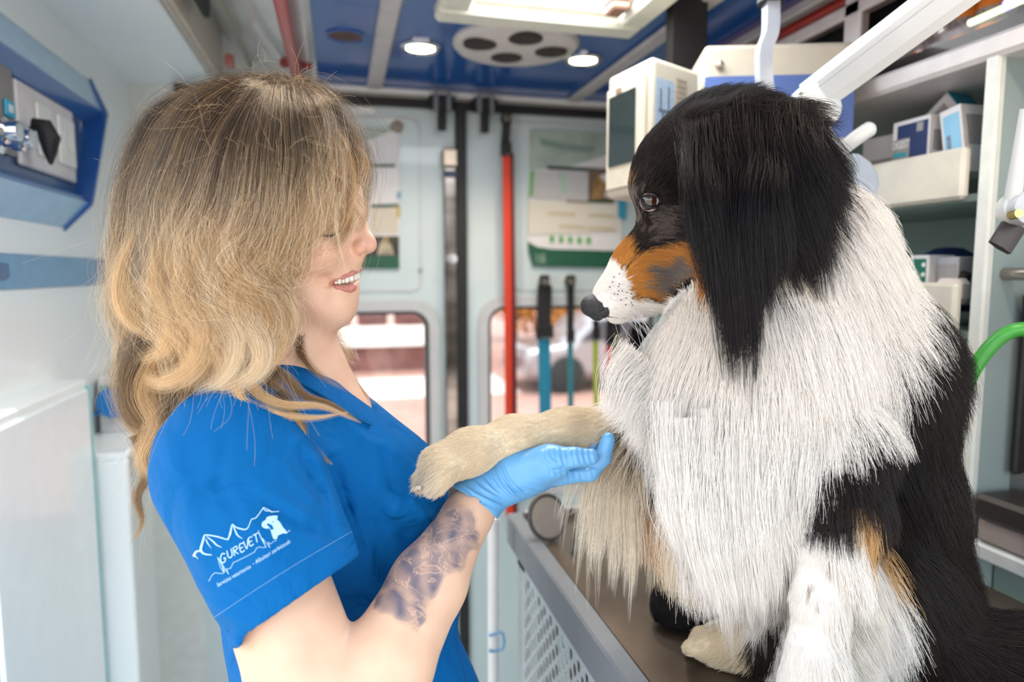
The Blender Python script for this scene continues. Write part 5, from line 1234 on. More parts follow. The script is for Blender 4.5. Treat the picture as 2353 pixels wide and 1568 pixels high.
# short coat needs more strands on the face and legs
SP2, ST2 = sample_surface(DV, DFl, int(420000 * FUR)); SN2 = DN[ST2].mean(1); SN2 /= np.linalg.norm(SN2, axis=1, keepdims=True)
_, L2, _ = lay(SP2); k2 = (L2 < 0.022) & (SN2[:, 2] < .5); SP2, SN2 = SP2[k2], SN2[k2]
def noeye(P):
    x, y = to_px(P); return ((x - 1497) / 27) ** 2 + ((y - 459) / 19) ** 2 > 1
def nonose(P):
    x, y = to_px(P); return ~inpoly(x, y, [(1320, 650), (1350, 662), (1375, 690), (1392, 715), (1400, 735), (1375, 745), (1320, 740)])
k2 = noeye(SP2) & nonose(SP2); SP2, SN2 = SP2[k2], SN2[k2]
sht_keep = sht & noeye(SP) & nonose(SP); lng = ~sht
add_fur('long_coat', SP[lng], SN[lng], 10, coat(SP[lng], 1, 5), 0.00019, clump=.48, seed=1)
Pc = np.concatenate([SP[sht_keep], SP2]); Nc = np.concatenate([SN[sht_keep], SN2])
add_fur('short_coat', Pc, Nc, 5, coat(Pc, 1, 6), 0.00016, clump=.35, seed=2, grav=.1)

# long locks: ears, neck fringe, elbow feathers, chest
def locks(specs, name, k=14, mt=None, parent=None, r0=0.0002, seed=3, endv=(.72, 1.03)):
    r = np.random.default_rng(seed); AP = []; AR = []; AC = []
    for path, w0, w1, n, c0, c1 in specs:
        ctr = spline([LP(*p) for p in path], k)
        T = np.gradient(ctr, axis=0); T /= np.linalg.norm(T, axis=1, keepdims=True)
        U = np.cross(T, [0, 0, 1.0]); U /= np.linalg.norm(U, axis=1, keepdims=True) + 1e-9; Vv = np.cross(T, U)
        a = r.normal(size=(n, 2)) * .5; t = np.linspace(0, 1, k)
        wd = (w0 * (1 - t) ** .8 + w1 * t ** 1.2) / FPX * path[0][2]
        ph = r.uniform(0, 6.28, (n, 1)); wob = .25 * np.sin(t[None] * 6 + ph)
        end = r.uniform(*endv, (n, 1)); tt = np.clip(t[None] * end, 0, 1) * (k - 1); i0 = np.clip(np.floor(tt).astype(int), 0, k - 2); f = (tt - i0)[..., None]
        def at(A): return A[i0] * (1 - f) + A[i0 + 1] * f
        ww = (wd[i0] * (1 - f[..., 0]) + wd[i0 + 1] * f[..., 0])
        P = at(ctr) + at(U) * ((a[:, :1] + wob * .5) * ww)[..., None] + at(Vv) * ((a[:, 1:] * .6 + wob * .3) * ww)[..., None]
        AP.append(P); AR.append(r0 * r.uniform(.7, 1.2, (n, 1)) * (1 - .93 * t[None] ** 2.5)); 
        c = np.array(c0)[None, None] * (1 - t[None, :, None]) + np.array(c1)[None, None] * t[None, :, None]
        AC.append(np.broadcast_to(c * r.uniform(.75, 1.2, (n, 1, 1)), (n, k, 3)))
    PW = np.concatenate(AP); PW = to_world(PW.reshape(-1, 3)).reshape(PW.shape)
    return make_curves(name, PW, np.concatenate(AR), np.concatenate(AC), mt, parent)
B1, B2 = (0.010, 0.009, 0.010), (0.016, 0.013, 0.014)
S_ = []
r_l = np.random.default_rng(11)
# near ear curtain: from ear base to the points over the white ruff
def fan(top, bot, m, w0, w1, n, dt=.62, c0=B1, c1=B2, dm=.57, jitter=18, de=.585, ry=0):
    for i in range(m):
        t = (i + .5) / m
        x0 = np.interp(t, np.linspace(0, 1, len(top)), [p[0] for p in top]); y0 = np.interp(t, np.linspace(0, 1, len(top)), [p[1] for p in top])
        x1 = np.interp(t, np.linspace(0, 1, len(bot)), [p[0] for p in bot]); y1 = np.interp(t, np.linspace(0, 1, len(bot)), [p[1] for p in bot])
        jx, jy = r_l.normal(size=2) * jitter; y0 += r_l.uniform(-ry, ry); x0 += r_l.normal() * ry * .2
        S_.append(([(x0, y0, dt), ((x0 * .6 + x1 * .4) - 10 + jx * .4, y0 * .62 + y1 * .38, dm), ((x0 * .25 + x1 * .75) + jx * .6, y0 * .22 + y1 * .78, (dm + de) / 2 - .004), (x1 + jx * .5, y1 + jy, de)], w0, w1, n, c0, c1))
fan([(1600, 330), (1680, 330), (1780, 330)], [(1650, 620), (1668, 760), (1690, 850), (1705, 880), (1722, 810), (1750, 720), (1785, 640)], 60, 34, 5, 150, dt=.630, dm=.578, de=.575, ry=38, jitter=34)
fan([(1660, 330), (1760, 320), (1830, 290)], [(1700, 560), (1790, 600), (1850, 640), (1868, 700), (1885, 640), (1915, 560), (1945, 470)], 46, 38, 5, 170, dt=.625, dm=.60, de=.60, ry=38, jitter=36)
fan([(1740, 300), (1830, 270), (1850, 300)], [(1890, 480), (1930, 520), (1950, 450), (1960, 390)], 14, 40, 8, 220, dt=.65, dm=.625, de=.63, jitter=14)
fan([(1618, 390), (1640, 470)], [(1640, 600), (1660, 700)], 8, 36, 8, 200, dt=.655, dm=.60, de=.58, jitter=8)
locks(S_, 'ear_fringe', 16, fur_m, dog, 0.00015, 4, (.35, 1.08))
S_ = []
fan([(1590, 310), (1720, 262), (1835, 258)], [(1650, 480), (1780, 500), (1860, 450)], 26, 36, 10, 150, dt=.628, dm=.606, de=.590, c0=(0.022, 0.016, 0.013), c1=B1, jitter=22, ry=30)
fan([(1625, 345), (1700, 350)], [(1690, 430), (1780, 450)], 8, 22, 8, 70, dt=.632, dm=.612, de=.607, c0=(0.10, 0.055, 0.025), c1=(0.13, 0.09, 0.06), jitter=20, ry=20)
locks(S_, 'ear_coat', 12, fur_m, dog, 0.00018, 6)
# white and cream feathers
WT = (0.93, 0.90, 0.86); CT = (0.80, 0.68, 0.50); CT2 = (0.86, 0.80, 0.69)
S_ = []
fan([(1370, 1005), (1440, 1030), (1530, 1050)], [(1290, 1130), (1330, 1300), (1385, 1320), (1440, 1370), (1490, 1310), (1550, 1340)], 90, 20, 2.5, 30, dt=.730, dm=.715, de=.715, c0=CT, c1=CT2, jitter=34, ry=14)
fan([(1480, 1040), (1540, 1040)], [(1470, 1180), (1540, 1260)], 12, 30, 8, 90, dt=.72, dm=.71, de=.71, c0=(0.62, 0.42, 0.20), c1=CT2, jitter=14)
locks(S_, 'leg_feathering', 16, fur_m, dog, 0.00014, 7, (.4, 1.05))
S_ = []
fan([(1530, 1020), (1650, 1060), (1780, 1080), (1860, 1080)], [(1560, 1260), (1620, 1380), (1690, 1420), (1740, 1440), (1790, 1390), (1830, 1330), (1870, 1260)], 110, 34, 4, 60, dt=.615, dm=.60, de=.615, c0=WT, c1=WT, jitter=26, ry=110)
fan([(1560, 1100), (1700, 1150), (1800, 1150)], [(1600, 1360), (1680, 1500), (1760, 1480), (1820, 1420)], 60, 24, 3, 40, dt=.65, dm=.645, de=.66, c0=WT, c1=(0.70, 0.66, 0.62), jitter=26, ry=80)
fan([(1450, 800), (1500, 850), (1520, 950)], [(1400, 930), (1390, 985), (1460, 1040)], 16, 40, 10, 110, dt=.675, dm=.665, de=.67, c0=WT, c1=WT, jitter=14)
locks(S_, 'chest_fringe', 16, fur_m, dog, 0.00015, 8, (.4, 1.05))
S_ = []
fan([(1950, 1230), (1975, 1330), (1930, 1480)], [(2030, 1420), (2045, 1520), (2000, 1600)], 30, 30, 8, 100, dt=.62, dm=.61, de=.615, c0=(0.80, 0.75, 0.66), c1=WT, jitter=20)
fan([(1460, 745), (1490, 745)], [(1465, 860), (1500, 900)], 6, 14, 4, 60, dt=.735, dm=.72, de=.70, jitter=6)
fan([(1980, 700), (2050, 900), (2050, 1050)], [(2080, 840), (2120, 1080), (2140, 1280)], 20, 50, 14, 110, dt=.66, dm=.645, de=.66, jitter=20)
locks(S_, 'flank_fringe', 16, fur_m, dog, 0.00015, 9, (.4, 1.05))

# nose, eyes, lip line, claws, whiskers
N_ = PX3(1310, 1420, 640, 770, .66, .78, 0.0008)
N_.ball((1368, 700, .72, 24), k=.004, zs=1.0); N_.ball((1356, 704, .72, 23), k=.006); N_.ball((1385, 712, .712, 20), k=.006); N_.ball((1385, 712, .728, 20), k=.006); N_.ball((1372, 722, .72, 16), k=.004)
N_.limb((1372, 716, .7035, 6), (1388, 703, .7030, 8), k=.002, mode='cut'); N_.limb((1366, 708, .7355, 5), (1382, 700, .7355, 4), k=.003, mode='cut')
NV, NF = finish(N_.s, 1); nose_m = mat('dog_nose', (0.02, 0.022, 0.028), 0.28, var=0.3, scale=600, bump=0.5, bscale=1500, spec=0.6)
mesh_np('nose', to_world(NV), NF[:, ::-1], nose_m, dog)
tree = BVHTree.FromPolygons([Vector(v) for v in DV], [tuple(f) for f in DF.tolist()])
def surf(px, py, d0=.5):
    a = Vector(LP(px, py, d0)); dr = Vector(LP(px, py, 1.0)).normalized(); h = tree.ray_cast(a, dr)
    return np.array(h[0]) if h[0] is not None else LP(px, py, .65)
e_ = surf(1497, 459); 
for sgn, nm in ((1, 'eye'), (-1, 'eye')):
    c = e_ + np.array([0, 0, 0.0065]) if sgn > 0 else LP(1535, 470, .765)
    cw = to_world(c[None])[0]; mb = MB(); mb.lathe(cw, FW, [(0.0105 * math.sin(a), -0.0105 * math.cos(a)) for a in np.linspace(0.05, 3.1, 20)], 28)
    ey = mb.build(nm, mat('eye_white', (0.80, 0.77, 0.76), 0.08, coat=1.0), dog)
    look = np.array([-.55, -.16, -.80 * sgn]); look /= np.linalg.norm(look); lw = RT * look[0] + UP * look[1] + FW * look[2]
    for am, Rr, mm, n2 in ((60, 0.01075, mat('iris_brown', (0.045, 0.017, 0.010), 0.08, coat=1.0), 'iris'), (27, 0.01095, mat('pupil', (0.004, 0.004, 0.004), 0.05, coat=1.0), 'pupil')):
        mb = MB(); mb.lathe(cw, lw, [(Rr * math.sin(a_), Rr * math.cos(a_)) for a_ in np.radians(np.linspace(am, 0.5, 9))], 24); mb.build(n2, mm, ey)
lid = mat('eyelid_dark', (0.012, 0.009, 0.009), 0.4)
for up_ in (1, -1):
    pts = []
    for t in np.linspace(-1, 1, 15):
        x = 1498 + 22 * t; y = 458 + (-11 if up_ > 0 else 12) * (1 - t * t) + 3 * t; p = surf(x, y); c = e_ + np.array([0, 0, 0.0065]); v = p - c; v = v / np.linalg.norm(v) * 0.0110; p2 = c + v; p = p if p[2] < p2[2] else p2
        pts.append(to_world((p + np.array([0, 0, -0.0004]))[None])[0])
    mb = MB(); mb.tube(pts, [0.0007 + 0.0011 * math.sin(math.pi * i / 14) for i in range(15)], 8); mb.build('eyelid', lid, dog)
mb = MB(); pts = [to_world((surf(x, y) + np.array([0, 0, -.0003]))[None])[0] for x, y in ((1388, 724), (1398, 728), (1412, 730), (1430, 731), (1446, 729))]
mb.tube(list(spline(pts, 24)), 0.0006, 6); mb.build('lip_line', lid, dog)
cl = mat('claw', (0.55, 0.46, 0.36), 0.4); cld = mat('claw_dark', (0.05, 0.05, 0.06), 0.3)
for (x, y, d, m_) in ((958, 1122, .636, cl), (950, 1124, .650, cl), (958, 1124, .664, cl), (1580, 1497, .722, cld), (1578, 1500, .736, cld), (1584, 1502, .750, cld)):
    p = W(x, y, d); mb = MB(); mb.tube([p + RT * .004, p, p - RT * 0.003 - UP * 0.003], [0.0026, 0.0020, 0.0006], 8); mb.build('claw', m_, dog)
p = W(1036, 1100, .642); mb = MB(); mb.tube([p, p - UP * 0.005, p - UP * 0.009 - RT * 0.002], [0.0026, 0.002, 0.0006], 8); mb.build('claw', cl, dog)
wp = []; 
for i in range(22):
    x, y = 1425 + rng.uniform(-25, 45), 715 + rng.uniform(-18, 18); p = surf(x, y); L = rng.uniform(.02, .05); t = np.linspace(0, 1, 10)[:, None]
    dr = np.array([rng.uniform(-.1, .9), rng.uniform(-1, -.4), -.5]); dr /= np.linalg.norm(dr); wp.append(p + dr * L * t + np.array([.3, -.5, 0]) * L * t * t * .5)
wp = np.array(wp); make_curves('whiskers', to_world(wp.reshape(-1, 3)).reshape(wp.shape), 0.00013, np.full((len(wp), 3), .8), fur_m, dog)
mb = MB()
for i in range(26):
    x, y = 1415 + rng.uniform(-18, 42), 665 + rng.uniform(-40, 40)
    if not inpoly(np.array([x]), np.array([y]), [(1392, 640), (1420, 620), (1455, 680), (1460, 715), (1410, 715)])[0]: continue
    p = surf(x, y) + np.array([0, 0, -.0012]); mb.lathe(to_world(p[None])[0], -FW, [(0.0007, 0), (0.0006, 0.0006), (0.0001, 0.0008)], 8)
if mb.v: mb.build('whisker_spots', lid, dog)
# ================================================================== WOMAN
woman = root('person', (-0.02, 0.70, 0.0), 'blonde person in blue scrubs smiling at the dog and holding its paw', 'person')
skin_base = np.array([0.75, 0.49, 0.35])
B = PX3(330, 1200, 190, 1800, 0.43, 0.96, 0.0016)
# cranium and face block, turned a little towards the camera
B.ball((600, 395, .69, 172), k=.02, zs=.92)
B.ball((690, 400, .685, 118), k=.03, zs=.95)
B.limb((712, 470, .68, 100), (700, 590, .68, 92), k=.03, zs=.95)
B.limb((745, 560, .68, 70), (752, 660, .678, 48), k=.02)
B.ball((752, 470, .68, 66), k=.02)            # brow block
B.ball((700, 545, .640, 40), k=.025)          # near cheek bone
B.ball((728, 588, .645, 40), k=.025)          # smiling cheek
B.ball((760, 575, .705, 40), k=.025)
B.ball((748, 600, .708, 36), k=.02)
# jaw and chin
B.limb((600, 640, .650, 46), (748, 702, .672, 36), k=.025)
B.limb((620, 640, .725, 42), (758, 700, .686, 32), k=.025)
B.limb((660, 660, .69, 66), (752, 690, .68, 40), k=.03)
B.ball((772, 700, .678, 33), k=.016)
# eye hollows, then lids
B.ball((782, 520, .636, 30), k=.012, mode='cut')
B.ball((808, 500, .716, 24), k=.012, mode='cut')
B.ell((760, 530, .653, ), (26, 17, 18), 8, k=.006)
B.ball((793, 455, .700, 20), k=.012)
# nose
B.limb((798, 452, .680, 17), (838, 545, .678, 17), k=.014)
B.ball((846, 563, .678, 20), k=.008)
B.ball((826, 572, .667, 14), k=.007)
B.ball((830, 570, .690, 13), k=.007)
B.limb((822, 592, .678, 13), (812, 600, .678, 14), k=.008)
B.ball((832, 583, .6705, 5), k=.003, mode='cut')
# lips around an open smile
B.ball((783, 622, .678, 38), k=.014)
B.ball((783, 660, .677, 25), k=.014)
B.ball((799, 665, .678, 15), k=.010)
def gsurf(x, y, a=.5, b=.78):
    """first depth along a sight line where the head begins"""
    g_ = B.s; ds = np.arange(a, b, .0008); p = (np.array([LP(x, y, d) for d in ds]) - g_.lo) / g_.h; p = np.round(p).astype(int)
    ok = ((p >= 0) & (p < np.array(g_.v.shape))).all(1); ds, p = ds[ok], p[ok]; v = g_.v[p[:, 0], p[:, 1], p[:, 2]]; k_ = np.argmax(v < 0)
    return float(ds[k_]) if (v < 0).any() else .68
MOUTH = [(758, 653, 3.5), (774, 650, 5), (792, 647, 7), (808, 642, 8), (824, 634, 8)]
MD = [gsurf(x, y) for x, y, r in MOUTH]; MD[-1] = .680; MD[-2] = min(MD[-2], .672)
for (a_, da), (b_, db) in zip(list(zip(MOUTH, MD))[:-1], list(zip(MOUTH, MD))[1:]):
    B.limb((a_[0], a_[1], da + .001, a_[2]), (b_[0], b_[1], db + .001, b_[2]), k=.002, mode='cut')
    B.limb((a_[0], a_[1], da + .004, a_[2]), (b_[0], b_[1], db + .006, b_[2]), k=.002, mode='cut')
B.ball((748, 646, .648, 8), k=.010, mode='cut')
# smile crease, dimple
B.limb((740, 650, .636, 3), (746, 688, .645, 2), k=.016, mode='cut')
# ear
B.ell((560, 520, .617), (20, 34, 10), -12, k=.008)
# neck and chest
B.limb((620, 620, .70, 85), (640, 830, .715, 92), k=.03)
B.limb((660, 700, .69, 60), (700, 830, .70, 60), k=.03)
B.limb((640, 830, .71, 100), (760, 980, .72, 110), k=.04)
B.limb((560, 930, .64, 100), (700, 930, .80, 90), k=.05)
# near arm
B.limb((545, 1090, .605, 112), (720, 1600, .555, 128), k=.02)
B.limb((720, 1600, .555, 128), (765, 1700, .545, 100), k=.02)
B.limb((790, 1690, .535, 96), (880, 1540, .565, 108), k=.008)
B.limb((880, 1540, .565, 108), (985, 1340, .62, 84), k=.012)
B.limb((985, 1340, .62, 84), (1075, 1185, .675, 54), k=.012)
B.limb((1075, 1185, .675, 52), (1120, 1120, .695, 44), k=.012)
# far arm, mostly hidden behind the body and the paw
B.limb((760, 1010, .84, 70), (800, 1300, .86, 58), k=.02)
B.limb((800, 1300, .86, 58), (960, 1180, .80, 40), k=.01)
BV, BF = finish(B.s, 2)
BN = vnormals(BV, BF)
if (BN * (BV - BV.mean(0))).sum(1).mean() < 0: BN = -BN; BFl = BF[:, ::-1]
else: BFl = BF
px, py = to_px(BV)
col = np.repeat(skin_base[None], len(BV), 0)
def blob(cx, cy, rx, ry, c, a, d0=None):
    global col
    q = ((px - cx) / rx) ** 2 + ((py - cy) / ry) ** 2
    if d0 is not None: q = q + ((BV[:, 2] - d0[0]) / d0[1]) ** 2
    wv = (a * np.exp(-q))[:, None]; col = col * (1 - wv) + np.array(c) * wv
blob(700, 580, 60, 45, (0.80, 0.38, 0.27), .4)
blob(850, 565, 34, 30, (0.76, 0.36, 0.26), .4)
blob(822, 578, 14, 14, (0.68, 0.30, 0.22), .35)
blob(742, 535, 28, 7, (0.30, 0.16, 0.11), .55)
blob(760, 492, 34, 7, (0.26, 0.16, 0.09), .6)
TATTOO = [(1030, 1128), (1062, 1140), (1090, 1175), (1098, 1215), (1088, 1262), (1062, 1305), (1012, 1345), (985, 1370), (988, 1395), (958, 1448), (925, 1432), (908, 1420), (862, 1402), (858, 1375), (905, 1300), (960, 1215), (1000, 1150)]
ink = np.zeros(len(BV))
for k in range(9):
    a = rng.normal(size=2) * 5; ink += inpoly(px + a[0] + 7 * vnoise(BV, 240, 21), py + a[1] + 7 * vnoise(BV, 240, 22), TATTOO)
ink = ink / 9 * ((py > 1100) & (px > 840) & (BV[:, 2] < .72) & (BN[:, 2] < 0.25))
ink *= np.clip((py - 1125) / 60, .25, 1)
ink = np.where((BV[:, 2] > .78), 0, ink)
def skin_material():
    M = bpy.data.materials.new('skin'); M.use_nodes = True; nt = M.node_tree; b = nt.nodes['Principled BSDF']; L = nt.links.new
    at = nt.nodes.new('ShaderNodeAttribute'); at.attribute_name = 'tint'; ia = nt.nodes.new('ShaderNodeAttribute'); ia.attribute_name = 'ink'
    tc = nt.nodes.new('ShaderNodeTexCoord')
    n0 = nt.nodes.new('ShaderNodeTexNoise'); n0.inputs['Scale'].default_value = 40; n0.inputs['Detail'].default_value = 4; L(tc.outputs['Object'], n0.inputs[0])
    r0 = nt.nodes.new('ShaderNodeValToRGB'); r0.color_ramp.elements[0].color = (.93, .88, .86, 1); r0.color_ramp.elements[1].color = (1, 1, 1, 1); r0.color_ramp.elements[0].position = .3; r0.color_ramp.elements[1].position = .65; L(n0.outputs[0], r0.inputs[0])
    m1 = nt.nodes.new('ShaderNodeMix'); m1.data_type = 'RGBA'; m1.blend_type = 'MULTIPLY'; m1.inputs[0].default_value = 1; L(at.outputs['Color'], m1.inputs[6]); L(r0.outputs[0], m1.inputs[7])
    # moles
    vo = nt.nodes.new('ShaderNodeTexVoronoi'); vo.inputs['Scale'].default_value = 26; L(tc.outputs['Object'], vo.inputs['Vector'])
    lt = nt.nodes.new('ShaderNodeMath'); lt.operation = 'LESS_THAN'; lt.inputs[1].default_value = 0.028; L(vo.outputs['Distance'], lt.inputs[0])
    m3 = nt.nodes.new('ShaderNodeMix'); m3.data_type = 'RGBA'; m3.inputs[7].default_value = (.42, .2, .12, 1); L(m1.outputs[2], m3.inputs[6])
    ml = nt.nodes.new('ShaderNodeMath'); ml.operation = 'MULTIPLY'; ml.inputs[1].default_value = .5; L(lt.outputs[0], ml.inputs[0]); L(ml.outputs[0], m3.inputs[0])
    # ink: swirling shaded tattoo
    mp = nt.nodes.new('ShaderNodeMapping'); L(tc.outputs['Object'], mp.inputs[0]); mp.inputs['Scale'].default_value = (1, 1, 1)
    nw = nt.nodes.new('ShaderNodeTexNoise'); nw.inputs['Scale'].default_value = 26; nw.inputs['Detail'].default_value = 3; nw.inputs['Distortion'].default_value = 2.2; L(mp.outputs[0], nw.inputs[0])
    rw = nt.nodes.new('ShaderNodeValToRGB'); E = rw.color_ramp.elements; E[0].position = .34; E[0].color = (1, 1, 1, 1); E[1].position = .66; E[1].color = (.62, .62, .62, 1)
    e = E.new(.48); e.color = (.92, .92, .92, 1); e = E.new(.505); e.color = (.42, .42, .42, 1); e = E.new(.54); e.color = (.9, .9, .9, 1); L(nw.outputs[0], rw.inputs[0])
    wv = nt.nodes.new('ShaderNodeTexWave'); wv.inputs['Scale'].default_value = 14; wv.inputs['Distortion'].default_value = 9; wv.inputs['Detail'].default_value = 3; L(mp.outputs[0], wv.inputs[0])
    rv = nt.nodes.new('ShaderNodeMapRange'); rv.inputs[3].default_value = .62; rv.inputs[4].default_value = 1; L(wv.outputs['Fac'], rv.inputs[0])
    mm = nt.nodes.new('ShaderNodeMath'); mm.operation = 'MULTIPLY'; L(rw.outputs[0], mm.inputs[0]); L(rv.outputs[0], mm.inputs[1])
    mi = nt.nodes.new('ShaderNodeMath'); mi.operation = 'MULTIPLY'; L(mm.outputs[0], mi.inputs[0]); L(ia.outputs['Fac'], mi.inputs[1])
    ms = nt.nodes.new('ShaderNodeMath'); ms.operation = 'MULTIPLY'; ms.inputs[1].default_value = .93; L(mi.outputs[0], ms.inputs[0])
    m2 = nt.nodes.new('ShaderNodeMix'); m2.data_type = 'RGBA'; L(ms.outputs[0], m2.inputs[0]); L(m3.outputs[2], m2.inputs[6]); m2.inputs[7].default_value = (.085, .095, .15, 1)
    L(m2.outputs[2], b.inputs['Base Color'])
    b.inputs['Roughness'].default_value = .48; b.inputs['Subsurface Weight'].default_value = .12; b.inputs['Subsurface Radius'].default_value = (1, .35, .2); b.inputs['Subsurface Scale'].default_value = .006
    nb = nt.nodes.new('ShaderNodeTexNoise'); nb.inputs['Scale'].default_value = 900; L(tc.outputs['Object'], nb.inputs[0]); bm = nt.nodes.new('ShaderNodeBump'); bm.inputs['Strength'].default_value = .12; bm.inputs['Distance'].default_value = .001
    L(nb.outputs[0], bm.inputs['Height']); L(bm.outputs[0], b.inputs['Normal'])
    MATS['skin'] = M; return M
wbody = mesh_np('body', to_world(BV), BFl[:, ::-1], skin_material(), woman, colors=col, attrs={'ink': ink})
btree = BVHTree.FromPolygons([Vector(v) for v in BV], [tuple(f) for f in BF.tolist()])
def bsurf(px_, py_, tree=btree, d0=.4):
    a = Vector(LP(px_, py_, d0)); dr = Vector(LP(px_, py_, 1.0)).normalized(); h = tree.ray_cast(a, dr)
    return np.array(h[0]) if h[0] is not None else None
# lips and teeth
LPX = PX3(735, 850, 590, 690, .60, .72, 0.0007)
def lipchain(pts, k=.002, dz=.0):
    q = []
    for x, y, r_, d_ in pts:
        d = d_ if d_ is not None else (bsurf(x, y)[2] if bsurf(x, y) is not None else .675)
        q.append((x, y, d + dz, r_))
    LPX.chain(q, k=k)
lipchain([(757, 652, 2.5, None), (772, 642, 4, None), (790, 636, 4.5, None), (808, 628, 5.5, None), (824, 619, 6, .679), (828, 616, 5, .690)], dz=.0006)
lipchain([(758, 655, 2.5, None), (774, 661, 4.5, None), (792, 664, 6.5, None), (803, 664, 8.5, None), (810, 661, 8.5, None), (816, 655, 7, .682)], dz=.0008)
LV, LF = finish(LPX.s, 1); LN_ = vnormals(LV, LF)
LFl = LF[:, ::-1] if (LN_ * (LV - LV.mean(0))).sum(1).mean() < 0 else LF
mesh_np('lips', to_world(LV), LFl[:, ::-1], mat('lip_pink', (0.60, 0.235, 0.20), 0.32, var=0.1, scale=200, sss=.1), woman)
mb = MB()
for i, (x, y, d, r) in enumerate(((821, 636, .684, 6.5), (815, 638, .679, 7.5), (806, 641, MD[3] + .0035, 7.5), (796, 644, MD[2] + .0035, 6.8), (787, 646, MD[2] + .003, 6.2), (779, 648, MD[1] + .003, 5.4), (772, 649, MD[1] + .003, 4.6))):
    rr = Rp(r, d); c = W(x, y, d); mb.lathe(c + UP * rr * 1.5, -UP, [(0.0002, 0), (rr * .8, rr * .4), (rr, rr * 1.2), (rr * .9, rr * 2.1), (rr * .5, rr * 2.5), (0.0002, rr * 2.6)], 12)
mb.build('teeth', mat('teeth', (0.85, 0.80, 0.73), 0.25, coat=0.4), woman)
# eyes: near eye narrowed by the smile, far lashes past the nose bridge
eye_w = mat('sclera', (0.78, 0.74, 0.72), 0.15, coat=0.6); lash = mat('lash', (0.018, 0.012, 0.010), 0.6)
for x, y, d in ((764, 530, .668), (792, 505, .702)):
    c = W(x, y, d); mb = MB(); mb.lathe(c, FW, [(0.0115 * math.sin(a), -0.0115 * math.cos(a)) for a in np.linspace(0.05, 3.1, 16)], 24); mb.build('eye', eye_w, woman)
def lash_line(pts, curl, name, n=16, L=.009):
    S = spline(pts, n); mb = MB(); mb.tube([to_world(p[None])[0] for p in S], 0.0011, 6)
    for p in S[1:]:
        q = to_world(np.array([p, p + np.array(curl) * L * .6, p + np.array([curl[0] * 1.0, curl[1] * 1.0 + .35, curl[2]]) * L])); mb.tube(list(q), [0.00035, 0.0003, 0.0001], 5)
    mb.build(name, lash, woman)
P_ = []
for x, y in ((730, 533), (742, 541), (756, 543), (770, 538), (778, 530)):
    s_ = bsurf(x, y); P_.append((s_ if s_ is not None else LP(x, y, .65)) + np.array([0, 0, -.001]))
lash_line(P_, (.45, -.25, -.5), 'eyelashes', 18, .008)
lash_line([LP(806, 472, .700), LP(814, 468, .696), LP(819, 462, .692)], (.8, .5, .0), 'eyelashes', 8, .009)
# brows
for pts, n in ((((732, 500), (748, 489), (766, 484), (782, 486)), 90), ):
    r = rng; S = []
    for i in range(n):
        t = r.random(); q = spline([(a, b, 0) for a, b in pts], 50)[int(t * 49)]; s_ = bsurf(q[0] + r.normal() * 1.5, q[1] + r.normal() * 3)
        if s_ is None: continue
        L = .006; S.append(np.array([s_ + np.array([0.9, .25, -.25]) * L * u for u in np.linspace(0, 1, 4)]))
    S = np.array(S); make_curves('eyebrow', to_world(S.reshape(-1, 3)).reshape(S.shape), 0.00014, np.full((len(S), 3), .09), hair_mat('woman_hair', 0.28, 0.7, 0.18), woman)

# ------------------------------------------------------------------ scrubs
def fabric(name, color, var=0.05):
    if name in MATS: return MATS[name]
    M = mat(name, color, 0.75, var=var, scale=10, sheen=0.0, spec=0.12)
    nt = M.node_tree; b = nt.nodes['Principled BSDF']; L = nt.links.new
    tc = nt.nodes.new('ShaderNodeTexCoord'); wv = nt.nodes.new('ShaderNodeTexWave'); wv.inputs['Scale'].default_value = 190; wv.bands_direction = 'X'
    w2 = nt.nodes.new('ShaderNodeTexWave'); w2.inputs['Scale'].default_value = 120; w2.bands_direction = 'Z'
    L(tc.outputs['Object'], wv.inputs[0]); L(tc.outputs['Object'], w2.inputs[0]); ad = nt.nodes.new('ShaderNodeMath'); L(wv.outputs['Fac'], ad.inputs[0]); L(w2.outputs['Fac'], ad.inputs[1])
    bn = nt.nodes.new('ShaderNodeBump'); bn.inputs['Strength'].default_value = .15; bn.inputs['Distance'].default_value = .0005; L(ad.outputs[0], bn.inputs['Height'])
    n2 = nt.nodes.new('ShaderNodeTexNoise'); n2.inputs['Scale'].default_value = 14; n2.inputs['Detail'].default_value = 3; n2.inputs['Distortion'].default_value = 1.0; L(tc.outputs['Object'], n2.inputs[0])
    b2 = nt.nodes.new('ShaderNodeBump'); b2.inputs['Strength'].default_value = .6; b2.inputs['Distance'].default_value = .02; L(n2.outputs[0], b2.inputs['Height']); L(bn.outputs[0], b2.inputs['Normal']); L(b2.outputs[0], b.inputs['Normal'])
    return M
scrub = fabric('scrub_blue', (0.0, 0.115, 0.36))
T_ = PX3(150, 1300, 780, 2250, 0.42, 1.02, 0.0026)
T_.limb((560, 960, .63, 110), (700, 960, .80, 110), k=.05)            # shoulders
T_.limb((640, 960, .70, 160), (700, 1150, .72, 205), k=.05)
T_.limb((800, 1060, .70, 125), (890, 1120, .72, 108), k=.05)
T_.limb((700, 1150, .72, 205), (770, 1400, .74, 235), k=.05)
T_.limb((900, 1130, .72, 100), (935, 1350, .73, 130), k=.05)
T_.limb((770, 1400, .74, 230), (835, 1700, .745, 275), k=.05)
T_.limb((835, 1700, .745, 275), (850, 2050, .75, 290), k=.05)
T_.limb((745, 1010, .84, 88), (790, 1190, .86, 88), k=.03)              # far sleeve
# near sleeve, hollow, cut along the hem
T_.limb((535, 1085, .605, 172), (640, 1300, .578, 158), k=.03)
T_.limb((640, 1300, .578, 158), (752, 1510, .558, 152), k=.012)
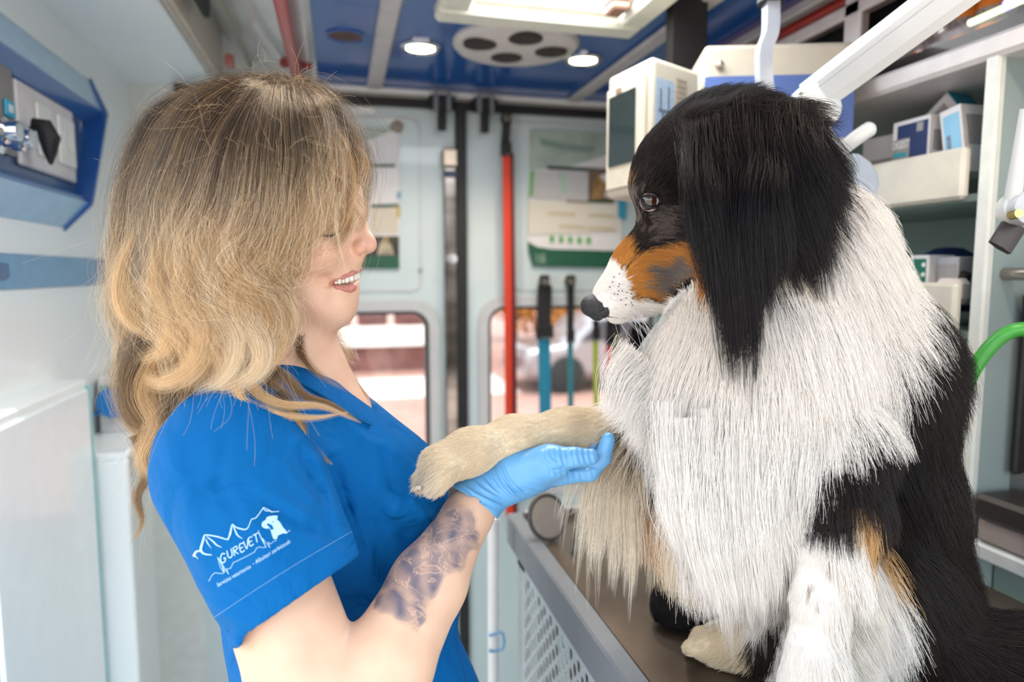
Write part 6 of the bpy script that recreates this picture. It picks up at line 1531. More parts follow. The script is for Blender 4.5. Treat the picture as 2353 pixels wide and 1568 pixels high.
# collar opening: the neck and the V
V_T, _tmp = None, None
g = T_.s; X, Y, Z = g.ax[0][:, None, None], g.ax[1][None, :, None], g.ax[2][None, None, :]
PXg = 1176.5 + FPX * X / Z; PYg = 784 - FPX * Y / Z
def halfplane(xa, ya, xb, yb):
    """signed pixel distance: positive to the left-hand side when going a->b, as metres"""
    nx, ny = -(yb - ya), (xb - xa); l = math.hypot(nx, ny); return ((PXg - xa) * nx + (PYg - ya) * ny) / l / FPX * Z
hem = halfplane(560, 1465, 830, 1275)      # >0 beyond? tested below
if ((695 + 60 - 560) * (-(1275 - 1465)) + (1370 + 80 - 1465) * (830 - 560)) < 0: hem = -hem
# beyond the hem (towards the elbow) the near sleeve ends; the torso keeps going
sleeve_zone = (Z < .655)
torso_keep = g.v.copy()
inner = SDF(g.lo, [g.lo[i] + g.h * (g.v.shape[i] - 1) for i in range(3)], g.h); inner.ax = g.ax; inner.v = np.full(g.v.shape, .05, np.float32)
inner.limb(LP(560, 1150, .60), Rp(140, .60), LP(640, 1300, .578), Rp(150, .578), 0)
inner.limb(LP(640, 1300, .578), Rp(150, .578), LP(770, 1545, .556), Rp(146, .556), 0)
outer = SDF(g.lo, [g.lo[i] + g.h * (g.v.shape[i] - 1) for i in range(3)], g.h); outer.ax = g.ax; outer.v = np.full(g.v.shape, .05, np.float32)
# rebuild: torso without sleeve
T2 = PX3(150, 1300, 780, 2250, 0.42, 1.02, 0.0026)
for a, b, k in (((560, 960, .63, 110), (700, 960, .80, 110), .05), ((640, 960, .70, 160), (700, 1150, .72, 195), .05), ((800, 1060, .71, 125), (890, 1120, .735, 106), .05),
                ((700, 1150, .72, 195), (770, 1400, .745, 215), .05), ((900, 1130, .72, 100), (915, 1350, .74, 135), .05), ((770, 1400, .745, 210), (835, 1700, .76, 262), .05),
                ((835, 1700, .76, 262), (850, 2050, .765, 270), .05), ((745, 1010, .84, 88), (790, 1190, .86, 88), .03)):
    T2.limb(a, b, k=k)
outer.limb(LP(545, 1075, .605), Rp(182, .605), LP(650, 1300, .578), Rp(164, .578), 0)
outer.limb(LP(650, 1300, .578), Rp(164, .578), LP(765, 1520, .558), Rp(160, .558), .01)
o_ = np.maximum(outer.v, hem); o_ = np.maximum(o_, -np.maximum(inner.v, -(hem + .09)))
tv = T2.s.v; kk = .03; h_ = np.maximum(kk - np.abs(tv - o_), 0) / kk
g.v = np.where(hem < -.09, np.minimum(tv, o_) - h_ * h_ * kk * .25, np.minimum(tv, o_)).astype(np.float32)
# torso hollow around the arm bend so the arm stays clear
# neckline
g.limb(LP(640, 760, .70), Rp(105, .70), LP(700, 900, .71), Rp(72, .71), .008, 'cut')
g.limb(LP(730, 840, .71), Rp(60, .71), LP(862, 935, .705), Rp(12, .705), .006, 'cut')
g.limb(LP(760, 830, .70), Rp(40, .70), LP(862, 925, .70), Rp(10, .70), .006, 'cut')
# folds
def fold(sd, pts, wpx, amp, zmax):
    for (xa, ya), (xb, yb) in zip(pts[:-1], pts[1:]):
        lx, ly = xb - xa, yb - ya; l2 = lx * lx + ly * ly
        PXc = PXg; PYc = PYg
        t = np.clip(((PXc - xa) * lx + (PYc - ya) * ly) / l2, 0, 1)
        d2 = (PXc - xa - t * lx) ** 2 + (PYc - ya - t * ly) ** 2
        sd.v -= (amp * np.exp(-d2 / (wpx * wpx)) * (Z < zmax)).astype(np.float32)
for pts, w_, a_ in ((((770, 1075), (800, 1170), (835, 1270)), 9, -.004), (((380, 1010), (430, 1150), (470, 1330)), 26, .003), (((690, 1010), (730, 1060), (770, 1180)), 20, .004),
                    (((600, 1120), (700, 1180), (800, 1230)), 16, .0025), (((620, 1160), (720, 1215), (800, 1250)), 12, -.002), (((860, 1120), (900, 1180), (980, 1190)), 20, .004),
                    (((870, 1160), (930, 1230), (1000, 1230)), 16, -.003), (((850, 1200), (890, 1300), (880, 1370)), 20, -.004), (((1010, 1300), (1040, 1430), (1080, 1560)), 14, .005),
                    (((1050, 1400), (1060, 1500), (1075, 1600)), 10, -.004), (((540, 1480), (600, 1520), (640, 1600)), 16, .005), (((760, 930), (840, 1010), (900, 1040)), 14, .002), (((910, 980), (935, 985), (950, 1000)), 8, -.003), (((520, 1010), (500, 1110), (540, 1180)), 14, -.002), (((690, 1030), (740, 1130), (760, 1220)), 12, -.003), (((640, 1060), (720, 1150), (790, 1200)), 10, .002), (((880, 1040), (900, 1120), (960, 1150)), 12, -.003), (((960, 1080), (950, 1150), (990, 1200)), 10, .003)):
    fold(g, pts, w_, a_, .70)
TV, TF = finish(g, 3); TN = vnormals(TV, TF)
TFl = TF[:, ::-1] if (TN * (TV - TV.mean(0))).sum(1).mean() < 0 else TF
top = mesh_np('scrub_top', to_world(TV), TFl[:, ::-1], scrub, woman)
ttree = BVHTree.FromPolygons([Vector(v) for v in TV], [tuple(f) for f in TF.tolist()])
def tsurf(x, y): return bsurf(x, y, ttree)
# collar band along the V neck
cpts = []
for x, y in ((628, 862), (668, 858), (715, 880), (770, 915), (815, 945), (852, 962)):
    s_ = tsurf(x, y + 14)
    if s_ is not None: cpts.append(to_world((s_ + np.array([0, 0, -.0012]))[None])[0])
mb = MB(); mb.tube(list(spline(cpts, 30)), 0.0035, 8, flat=.5); mb.build('collar_band', fabric('scrub_blue_dark', (0.004, 0.10, 0.25)), woman)
# stitched hem line on the near sleeve
st = mat('stitch_pale', (0.28, 0.50, 0.72), 0.6)
mb = MB()
for i in range(88):
    t0, t1 = i / 88, (i + .55) / 88
    pr_ = []
    for t in (t0, t1):
        x = 494 + (812 - 494) * t; y = 1418 + (1220 - 1418) * t - 5 * math.sin(math.pi * t); s_ = tsurf(x, y)
        if s_ is not None: pr_.append(to_world((s_ + np.array([0, 0, -.0002]))[None])[0])
    if len(pr_) == 2: mb.tube(pr_, 0.00022, 5)
mb.build('hem_stitching', st, woman)

# ------------------------------------------------------------------ printed emblem on the sleeve
emb = root('sleeve_print', to_world(tsurf(560, 1270)[None])[0] - origin_of(woman), None, None); emb.parent = woman
emb['label'] = 'pale print of mountains, a dog and lettering on the sleeve'
pm = mat('print_pale_blue', (0.42, 0.66, 0.90), 0.6)
def stroke(pts, wd, close=False):
    """a thin printed stroke that lies on the sleeve"""
    P = spline([(x, y, 0) for x, y in pts], max(6, len(pts) * 5)) if len(pts) > 2 else np.array([(x, y, 0.) for x, y in pts])
    L = np.gradient(P[:, :2], axis=0); L /= np.linalg.norm(L, axis=1, keepdims=True) + 1e-9; nrm = np.c_[-L[:, 1], L[:, 0]]
    ws = np.broadcast_to(wd, (len(P),)) if not hasattr(wd, '__len__') else np.interp(np.linspace(0, 1, len(P)), np.linspace(0, 1, len(wd)), wd)
    vs = []; 
    for p, n, w_ in zip(P, nrm, ws):
        for s_ in (-.5, .5):
            q = tsurf(p[0] + n[0] * w_ * s_, p[1] + n[1] * w_ * s_)
            if q is None: return
            vs.append(to_world((q * (1 - .0012))[None])[0])
    SMB.add(vs, [(2 * i, 2 * i + 1, 2 * i + 3, 2 * i + 2) for i in range(len(P) - 1)])
SMB = MB()
def Z2(pts): return [(350 + x / 2.768, 1100 + y / 2.768) for x, y in pts]      # from a zoomed crop of the sleeve
for pts, wd in (
    ([(262, 495), (275, 470), (290, 462), (305, 460), (312, 430), (325, 375), (340, 360), (400, 368), (440, 378), (478, 385), (500, 330), (508, 293), (530, 310), (560, 320), (590, 325), (610, 310), (630, 262), (650, 255), (668, 240), (700, 195), (708, 186), (740, 200), (765, 212), (806, 210)], (9, 5, 4, 5, 3, 5, 3, 3.5, 3, 3)),
    ([(258, 492), (280, 500), (290, 514)], (5, 1)), ([(330, 370), (318, 410), (308, 455), (330, 480), (378, 487)], (6, 9, 3)), ([(345, 370), (385, 400), (410, 425), (440, 438)], (3, 6, 2)),
    ([(340, 385), (350, 410), (375, 445)], (3, 4, 1)), ([(505, 300), (495, 350), (480, 395)], (4, 8, 2)), ([(512, 300), (530, 340), (545, 365), (572, 383)], (3, 6, 2)),
    ([(705, 190), (720, 205), (745, 208), (765, 220)], (3, 4, 1))):
    stroke(Z2(pts), tuple(w * .62 for w in wd))
SMB.build('mountain_outline', pm, emb)
SMB = MB()
for pts in ([(358, 655), (380, 615), (400, 600), (425, 605), (450, 605), (462, 590)], [(462, 590), (415, 500), (430, 560), (455, 600), (440, 540), (485, 610), (470, 575)], [(470, 578), (498, 572), (515, 535), (530, 530), (560, 515), (610, 490), (650, 468), (662, 445), (680, 436), (700, 440), (722, 438)],
            [(722, 438), (672, 330), (690, 380), (725, 440)], [(722, 438), (700, 380), (748, 440), (735, 405), (752, 418), (772, 400), (790, 395)], [(845, 352), (860, 345), (866, 330), (878, 336)]):
    for a, b in zip(pts[:-1], pts[1:]): stroke(Z2([a, b]), 1.1)
SMB.build('pulse_line', pm, emb)
# lettering, hand drawn strokes
SMB = MB()
LET = {'G': [[(42, 12), (22, 2), (4, 30), (8, 62), (30, 66), (40, 42), (24, 40)]], 'U': [[(4, 4), (6, 50), (22, 64), (36, 48), (36, 2)]], 'R': [[(6, 66), (6, 4)], [(6, 6), (30, 4), (34, 22), (8, 34)], [(12, 34), (36, 64)]],
       'E': [[(34, 4), (6, 6), (8, 62), (36, 60)], [(6, 34), (28, 32)]], 'V': [[(2, 2), (18, 64), (38, 0)]], 'T': [[(0, 4), (42, 2)], [(20, 4), (22, 66)]]}
xs = [(425, 478), (470, 450), (508, 432), (548, 412), (576, 392), (606, 372), (638, 352)]
ang = math.radians(-24); ca, sa = math.cos(ang), math.sin(ang)
for ch, (ox, oy) in zip('GUREVET', xs):
    for stp in LET[ch]:
        stroke(Z2([(ox + (x * ca - y * sa * .4) * .92, oy + 8 + (x * sa + y * ca) * .92) for x, y in stp]), 2.3)
SMB.build('lettering', pm, emb)
# small line of text under the emblem: outlines laid on the sleeve
def text_on_sleeve(s, x0, y0, x1, y1, h, shear=.3):
    cu = bpy.data.curves.new('t', 'FONT'); cu.body = s; cu.size = 1.0; cu.shear = shear; cu.resolution_u = 2; cu.offset = 0.0
    t = bpy.data.objects.new('t', cu); COL.objects.link(t); bpy.context.view_layer.update()
    me = bpy.data.meshes.new_from_object(t.evaluated_get(bpy.context.evaluated_depsgraph_get())); bpy.data.objects.remove(t); bpy.data.curves.remove(cu)
    vs = np.array([tuple(v.co) for v in me.vertices]); fs = [tuple(p.vertices) for p in me.polygons]; bpy.data.meshes.remove(me)
    wdt = vs[:, 0].max(); ux = np.array([x1 - x0, y1 - y0]) / wdt; uy = np.array([ux[1], -ux[0]]); uy = uy / np.linalg.norm(uy) * h
    out = []
    for v in vs:
        q = np.array([x0, y0]) + ux * v[0] + uy * v[1]; p = tsurf(*q)
        if p is None: return
        out.append(to_world((p * (1 - .0012))[None])[0])
    mb = MB(); mb.add(out, fs); mb.build('small_lettering', pm, emb)
text_on_sleeve('Servicios veterinarios', 500, 1350, 578, 1305, 13)
text_on_sleeve('-', 581, 1300, 585, 1298, 13)
text_on_sleeve('Albaitari zerbitzuak', 588, 1297, 669, 1247, 13)
# dog head on the print
mb = MB(); poly = Z2([(694, 295), (700, 278), (722, 262), (728, 246), (750, 240), (775, 236), (798, 238), (793, 262), (812, 278), (830, 310), (850, 332), (858, 348), (830, 350), (800, 362), (790, 388), (770, 385), (760, 358), (752, 330), (742, 318), (722, 320), (700, 310)])
ctr = np.mean(poly, axis=0); vs = []
for x, y in [tuple(ctr)] + poly:
    p = tsurf(x, y); vs.append(to_world((p * (1 - .0012))[None])[0])
n = len(poly); mb.add(vs, [(0, 1 + i, 1 + (i + 1) % n) for i in range(n)]); mb.build('dog_silhouette', pm, emb)
mb = MB()
for pl in ([(732, 285), (748, 290), (762, 300), (772, 325), (752, 326), (742, 305), (728, 300)], [(762, 274), (768, 272), (770, 279), (764, 281)]):
    pl = Z2(pl); vs = [to_world((tsurf(x, y) * (1 - .0018))[None])[0] for x, y in pl]; mb.add(vs, [tuple(range(len(pl)))])
mb.build('silhouette_gap', scrub, emb)

# ------------------------------------------------------------------ glove on the near hand
G = PX3(1000, 1440, 940, 1220, .62, .84, 0.0011)
G.limb((1085, 1165, .684, 60), (1120, 1125, .696, 52), k=.01, zs=1.0)
G.limb((1120, 1125, .696, 50), (1200, 1088, .705, 52), k=.012)
for dz, x1, y1 in ((-.012, 1290, 1078), (.006, 1300, 1080), (.024, 1300, 1084), (.040, 1285, 1090)):
    G.limb((1170, 1100, .702 + dz * .5, 44), (x1, y1, .706 + dz, 26), k=.012)
G.limb((1180, 1078, .690, 40), (1262, 1062, .680, 36), k=.014)       # ball of the thumb
G.limb((1262, 1062, .680, 36), (1318, 1053, .676, 23), k=.01)
G.limb((1318, 1053, .676, 23), (1358, 1050, .676, 19), k=.006)
G.limb((1290, 1090, .698, 25), (1355, 1085, .698, 21), k=.006); G.limb((1355, 1085, .698, 21), (1385, 1052, .697, 19), k=.004); G.limb((1385, 1052, .697, 19), (1398, 1010, .697, 16), k=.003)
G.limb((1300, 1085, .714, 24), (1350, 1062, .716, 20), k=.005); G.limb((1350, 1062, .716, 20), (1366, 1020, .717, 18), k=.003); G.limb((1366, 1020, .717, 18), (1378, 988, .718, 15), k=.003)
G.limb((1300, 1088, .732, 23), (1340, 1068, .742, 19), k=.005); G.limb((1340, 1068, .742, 19), (1352, 1030, .752, 17), k=.003); G.limb((1352, 1030, .752, 17), (1355, 1000, .762, 14), k=.003)
G.limb((1285, 1092, .750, 20), (1318, 1080, .764, 17), k=.005); G.limb((1318, 1080, .764, 17), (1325, 1050, .776, 15), k=.003)
# cuff flare and opening
G.limb((1085, 1160, .684, 64), (1068, 1175, .680, 70), k=.006)
gx, gy, gz = G.s.ax[0][:, None, None], G.s.ax[1][None, :, None], G.s.ax[2][None, None, :]
gpx = 1176.5 + FPX * gx / gz; gpy = 784 - FPX * gy / gz
# keep the side beyond the cuff line (1035,1110)-(1147,1190)
lx, ly = 1150 - 1032, 1196 - 1106; nl = math.hypot(lx, ly); dcut = ((gpx - 1032) * ly - (gpy - 1106) * lx) / nl
if ((1250 - 1032) * ly - (1080 - 1106) * lx) < 0: dcut = -dcut
dcut = dcut + 6 * np.sin(gpx * .05)
G.s.v = np.maximum(G.s.v, (-dcut / FPX * gz)).astype(np.float32)
G.limb((1050, 1200, .676, 58), (1100, 1145, .690, 52), k=.002, mode='cut')
# wrinkles in the thin glove
def wrinkle(x0, y0, x1, y1, wv, amp, zmax=.72, curve=0.0):
    lx, ly = x1 - x0, y1 - y0; l2 = lx * lx + ly * ly; t = np.clip(((gpx - x0) * lx + (gpy - y0) * ly) / l2, 0, 1)
    off = curve * np.sin(np.pi * t); nx, ny = -ly / math.sqrt(l2), lx / math.sqrt(l2)
    d2 = (gpx - x0 - t * lx - nx * off) ** 2 + (gpy - y0 - t * ly - ny * off) ** 2
    fade = np.sin(np.pi * np.clip(t, .04, .96)) ** .5
    G.s.v -= (amp * fade * np.exp(-d2 / (wv * wv)) * (gz < zmax)).astype(np.float32)
for i in range(7):
    x = 1282 + 13 * i; wrinkle(x - 6, 1032, x + 3, 1070, 3.2, -.0009, curve=2); wrinkle(x + 1, 1034, x + 9, 1070, 3.0, .0006, curve=2)
for i in range(9):
    x = 1250 + 14 * i; wrinkle(x - 3, 1074, x + 4, 1108, 3.0, -.0007)
for (x0, y0, x1, y1, c) in ((1060, 1110, 1150, 1160, 6), (1080, 1100, 1160, 1150, 5), (1100, 1090, 1172, 1150, 6), (1120, 1080, 1180, 1150, 8), (1140, 1070, 1192, 1145, 8), (1150, 1060, 1210, 1140, 10), (1160, 1110, 1195, 1150, 3), (1060, 1125, 1140, 1175, 4), (1175, 1120, 1230, 1135, 3), (1100, 1135, 1160, 1165, 3), (1200, 1110, 1250, 1125, 3)):
    wrinkle(x0, y0, x1, y1, 3.6, .0014, curve=c); wrinkle(x0 + 7, y0 - 1, x1 + 7, y1 - 1, 3.2, -.0009, curve=c)
for (x0, y0, x1, y1, c) in ((1250, 1035, 1275, 1070, 6), (1262, 1030, 1282, 1062, 6), (1240, 1045, 1272, 1080, 8), (1258, 1080, 1300, 1072, 4), (1262, 1088, 1310, 1082, 4)):
    wrinkle(x0, y0, x1, y1, 3.2, -.0011, curve=c)
wrinkle(1268, 1082, 1385, 1072, 4, -.002)
GV, GF = finish(G.s, 1); GN = vnormals(GV, GF)
GFl = GF[:, ::-1] if (GN * (GV - GV.mean(0))).sum(1).mean() < 0 else GF
glove = mesh_np('medical_glove', to_world(GV), GFl[:, ::-1], mat('glove_blue', (0.14, 0.40, 0.72), 0.34, var=0.04, scale=30, sss=.1, bump=.06, bscale=500), woman)
# trousers and shoes (below the picture)
hip = W(848, 1950, .765); TR = PX3(300, 1400, 1650, 3000, .3, 1.3, .02)
def wl(p):                                  # world -> the camera's right / up / depth frame
    v = np.array(p, float) - CAM; return np.array([v @ RT, v @ UP, v @ FW])
lo = wl(hip) - np.array([.35, 1.0, .45]); hi = wl(hip) + np.array([.35, .2, .45]); tr = SDF(lo, hi, .007)
hx, hy, hz = hip
tr.limb(wl((hx, hy - .07, hz)), .115, wl((hx, hy + .07, hz)), .115, .04)
for s_ in (-1, 1):
    tr.limb(wl((hx, hy + .08 * s_, hz - .03)), .095, wl((hx + .02, hy + .09 * s_, .48)), .07, .03); tr.limb(wl((hx + .02, hy + .09 * s_, .48)), .07, wl((hx - .01, hy + .095 * s_, .10)), .062, .02)
XV, XF = finish(tr, 2); XN = vnormals(XV, XF); XF2 = XF[:, ::-1] if (XN * (XV - XV.mean(0))).sum(1).mean() < 0 else XF
mesh_np('scrub_trousers', to_world(XV), XF2[:, ::-1], scrub, woman)
for s_ in (-1, 1):
    y = hy + .095 * s_; mb = MB(); mb.tube([(hx - .09, y, .045), (hx - .04, y, .055), (hx + .05, y, .05), (hx + .13, y, .036), (hx + .165, y, .03)], [.03, .045, .047, .036, .018], 16); mb.build('shoe', white_pl, woman)
# ================================================================== WOMAN'S HAIR
hm = hair_mat('woman_hair', 0.28, 0.7, 0.18)
# inner mass that fills the hair between skull and outer strands
Hc = PX3(200, 900, 160, 1250, .54, .86, 0.003)
Hc.ball((578, 385, .69, 178), k=.02, zs=.93)
Hc.limb((560, 430, .672, 165), (480, 640, .655, 140), k=.03)
Hc.limb((480, 640, .655, 155), (450, 800, .655, 110), k=.03)
Hc.limb((640, 330, .68, 130), (690, 300, .68, 95), k=.02)
Hc.limb((560, 640, .640, 70), (530, 800, .635, 60), k=.02)
Hc.limb((330, 820, .67, 55), (330, 950, .68, 40), k=.02)
HV, HF = finish(Hc.s, 2); HN = vnormals(HV, HF)
if (HN * (HV - HV.mean(0))).sum(1).mean() < 0: HN = -HN; HFl = HF[:, ::-1]
else: HFl = HF
hair = mesh_np('hair', to_world(HV), HFl[:, ::-1], mat('hair_inner', (0.16, 0.105, 0.055), 0.7, var=0.3, scale=60, stretch=(6, 6, 1)), woman)

K = 26
# guide paths down the near side, ordered from the face (0) to the back of the head (last)
GD = [
 [(700, 205, .665), (765, 245, .640), (812, 320, .640), (826, 400, .640), (812, 480, .638), (790, 550, .636), (792, 625, .634)],
 [(690, 200, .660), (735, 255, .630), (742, 325, .610), (720, 405, .604), (694, 480, .601), (664, 550, .600), (640, 615, .600), (622, 670, .600)],
 [(680, 198, .655), (714, 265, .616), (712, 350, .600), (688, 440, .594), (652, 528, .592), (620, 605, .592), (606, 680, .594)],
 [(668, 196, .650), (705, 280, .610), (725, 380, .594), (705, 480, .588), (655, 575, .590), (620, 650, .592), (632, 725, .592), (610, 790, .592)],
 [(655, 194, .650), (670, 290, .602), (680, 400, .584), (655, 500, .578), (605, 590, .578), (590, 665, .580), (625, 730, .580), (600, 800, .580), (545, 850, .585)],
 [(640, 192, .650), (635, 300, .596), (632, 410, .576), (600, 520, .570), (560, 610, .570), (565, 680, .570), (600, 745, .570), (560, 820, .574), (500, 860, .585)],
 [(625, 191, .650), (595, 300, .594), (580, 410, .574), (548, 520, .566), (515, 610, .565), (525, 690, .565), (555, 760, .565), (530, 830, .570), (470, 880, .585)],
 [(610, 190, .650), (555, 300, .596), (525, 410, .576), (495, 520, .568), (470, 610, .566), (478, 690, .566), (505, 760, .566), (495, 835, .572), (440, 890, .585)],
 [(598, 189, .652), (515, 295, .600), (475, 405, .582), (445, 515, .572), (420, 600, .570), (425, 680, .570), (455, 750, .570), (450, 830, .576), (410, 900, .59), (390, 960, .60)],
 [(588, 189, .655), (475, 285, .610), (428, 395, .594), (400, 500, .584), (375, 590, .580), (375, 670, .580), (400, 745, .580), (410, 820, .586), (375, 900, .596), (370, 990, .61)],
 [(580, 189, .660), (440, 275, .624), (385, 380, .610), (355, 485, .602), (335, 575, .598), (325, 650, .598), (345, 730, .598), (365, 810, .602), (335, 890, .61), (340, 980, .62), (335, 1060, .63)],
 [(575, 190, .668), (410, 265, .645), (345, 370, .634), (312, 470, .628), (300, 560, .624), (285, 640, .624), (295, 715, .624), (325, 800, .626), (305, 880, .63), (315, 980, .64), (318, 1080, .65), (330, 1150, .655)],
 [(572, 190, .680), (390, 262, .670), (315, 360, .664), (285, 455, .660), (280, 545, .658), (262, 630, .656), (268, 705, .656), (300, 790, .656), (285, 870, .658), (300, 980, .662), (312, 1080, .668), (335, 1190, .67)],
 [(575, 190, .70), (395, 265, .71), (318, 360, .71), (290, 455, .71), (285, 545, .71), (270, 630, .71), (280, 705, .71), (310, 790, .71), (300, 870, .71), (315, 980, .70), (320, 1080, .70), (330, 1150, .70)],
 [(600, 190, .72), (430, 275, .755), (360, 370, .76), (330, 470, .76), (320, 560, .76), (310, 640, .76), (330, 720, .75), (360, 800, .74), (350, 880, .73), (350, 960, .72)],
 [(640, 192, .715), (560, 280, .78), (520, 400, .79), (490, 520, .79), (480, 620, .79), (490, 720, .78), (500, 800, .77), (490, 880, .76)],
 [(680, 198, .70), (690, 280, .765), (690, 400, .775), (660, 520, .78), (640, 640, .78), (650, 740, .775), (690, 800, .77), (740, 860, .765)],
 [(700, 203, .690), (770, 270, .715), (808, 360, .715), (812, 450, .716), (795, 540, .72), (765, 640, .73), (745, 720, .735), (760, 800, .735), (800, 860, .73)],
]
GD = [g_ if k_ < 9 else [g_[0]] + [(x + min(30, 10 * (k_ - 8)) * min(1, (y - 190) / 200), y, d) for x, y, d in g_[1:]] for k_, g_ in enumerate(GD)]
GD = [g_ if k_ == 0 else [(g_[0][0], g_[0][1] + 10, g_[0][2] + .004), (g_[0][0] + (g_[1][0] - g_[0][0]) * .14, g_[0][1] + 16, g_[0][2] - (.009 if k_ < 14 else -.009))] + g_[1:] for k_, g_ in enumerate(GD)]
GP = np.array([spline([LP(*p) for p in g_], K) for g_ in GD])      # guides x K x 3
NG = len(GP)
# fractional position of each guide; the near-side guides get most strands
ash = np.array([0.060, 0.044, 0.031]); brown = np.array([0.15, 0.10, 0.058]); gold = np.array([0.46, 0.275, 0.115]); blond = np.array([0.86, 0.63, 0.36]); pale = np.array([1.0, 0.86, 0.64])
def strands(n, seed, lo, hi, spread, fly=0.0, shrink=0.0, clump_n=260, clump=.8):
    r = np.random.default_rng(seed)
    # clumps: each clump has its own guide position, depth, width, wave and colour
    cu = r.uniform(lo, hi, clump_n); cdep = r.random(clump_n) ** 1.5; ccol = r.random(clump_n); cph = r.normal(0, .7, (clump_n, 2)) + (cu * 1.3)[:, None]; camp = r.uniform(.7, 1.7, clump_n); cend = r.uniform(.78, 1.0, clump_n)
    ci = r.integers(0, clump_n, n); u = cu[ci] + r.normal(size=n) * .055 * (hi - lo) / 10 * (1.6 - clump) * 10 * .1; u = np.clip(u, 0, NG - 1.001)
    i = np.floor(u).astype(int); f = (u - i)[:, None, None]
    P = GP[i] * (1 - f) + GP[i + 1] * f
    t = np.linspace(0, 1, K)
    # shorten
    e = (cend[ci] * r.uniform(.86, 1.0, n))[:, None] * t[None] * (K - 1); i0 = np.clip(np.floor(e).astype(int), 0, K - 2); ff = (e - i0)[..., None]
    P = np.take_along_axis(P, i0[..., None].repeat(3, 2), 1) * (1 - ff) + np.take_along_axis(P, (i0 + 1)[..., None].repeat(3, 2), 1) * ff
    T = np.gradient(P, axis=1); T /= np.linalg.norm(T, axis=2, keepdims=True) + 1e-9
    side = np.cross(T, np.array([0, 0, 1.0])); side /= np.linalg.norm(side, axis=2, keepdims=True) + 1e-9
    dep = np.cross(side, T)
    # waves grow towards the ends
    g = np.clip((t - .30) / .5, 0, 1) ** 1.2
    wav = np.sin(t[None] * 20 + cph[ci, :1]) * camp[ci][:, None] * g * .0080
    wav2 = np.sin(t[None] * 20 + 1.4 + cph[ci, 1:]) * camp[ci][:, None] * g * .011
    # strand offset inside its clump: wide at the middle, narrow at root and tip
    a = r.normal(size=(n, 2)); prof = (.25 + 1.0 * np.sin(np.pi * np.clip(t * .9 + .06, 0, 1))) ; prof = prof * (1 - .55 * clump * t)
    off = a[:, None, :] * prof[None, :, None] * spread
    inn = (cdep[ci] * .030 * 1.0)[:, None] * np.clip(t * 4, 0, 1)
    sgn = np.where(P[:, :, 2] < .69, 1.0, -1.0)
    P = P + side * (wav + off[..., 0])[..., None]
    P[:, :, 2] += sgn * (inn + (wav2 + .008 * g) * .8 + off[..., 1] * .6 - .002) 
    # strands lie on the rounded skull, outside the inner mass
    cc_ = LP(578, 388, .69); q = P - cc_; q[:, :, 2] /= .95; dist = np.linalg.norm(q, axis=2, keepdims=True)
    want = Rp(190, .69) - (cdep[ci] * .006)[:, None, None] + np.abs(off[..., 1:2]) * .3
    q = np.where(dist < want, q * want / np.maximum(dist, 1e-6), q); q[:, :, 2] *= .95; P = cc_ + q
    if fly > 0:
        ph = r.uniform(0, 6.28, (n, 1, 3)); fr = r.uniform(3, 9, (n, 1, 3))
        P = P + np.sin(t[None, :, None] * fr + ph) * (t[None, :, None] ** 1.2) * fly * r.random((n, 1, 1)) ** 2 * 1.6
    # colour: ash roots, golden and pale highlights lower down, streaked by clump
    h = np.clip(.68 * ccol[ci] + .32 * r.random(n), 0, 1)
    lightc = np.where((h > .62)[:, None], pale, np.where((h > .34)[:, None], blond, gold)); rootc = np.where((h > .74)[:, None], gold * .95, np.where((h > .5)[:, None], brown, ash))
    dark = (r.random(n) < .12)[:, None]; lightc = np.where(dark, brown * 1.1, lightc)
    m = np.clip((t - .19 - .20 * ccol[ci][::-1][:, None] - .08 * r.random((n, 1))) / .26, 0, 1)[..., None]
    c = rootc[:, None] * (1 - m) + lightc[:, None] * m
    back = np.clip((u - 8.5) / 3.0, 0, 1)[:, None, None]; c = c * (1 - .2 * back) 
    rad = .000062 * r.uniform(.7, 1.35, (n, 1)) * (1 - .55 * t[None] ** 2)
    return P, rad, c
sets = [strands(26000, 1, 1.1, 12.6, .0052, clump_n=230), strands(15000, 2, 2.0, 13.0, .0065, clump_n=420, clump=.5), strands(700, 3, 0.0, 0.8, .0028, clump_n=12, clump=.9), strands(8000, 4, 12.0, 16.9, .0075, clump_n=130), strands(5000, 6, 15.4, 16.95, .0085, clump_n=60, clump=.5), strands(2600, 5, 1.0, 16.9, .012, fly=.016, clump_n=600, clump=.1)]
P = np.concatenate([s_[0] for s_ in sets]); Rr = np.concatenate([s_[1] for s_ in sets]); Cc = np.concatenate([s_[2] for s_ in sets])
make_curves('hair_strands', to_world(P.reshape(-1, 3)).reshape(P.shape), Rr, Cc, hm, woman)
# drawn locks: curls at the lower edge, strands over the shoulder and chest, wisps
S_ = []
GO = tuple(gold); BL = tuple(blond); PA = tuple(pale); BR = tuple(brown)
def lk(path, w0, w1, n, c0=GO, c1=BL):
    # most locks rise out of the hair under them
    if path[0][1] > 500 and path[0][1] < 700 and path[0][0] < 640: path = [(path[0][0], path[0][1] - 30, path[0][2] + .035)] + path; c0 = (.56, .40, .22)
    S_.append((path, w0, w1, n, c0, c1))
lk([(590, 640, .585), (560, 720, .572), (600, 790, .568), (590, 850, .572), (520, 890, .580), (470, 880, .585)], 36, 14, 900, BL, PA)
lk([(540, 620, .58), (510, 700, .570), (545, 780, .565), (520, 860, .57), (450, 900, .580)], 34, 14, 900, BL, PA)
lk([(620, 640, .59), (600, 720, .58), (640, 770, .578), (625, 830, .58), (575, 870, .585)], 26, 10, 600, BL, BL)
lk([(470, 600, .575), (430, 680, .568), (470, 760, .565), (450, 840, .57), (380, 880, .585), (330, 870, .59)], 34, 14, 900, BL, BL)
lk([(400, 560, .59), (370, 640, .582), (400, 720, .58), (380, 800, .585), (320, 830, .60)], 30, 14, 700, GO, BL)
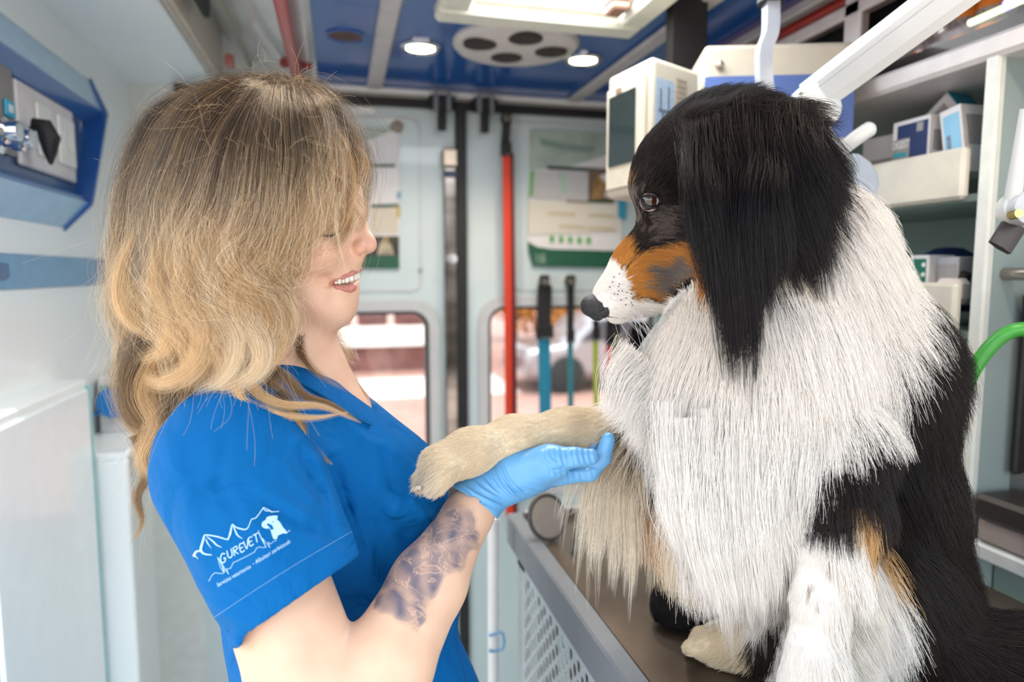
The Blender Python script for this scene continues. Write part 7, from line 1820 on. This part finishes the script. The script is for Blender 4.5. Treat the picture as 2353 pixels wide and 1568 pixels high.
lk([(330, 540, .62), (290, 620, .61), (285, 700, .61), (330, 760, .61), (390, 800, .60)], 26, 16, 700, BL, BL)
lk([(340, 780, .61), (300, 860, .62), (300, 940, .62), (340, 1000, .62), (330, 1070, .63), (345, 1130, .635)], 36, 12, 700, BR, GO)
lk([(380, 820, .60), (340, 900, .61), (360, 970, .61), (330, 1050, .62), (350, 1110, .625)], 34, 12, 600, GO, BL)
lk([(310, 1000, .63), (340, 1080, .63), (315, 1140, .635), (325, 1200, .64), (300, 1250, .645)], 14, 5, 220, BR, GO)
lk([(420, 850, .60), (440, 920, .592), (520, 945, .585), (600, 935, .585), (660, 960, .586)], 22, 8, 420, BR, GO)
lk([(400, 880, .60), (380, 960, .60), (420, 985, .598), (500, 940, .590)], 18, 10, 320, BR, GO)
lk([(560, 860, .58), (590, 900, .578), (650, 930, .580), (740, 935, .600), (830, 972, .630)], 14, 3, 300, GO, BL)
lk([(540, 870, .58), (560, 925, .575), (630, 950, .580), (720, 960, .600), (800, 948, .625)], 12, 3, 280, BL, BL)
lk([(610, 840, .59), (660, 870, .590), (700, 910, .60), (760, 930, .62), (820, 965, .64)], 14, 3, 260, BR, GO)
lk([(640, 900, .59), (690, 970, .595), (700, 1010, .597), (740, 1050, .60), (765, 1068, .60)], 14, 3, 200, BR, GO)
lk([(660, 930, .59), (700, 1000, .593), (705, 1060, .592), (730, 1120, .59), (742, 1150, .59)], 7, 1, 50, GO, BL)
lk([(620, 760, .60), (600, 840, .595), (640, 890, .592), (700, 930, .60)], 22, 8, 300, BR, GO)
# strands hanging behind the far side of the neck
lk([(720, 740, .735), (735, 790, .73), (765, 830, .725), (805, 870, .72), (862, 930, .71)], 16, 3, 320, BR, GO)
lk([(735, 750, .74), (745, 800, .74), (790, 850, .73), (830, 880, .725)], 12, 4, 200, (0.14, .085, .045), BR)
lk([(690, 740, .67), (690, 800, .655), (720, 850, .65), (800, 900, .66)], 12, 4, 160, BR, GO)
# fringe over the face
lk([(700, 230, .64), (770, 320, .618), (790, 420, .612), (770, 480, .612), (776, 550, .618), (795, 625, .630)], 9, 2, 80, GO, PA)
lk([(700, 230, .64), (785, 320, .628), (812, 420, .628), (800, 500, .632), (775, 545, .625)], 10, 3, 90, GO, BL)
lk([(690, 240, .64), (745, 350, .605), (735, 470, .600), (690, 570, .604), (640, 640, .606), (600, 700, .60)], 14, 5, 70, GO, PA)
lk([(700, 240, .64), (760, 360, .61), (750, 480, .607), (715, 570, .612), (690, 640, .616)], 10, 3, 90, BL, PA)
lk([(705, 225, .66), (800, 290, .65), (826, 380, .652), (820, 450, .655)], 16, 6, 240, BR, GO)
locks(S_, 'hair_locks', 22, hm, woman, 0.000068, 12)
# flyaways around the outline
r = np.random.default_rng(5); n = 900; t = np.linspace(0, 1, 16)[None, :, None]
u = r.uniform(0.5, 13, n); i = np.floor(u).astype(int); f = (u - i)[:, None]; kx = r.integers(0, K - 2, n)
p0 = GP[i, kx] * (1 - f) + GP[i + 1, kx] * f
p1 = GP[i, kx + 1] * (1 - f) + GP[i + 1, kx + 1] * f; T = p1 - p0; T /= np.linalg.norm(T, axis=1, keepdims=True) + 1e-9
out_ = p0 - LP(570, 520, .68)[None]; out_ /= np.linalg.norm(out_, axis=1, keepdims=True)
L = r.uniform(.015, .07, (n, 1, 1)) ; curl = r.normal(size=(n, 1, 3)) * .6
P = p0[:, None] + L * (t * (T * .6 + out_ * .35)[:, None] + t * t * curl * .7 + np.array([0, -.4, 0]) * t * t) + np.sin(t * r.uniform(4, 14, (n, 1, 1)) + r.uniform(0, 6.28, (n, 1, 3))) * .004 * t
make_curves('flyaway_hair', to_world(P.reshape(-1, 3)).reshape(P.shape), .000045, np.repeat(blond[None] * .9, n, 0), hm, woman)
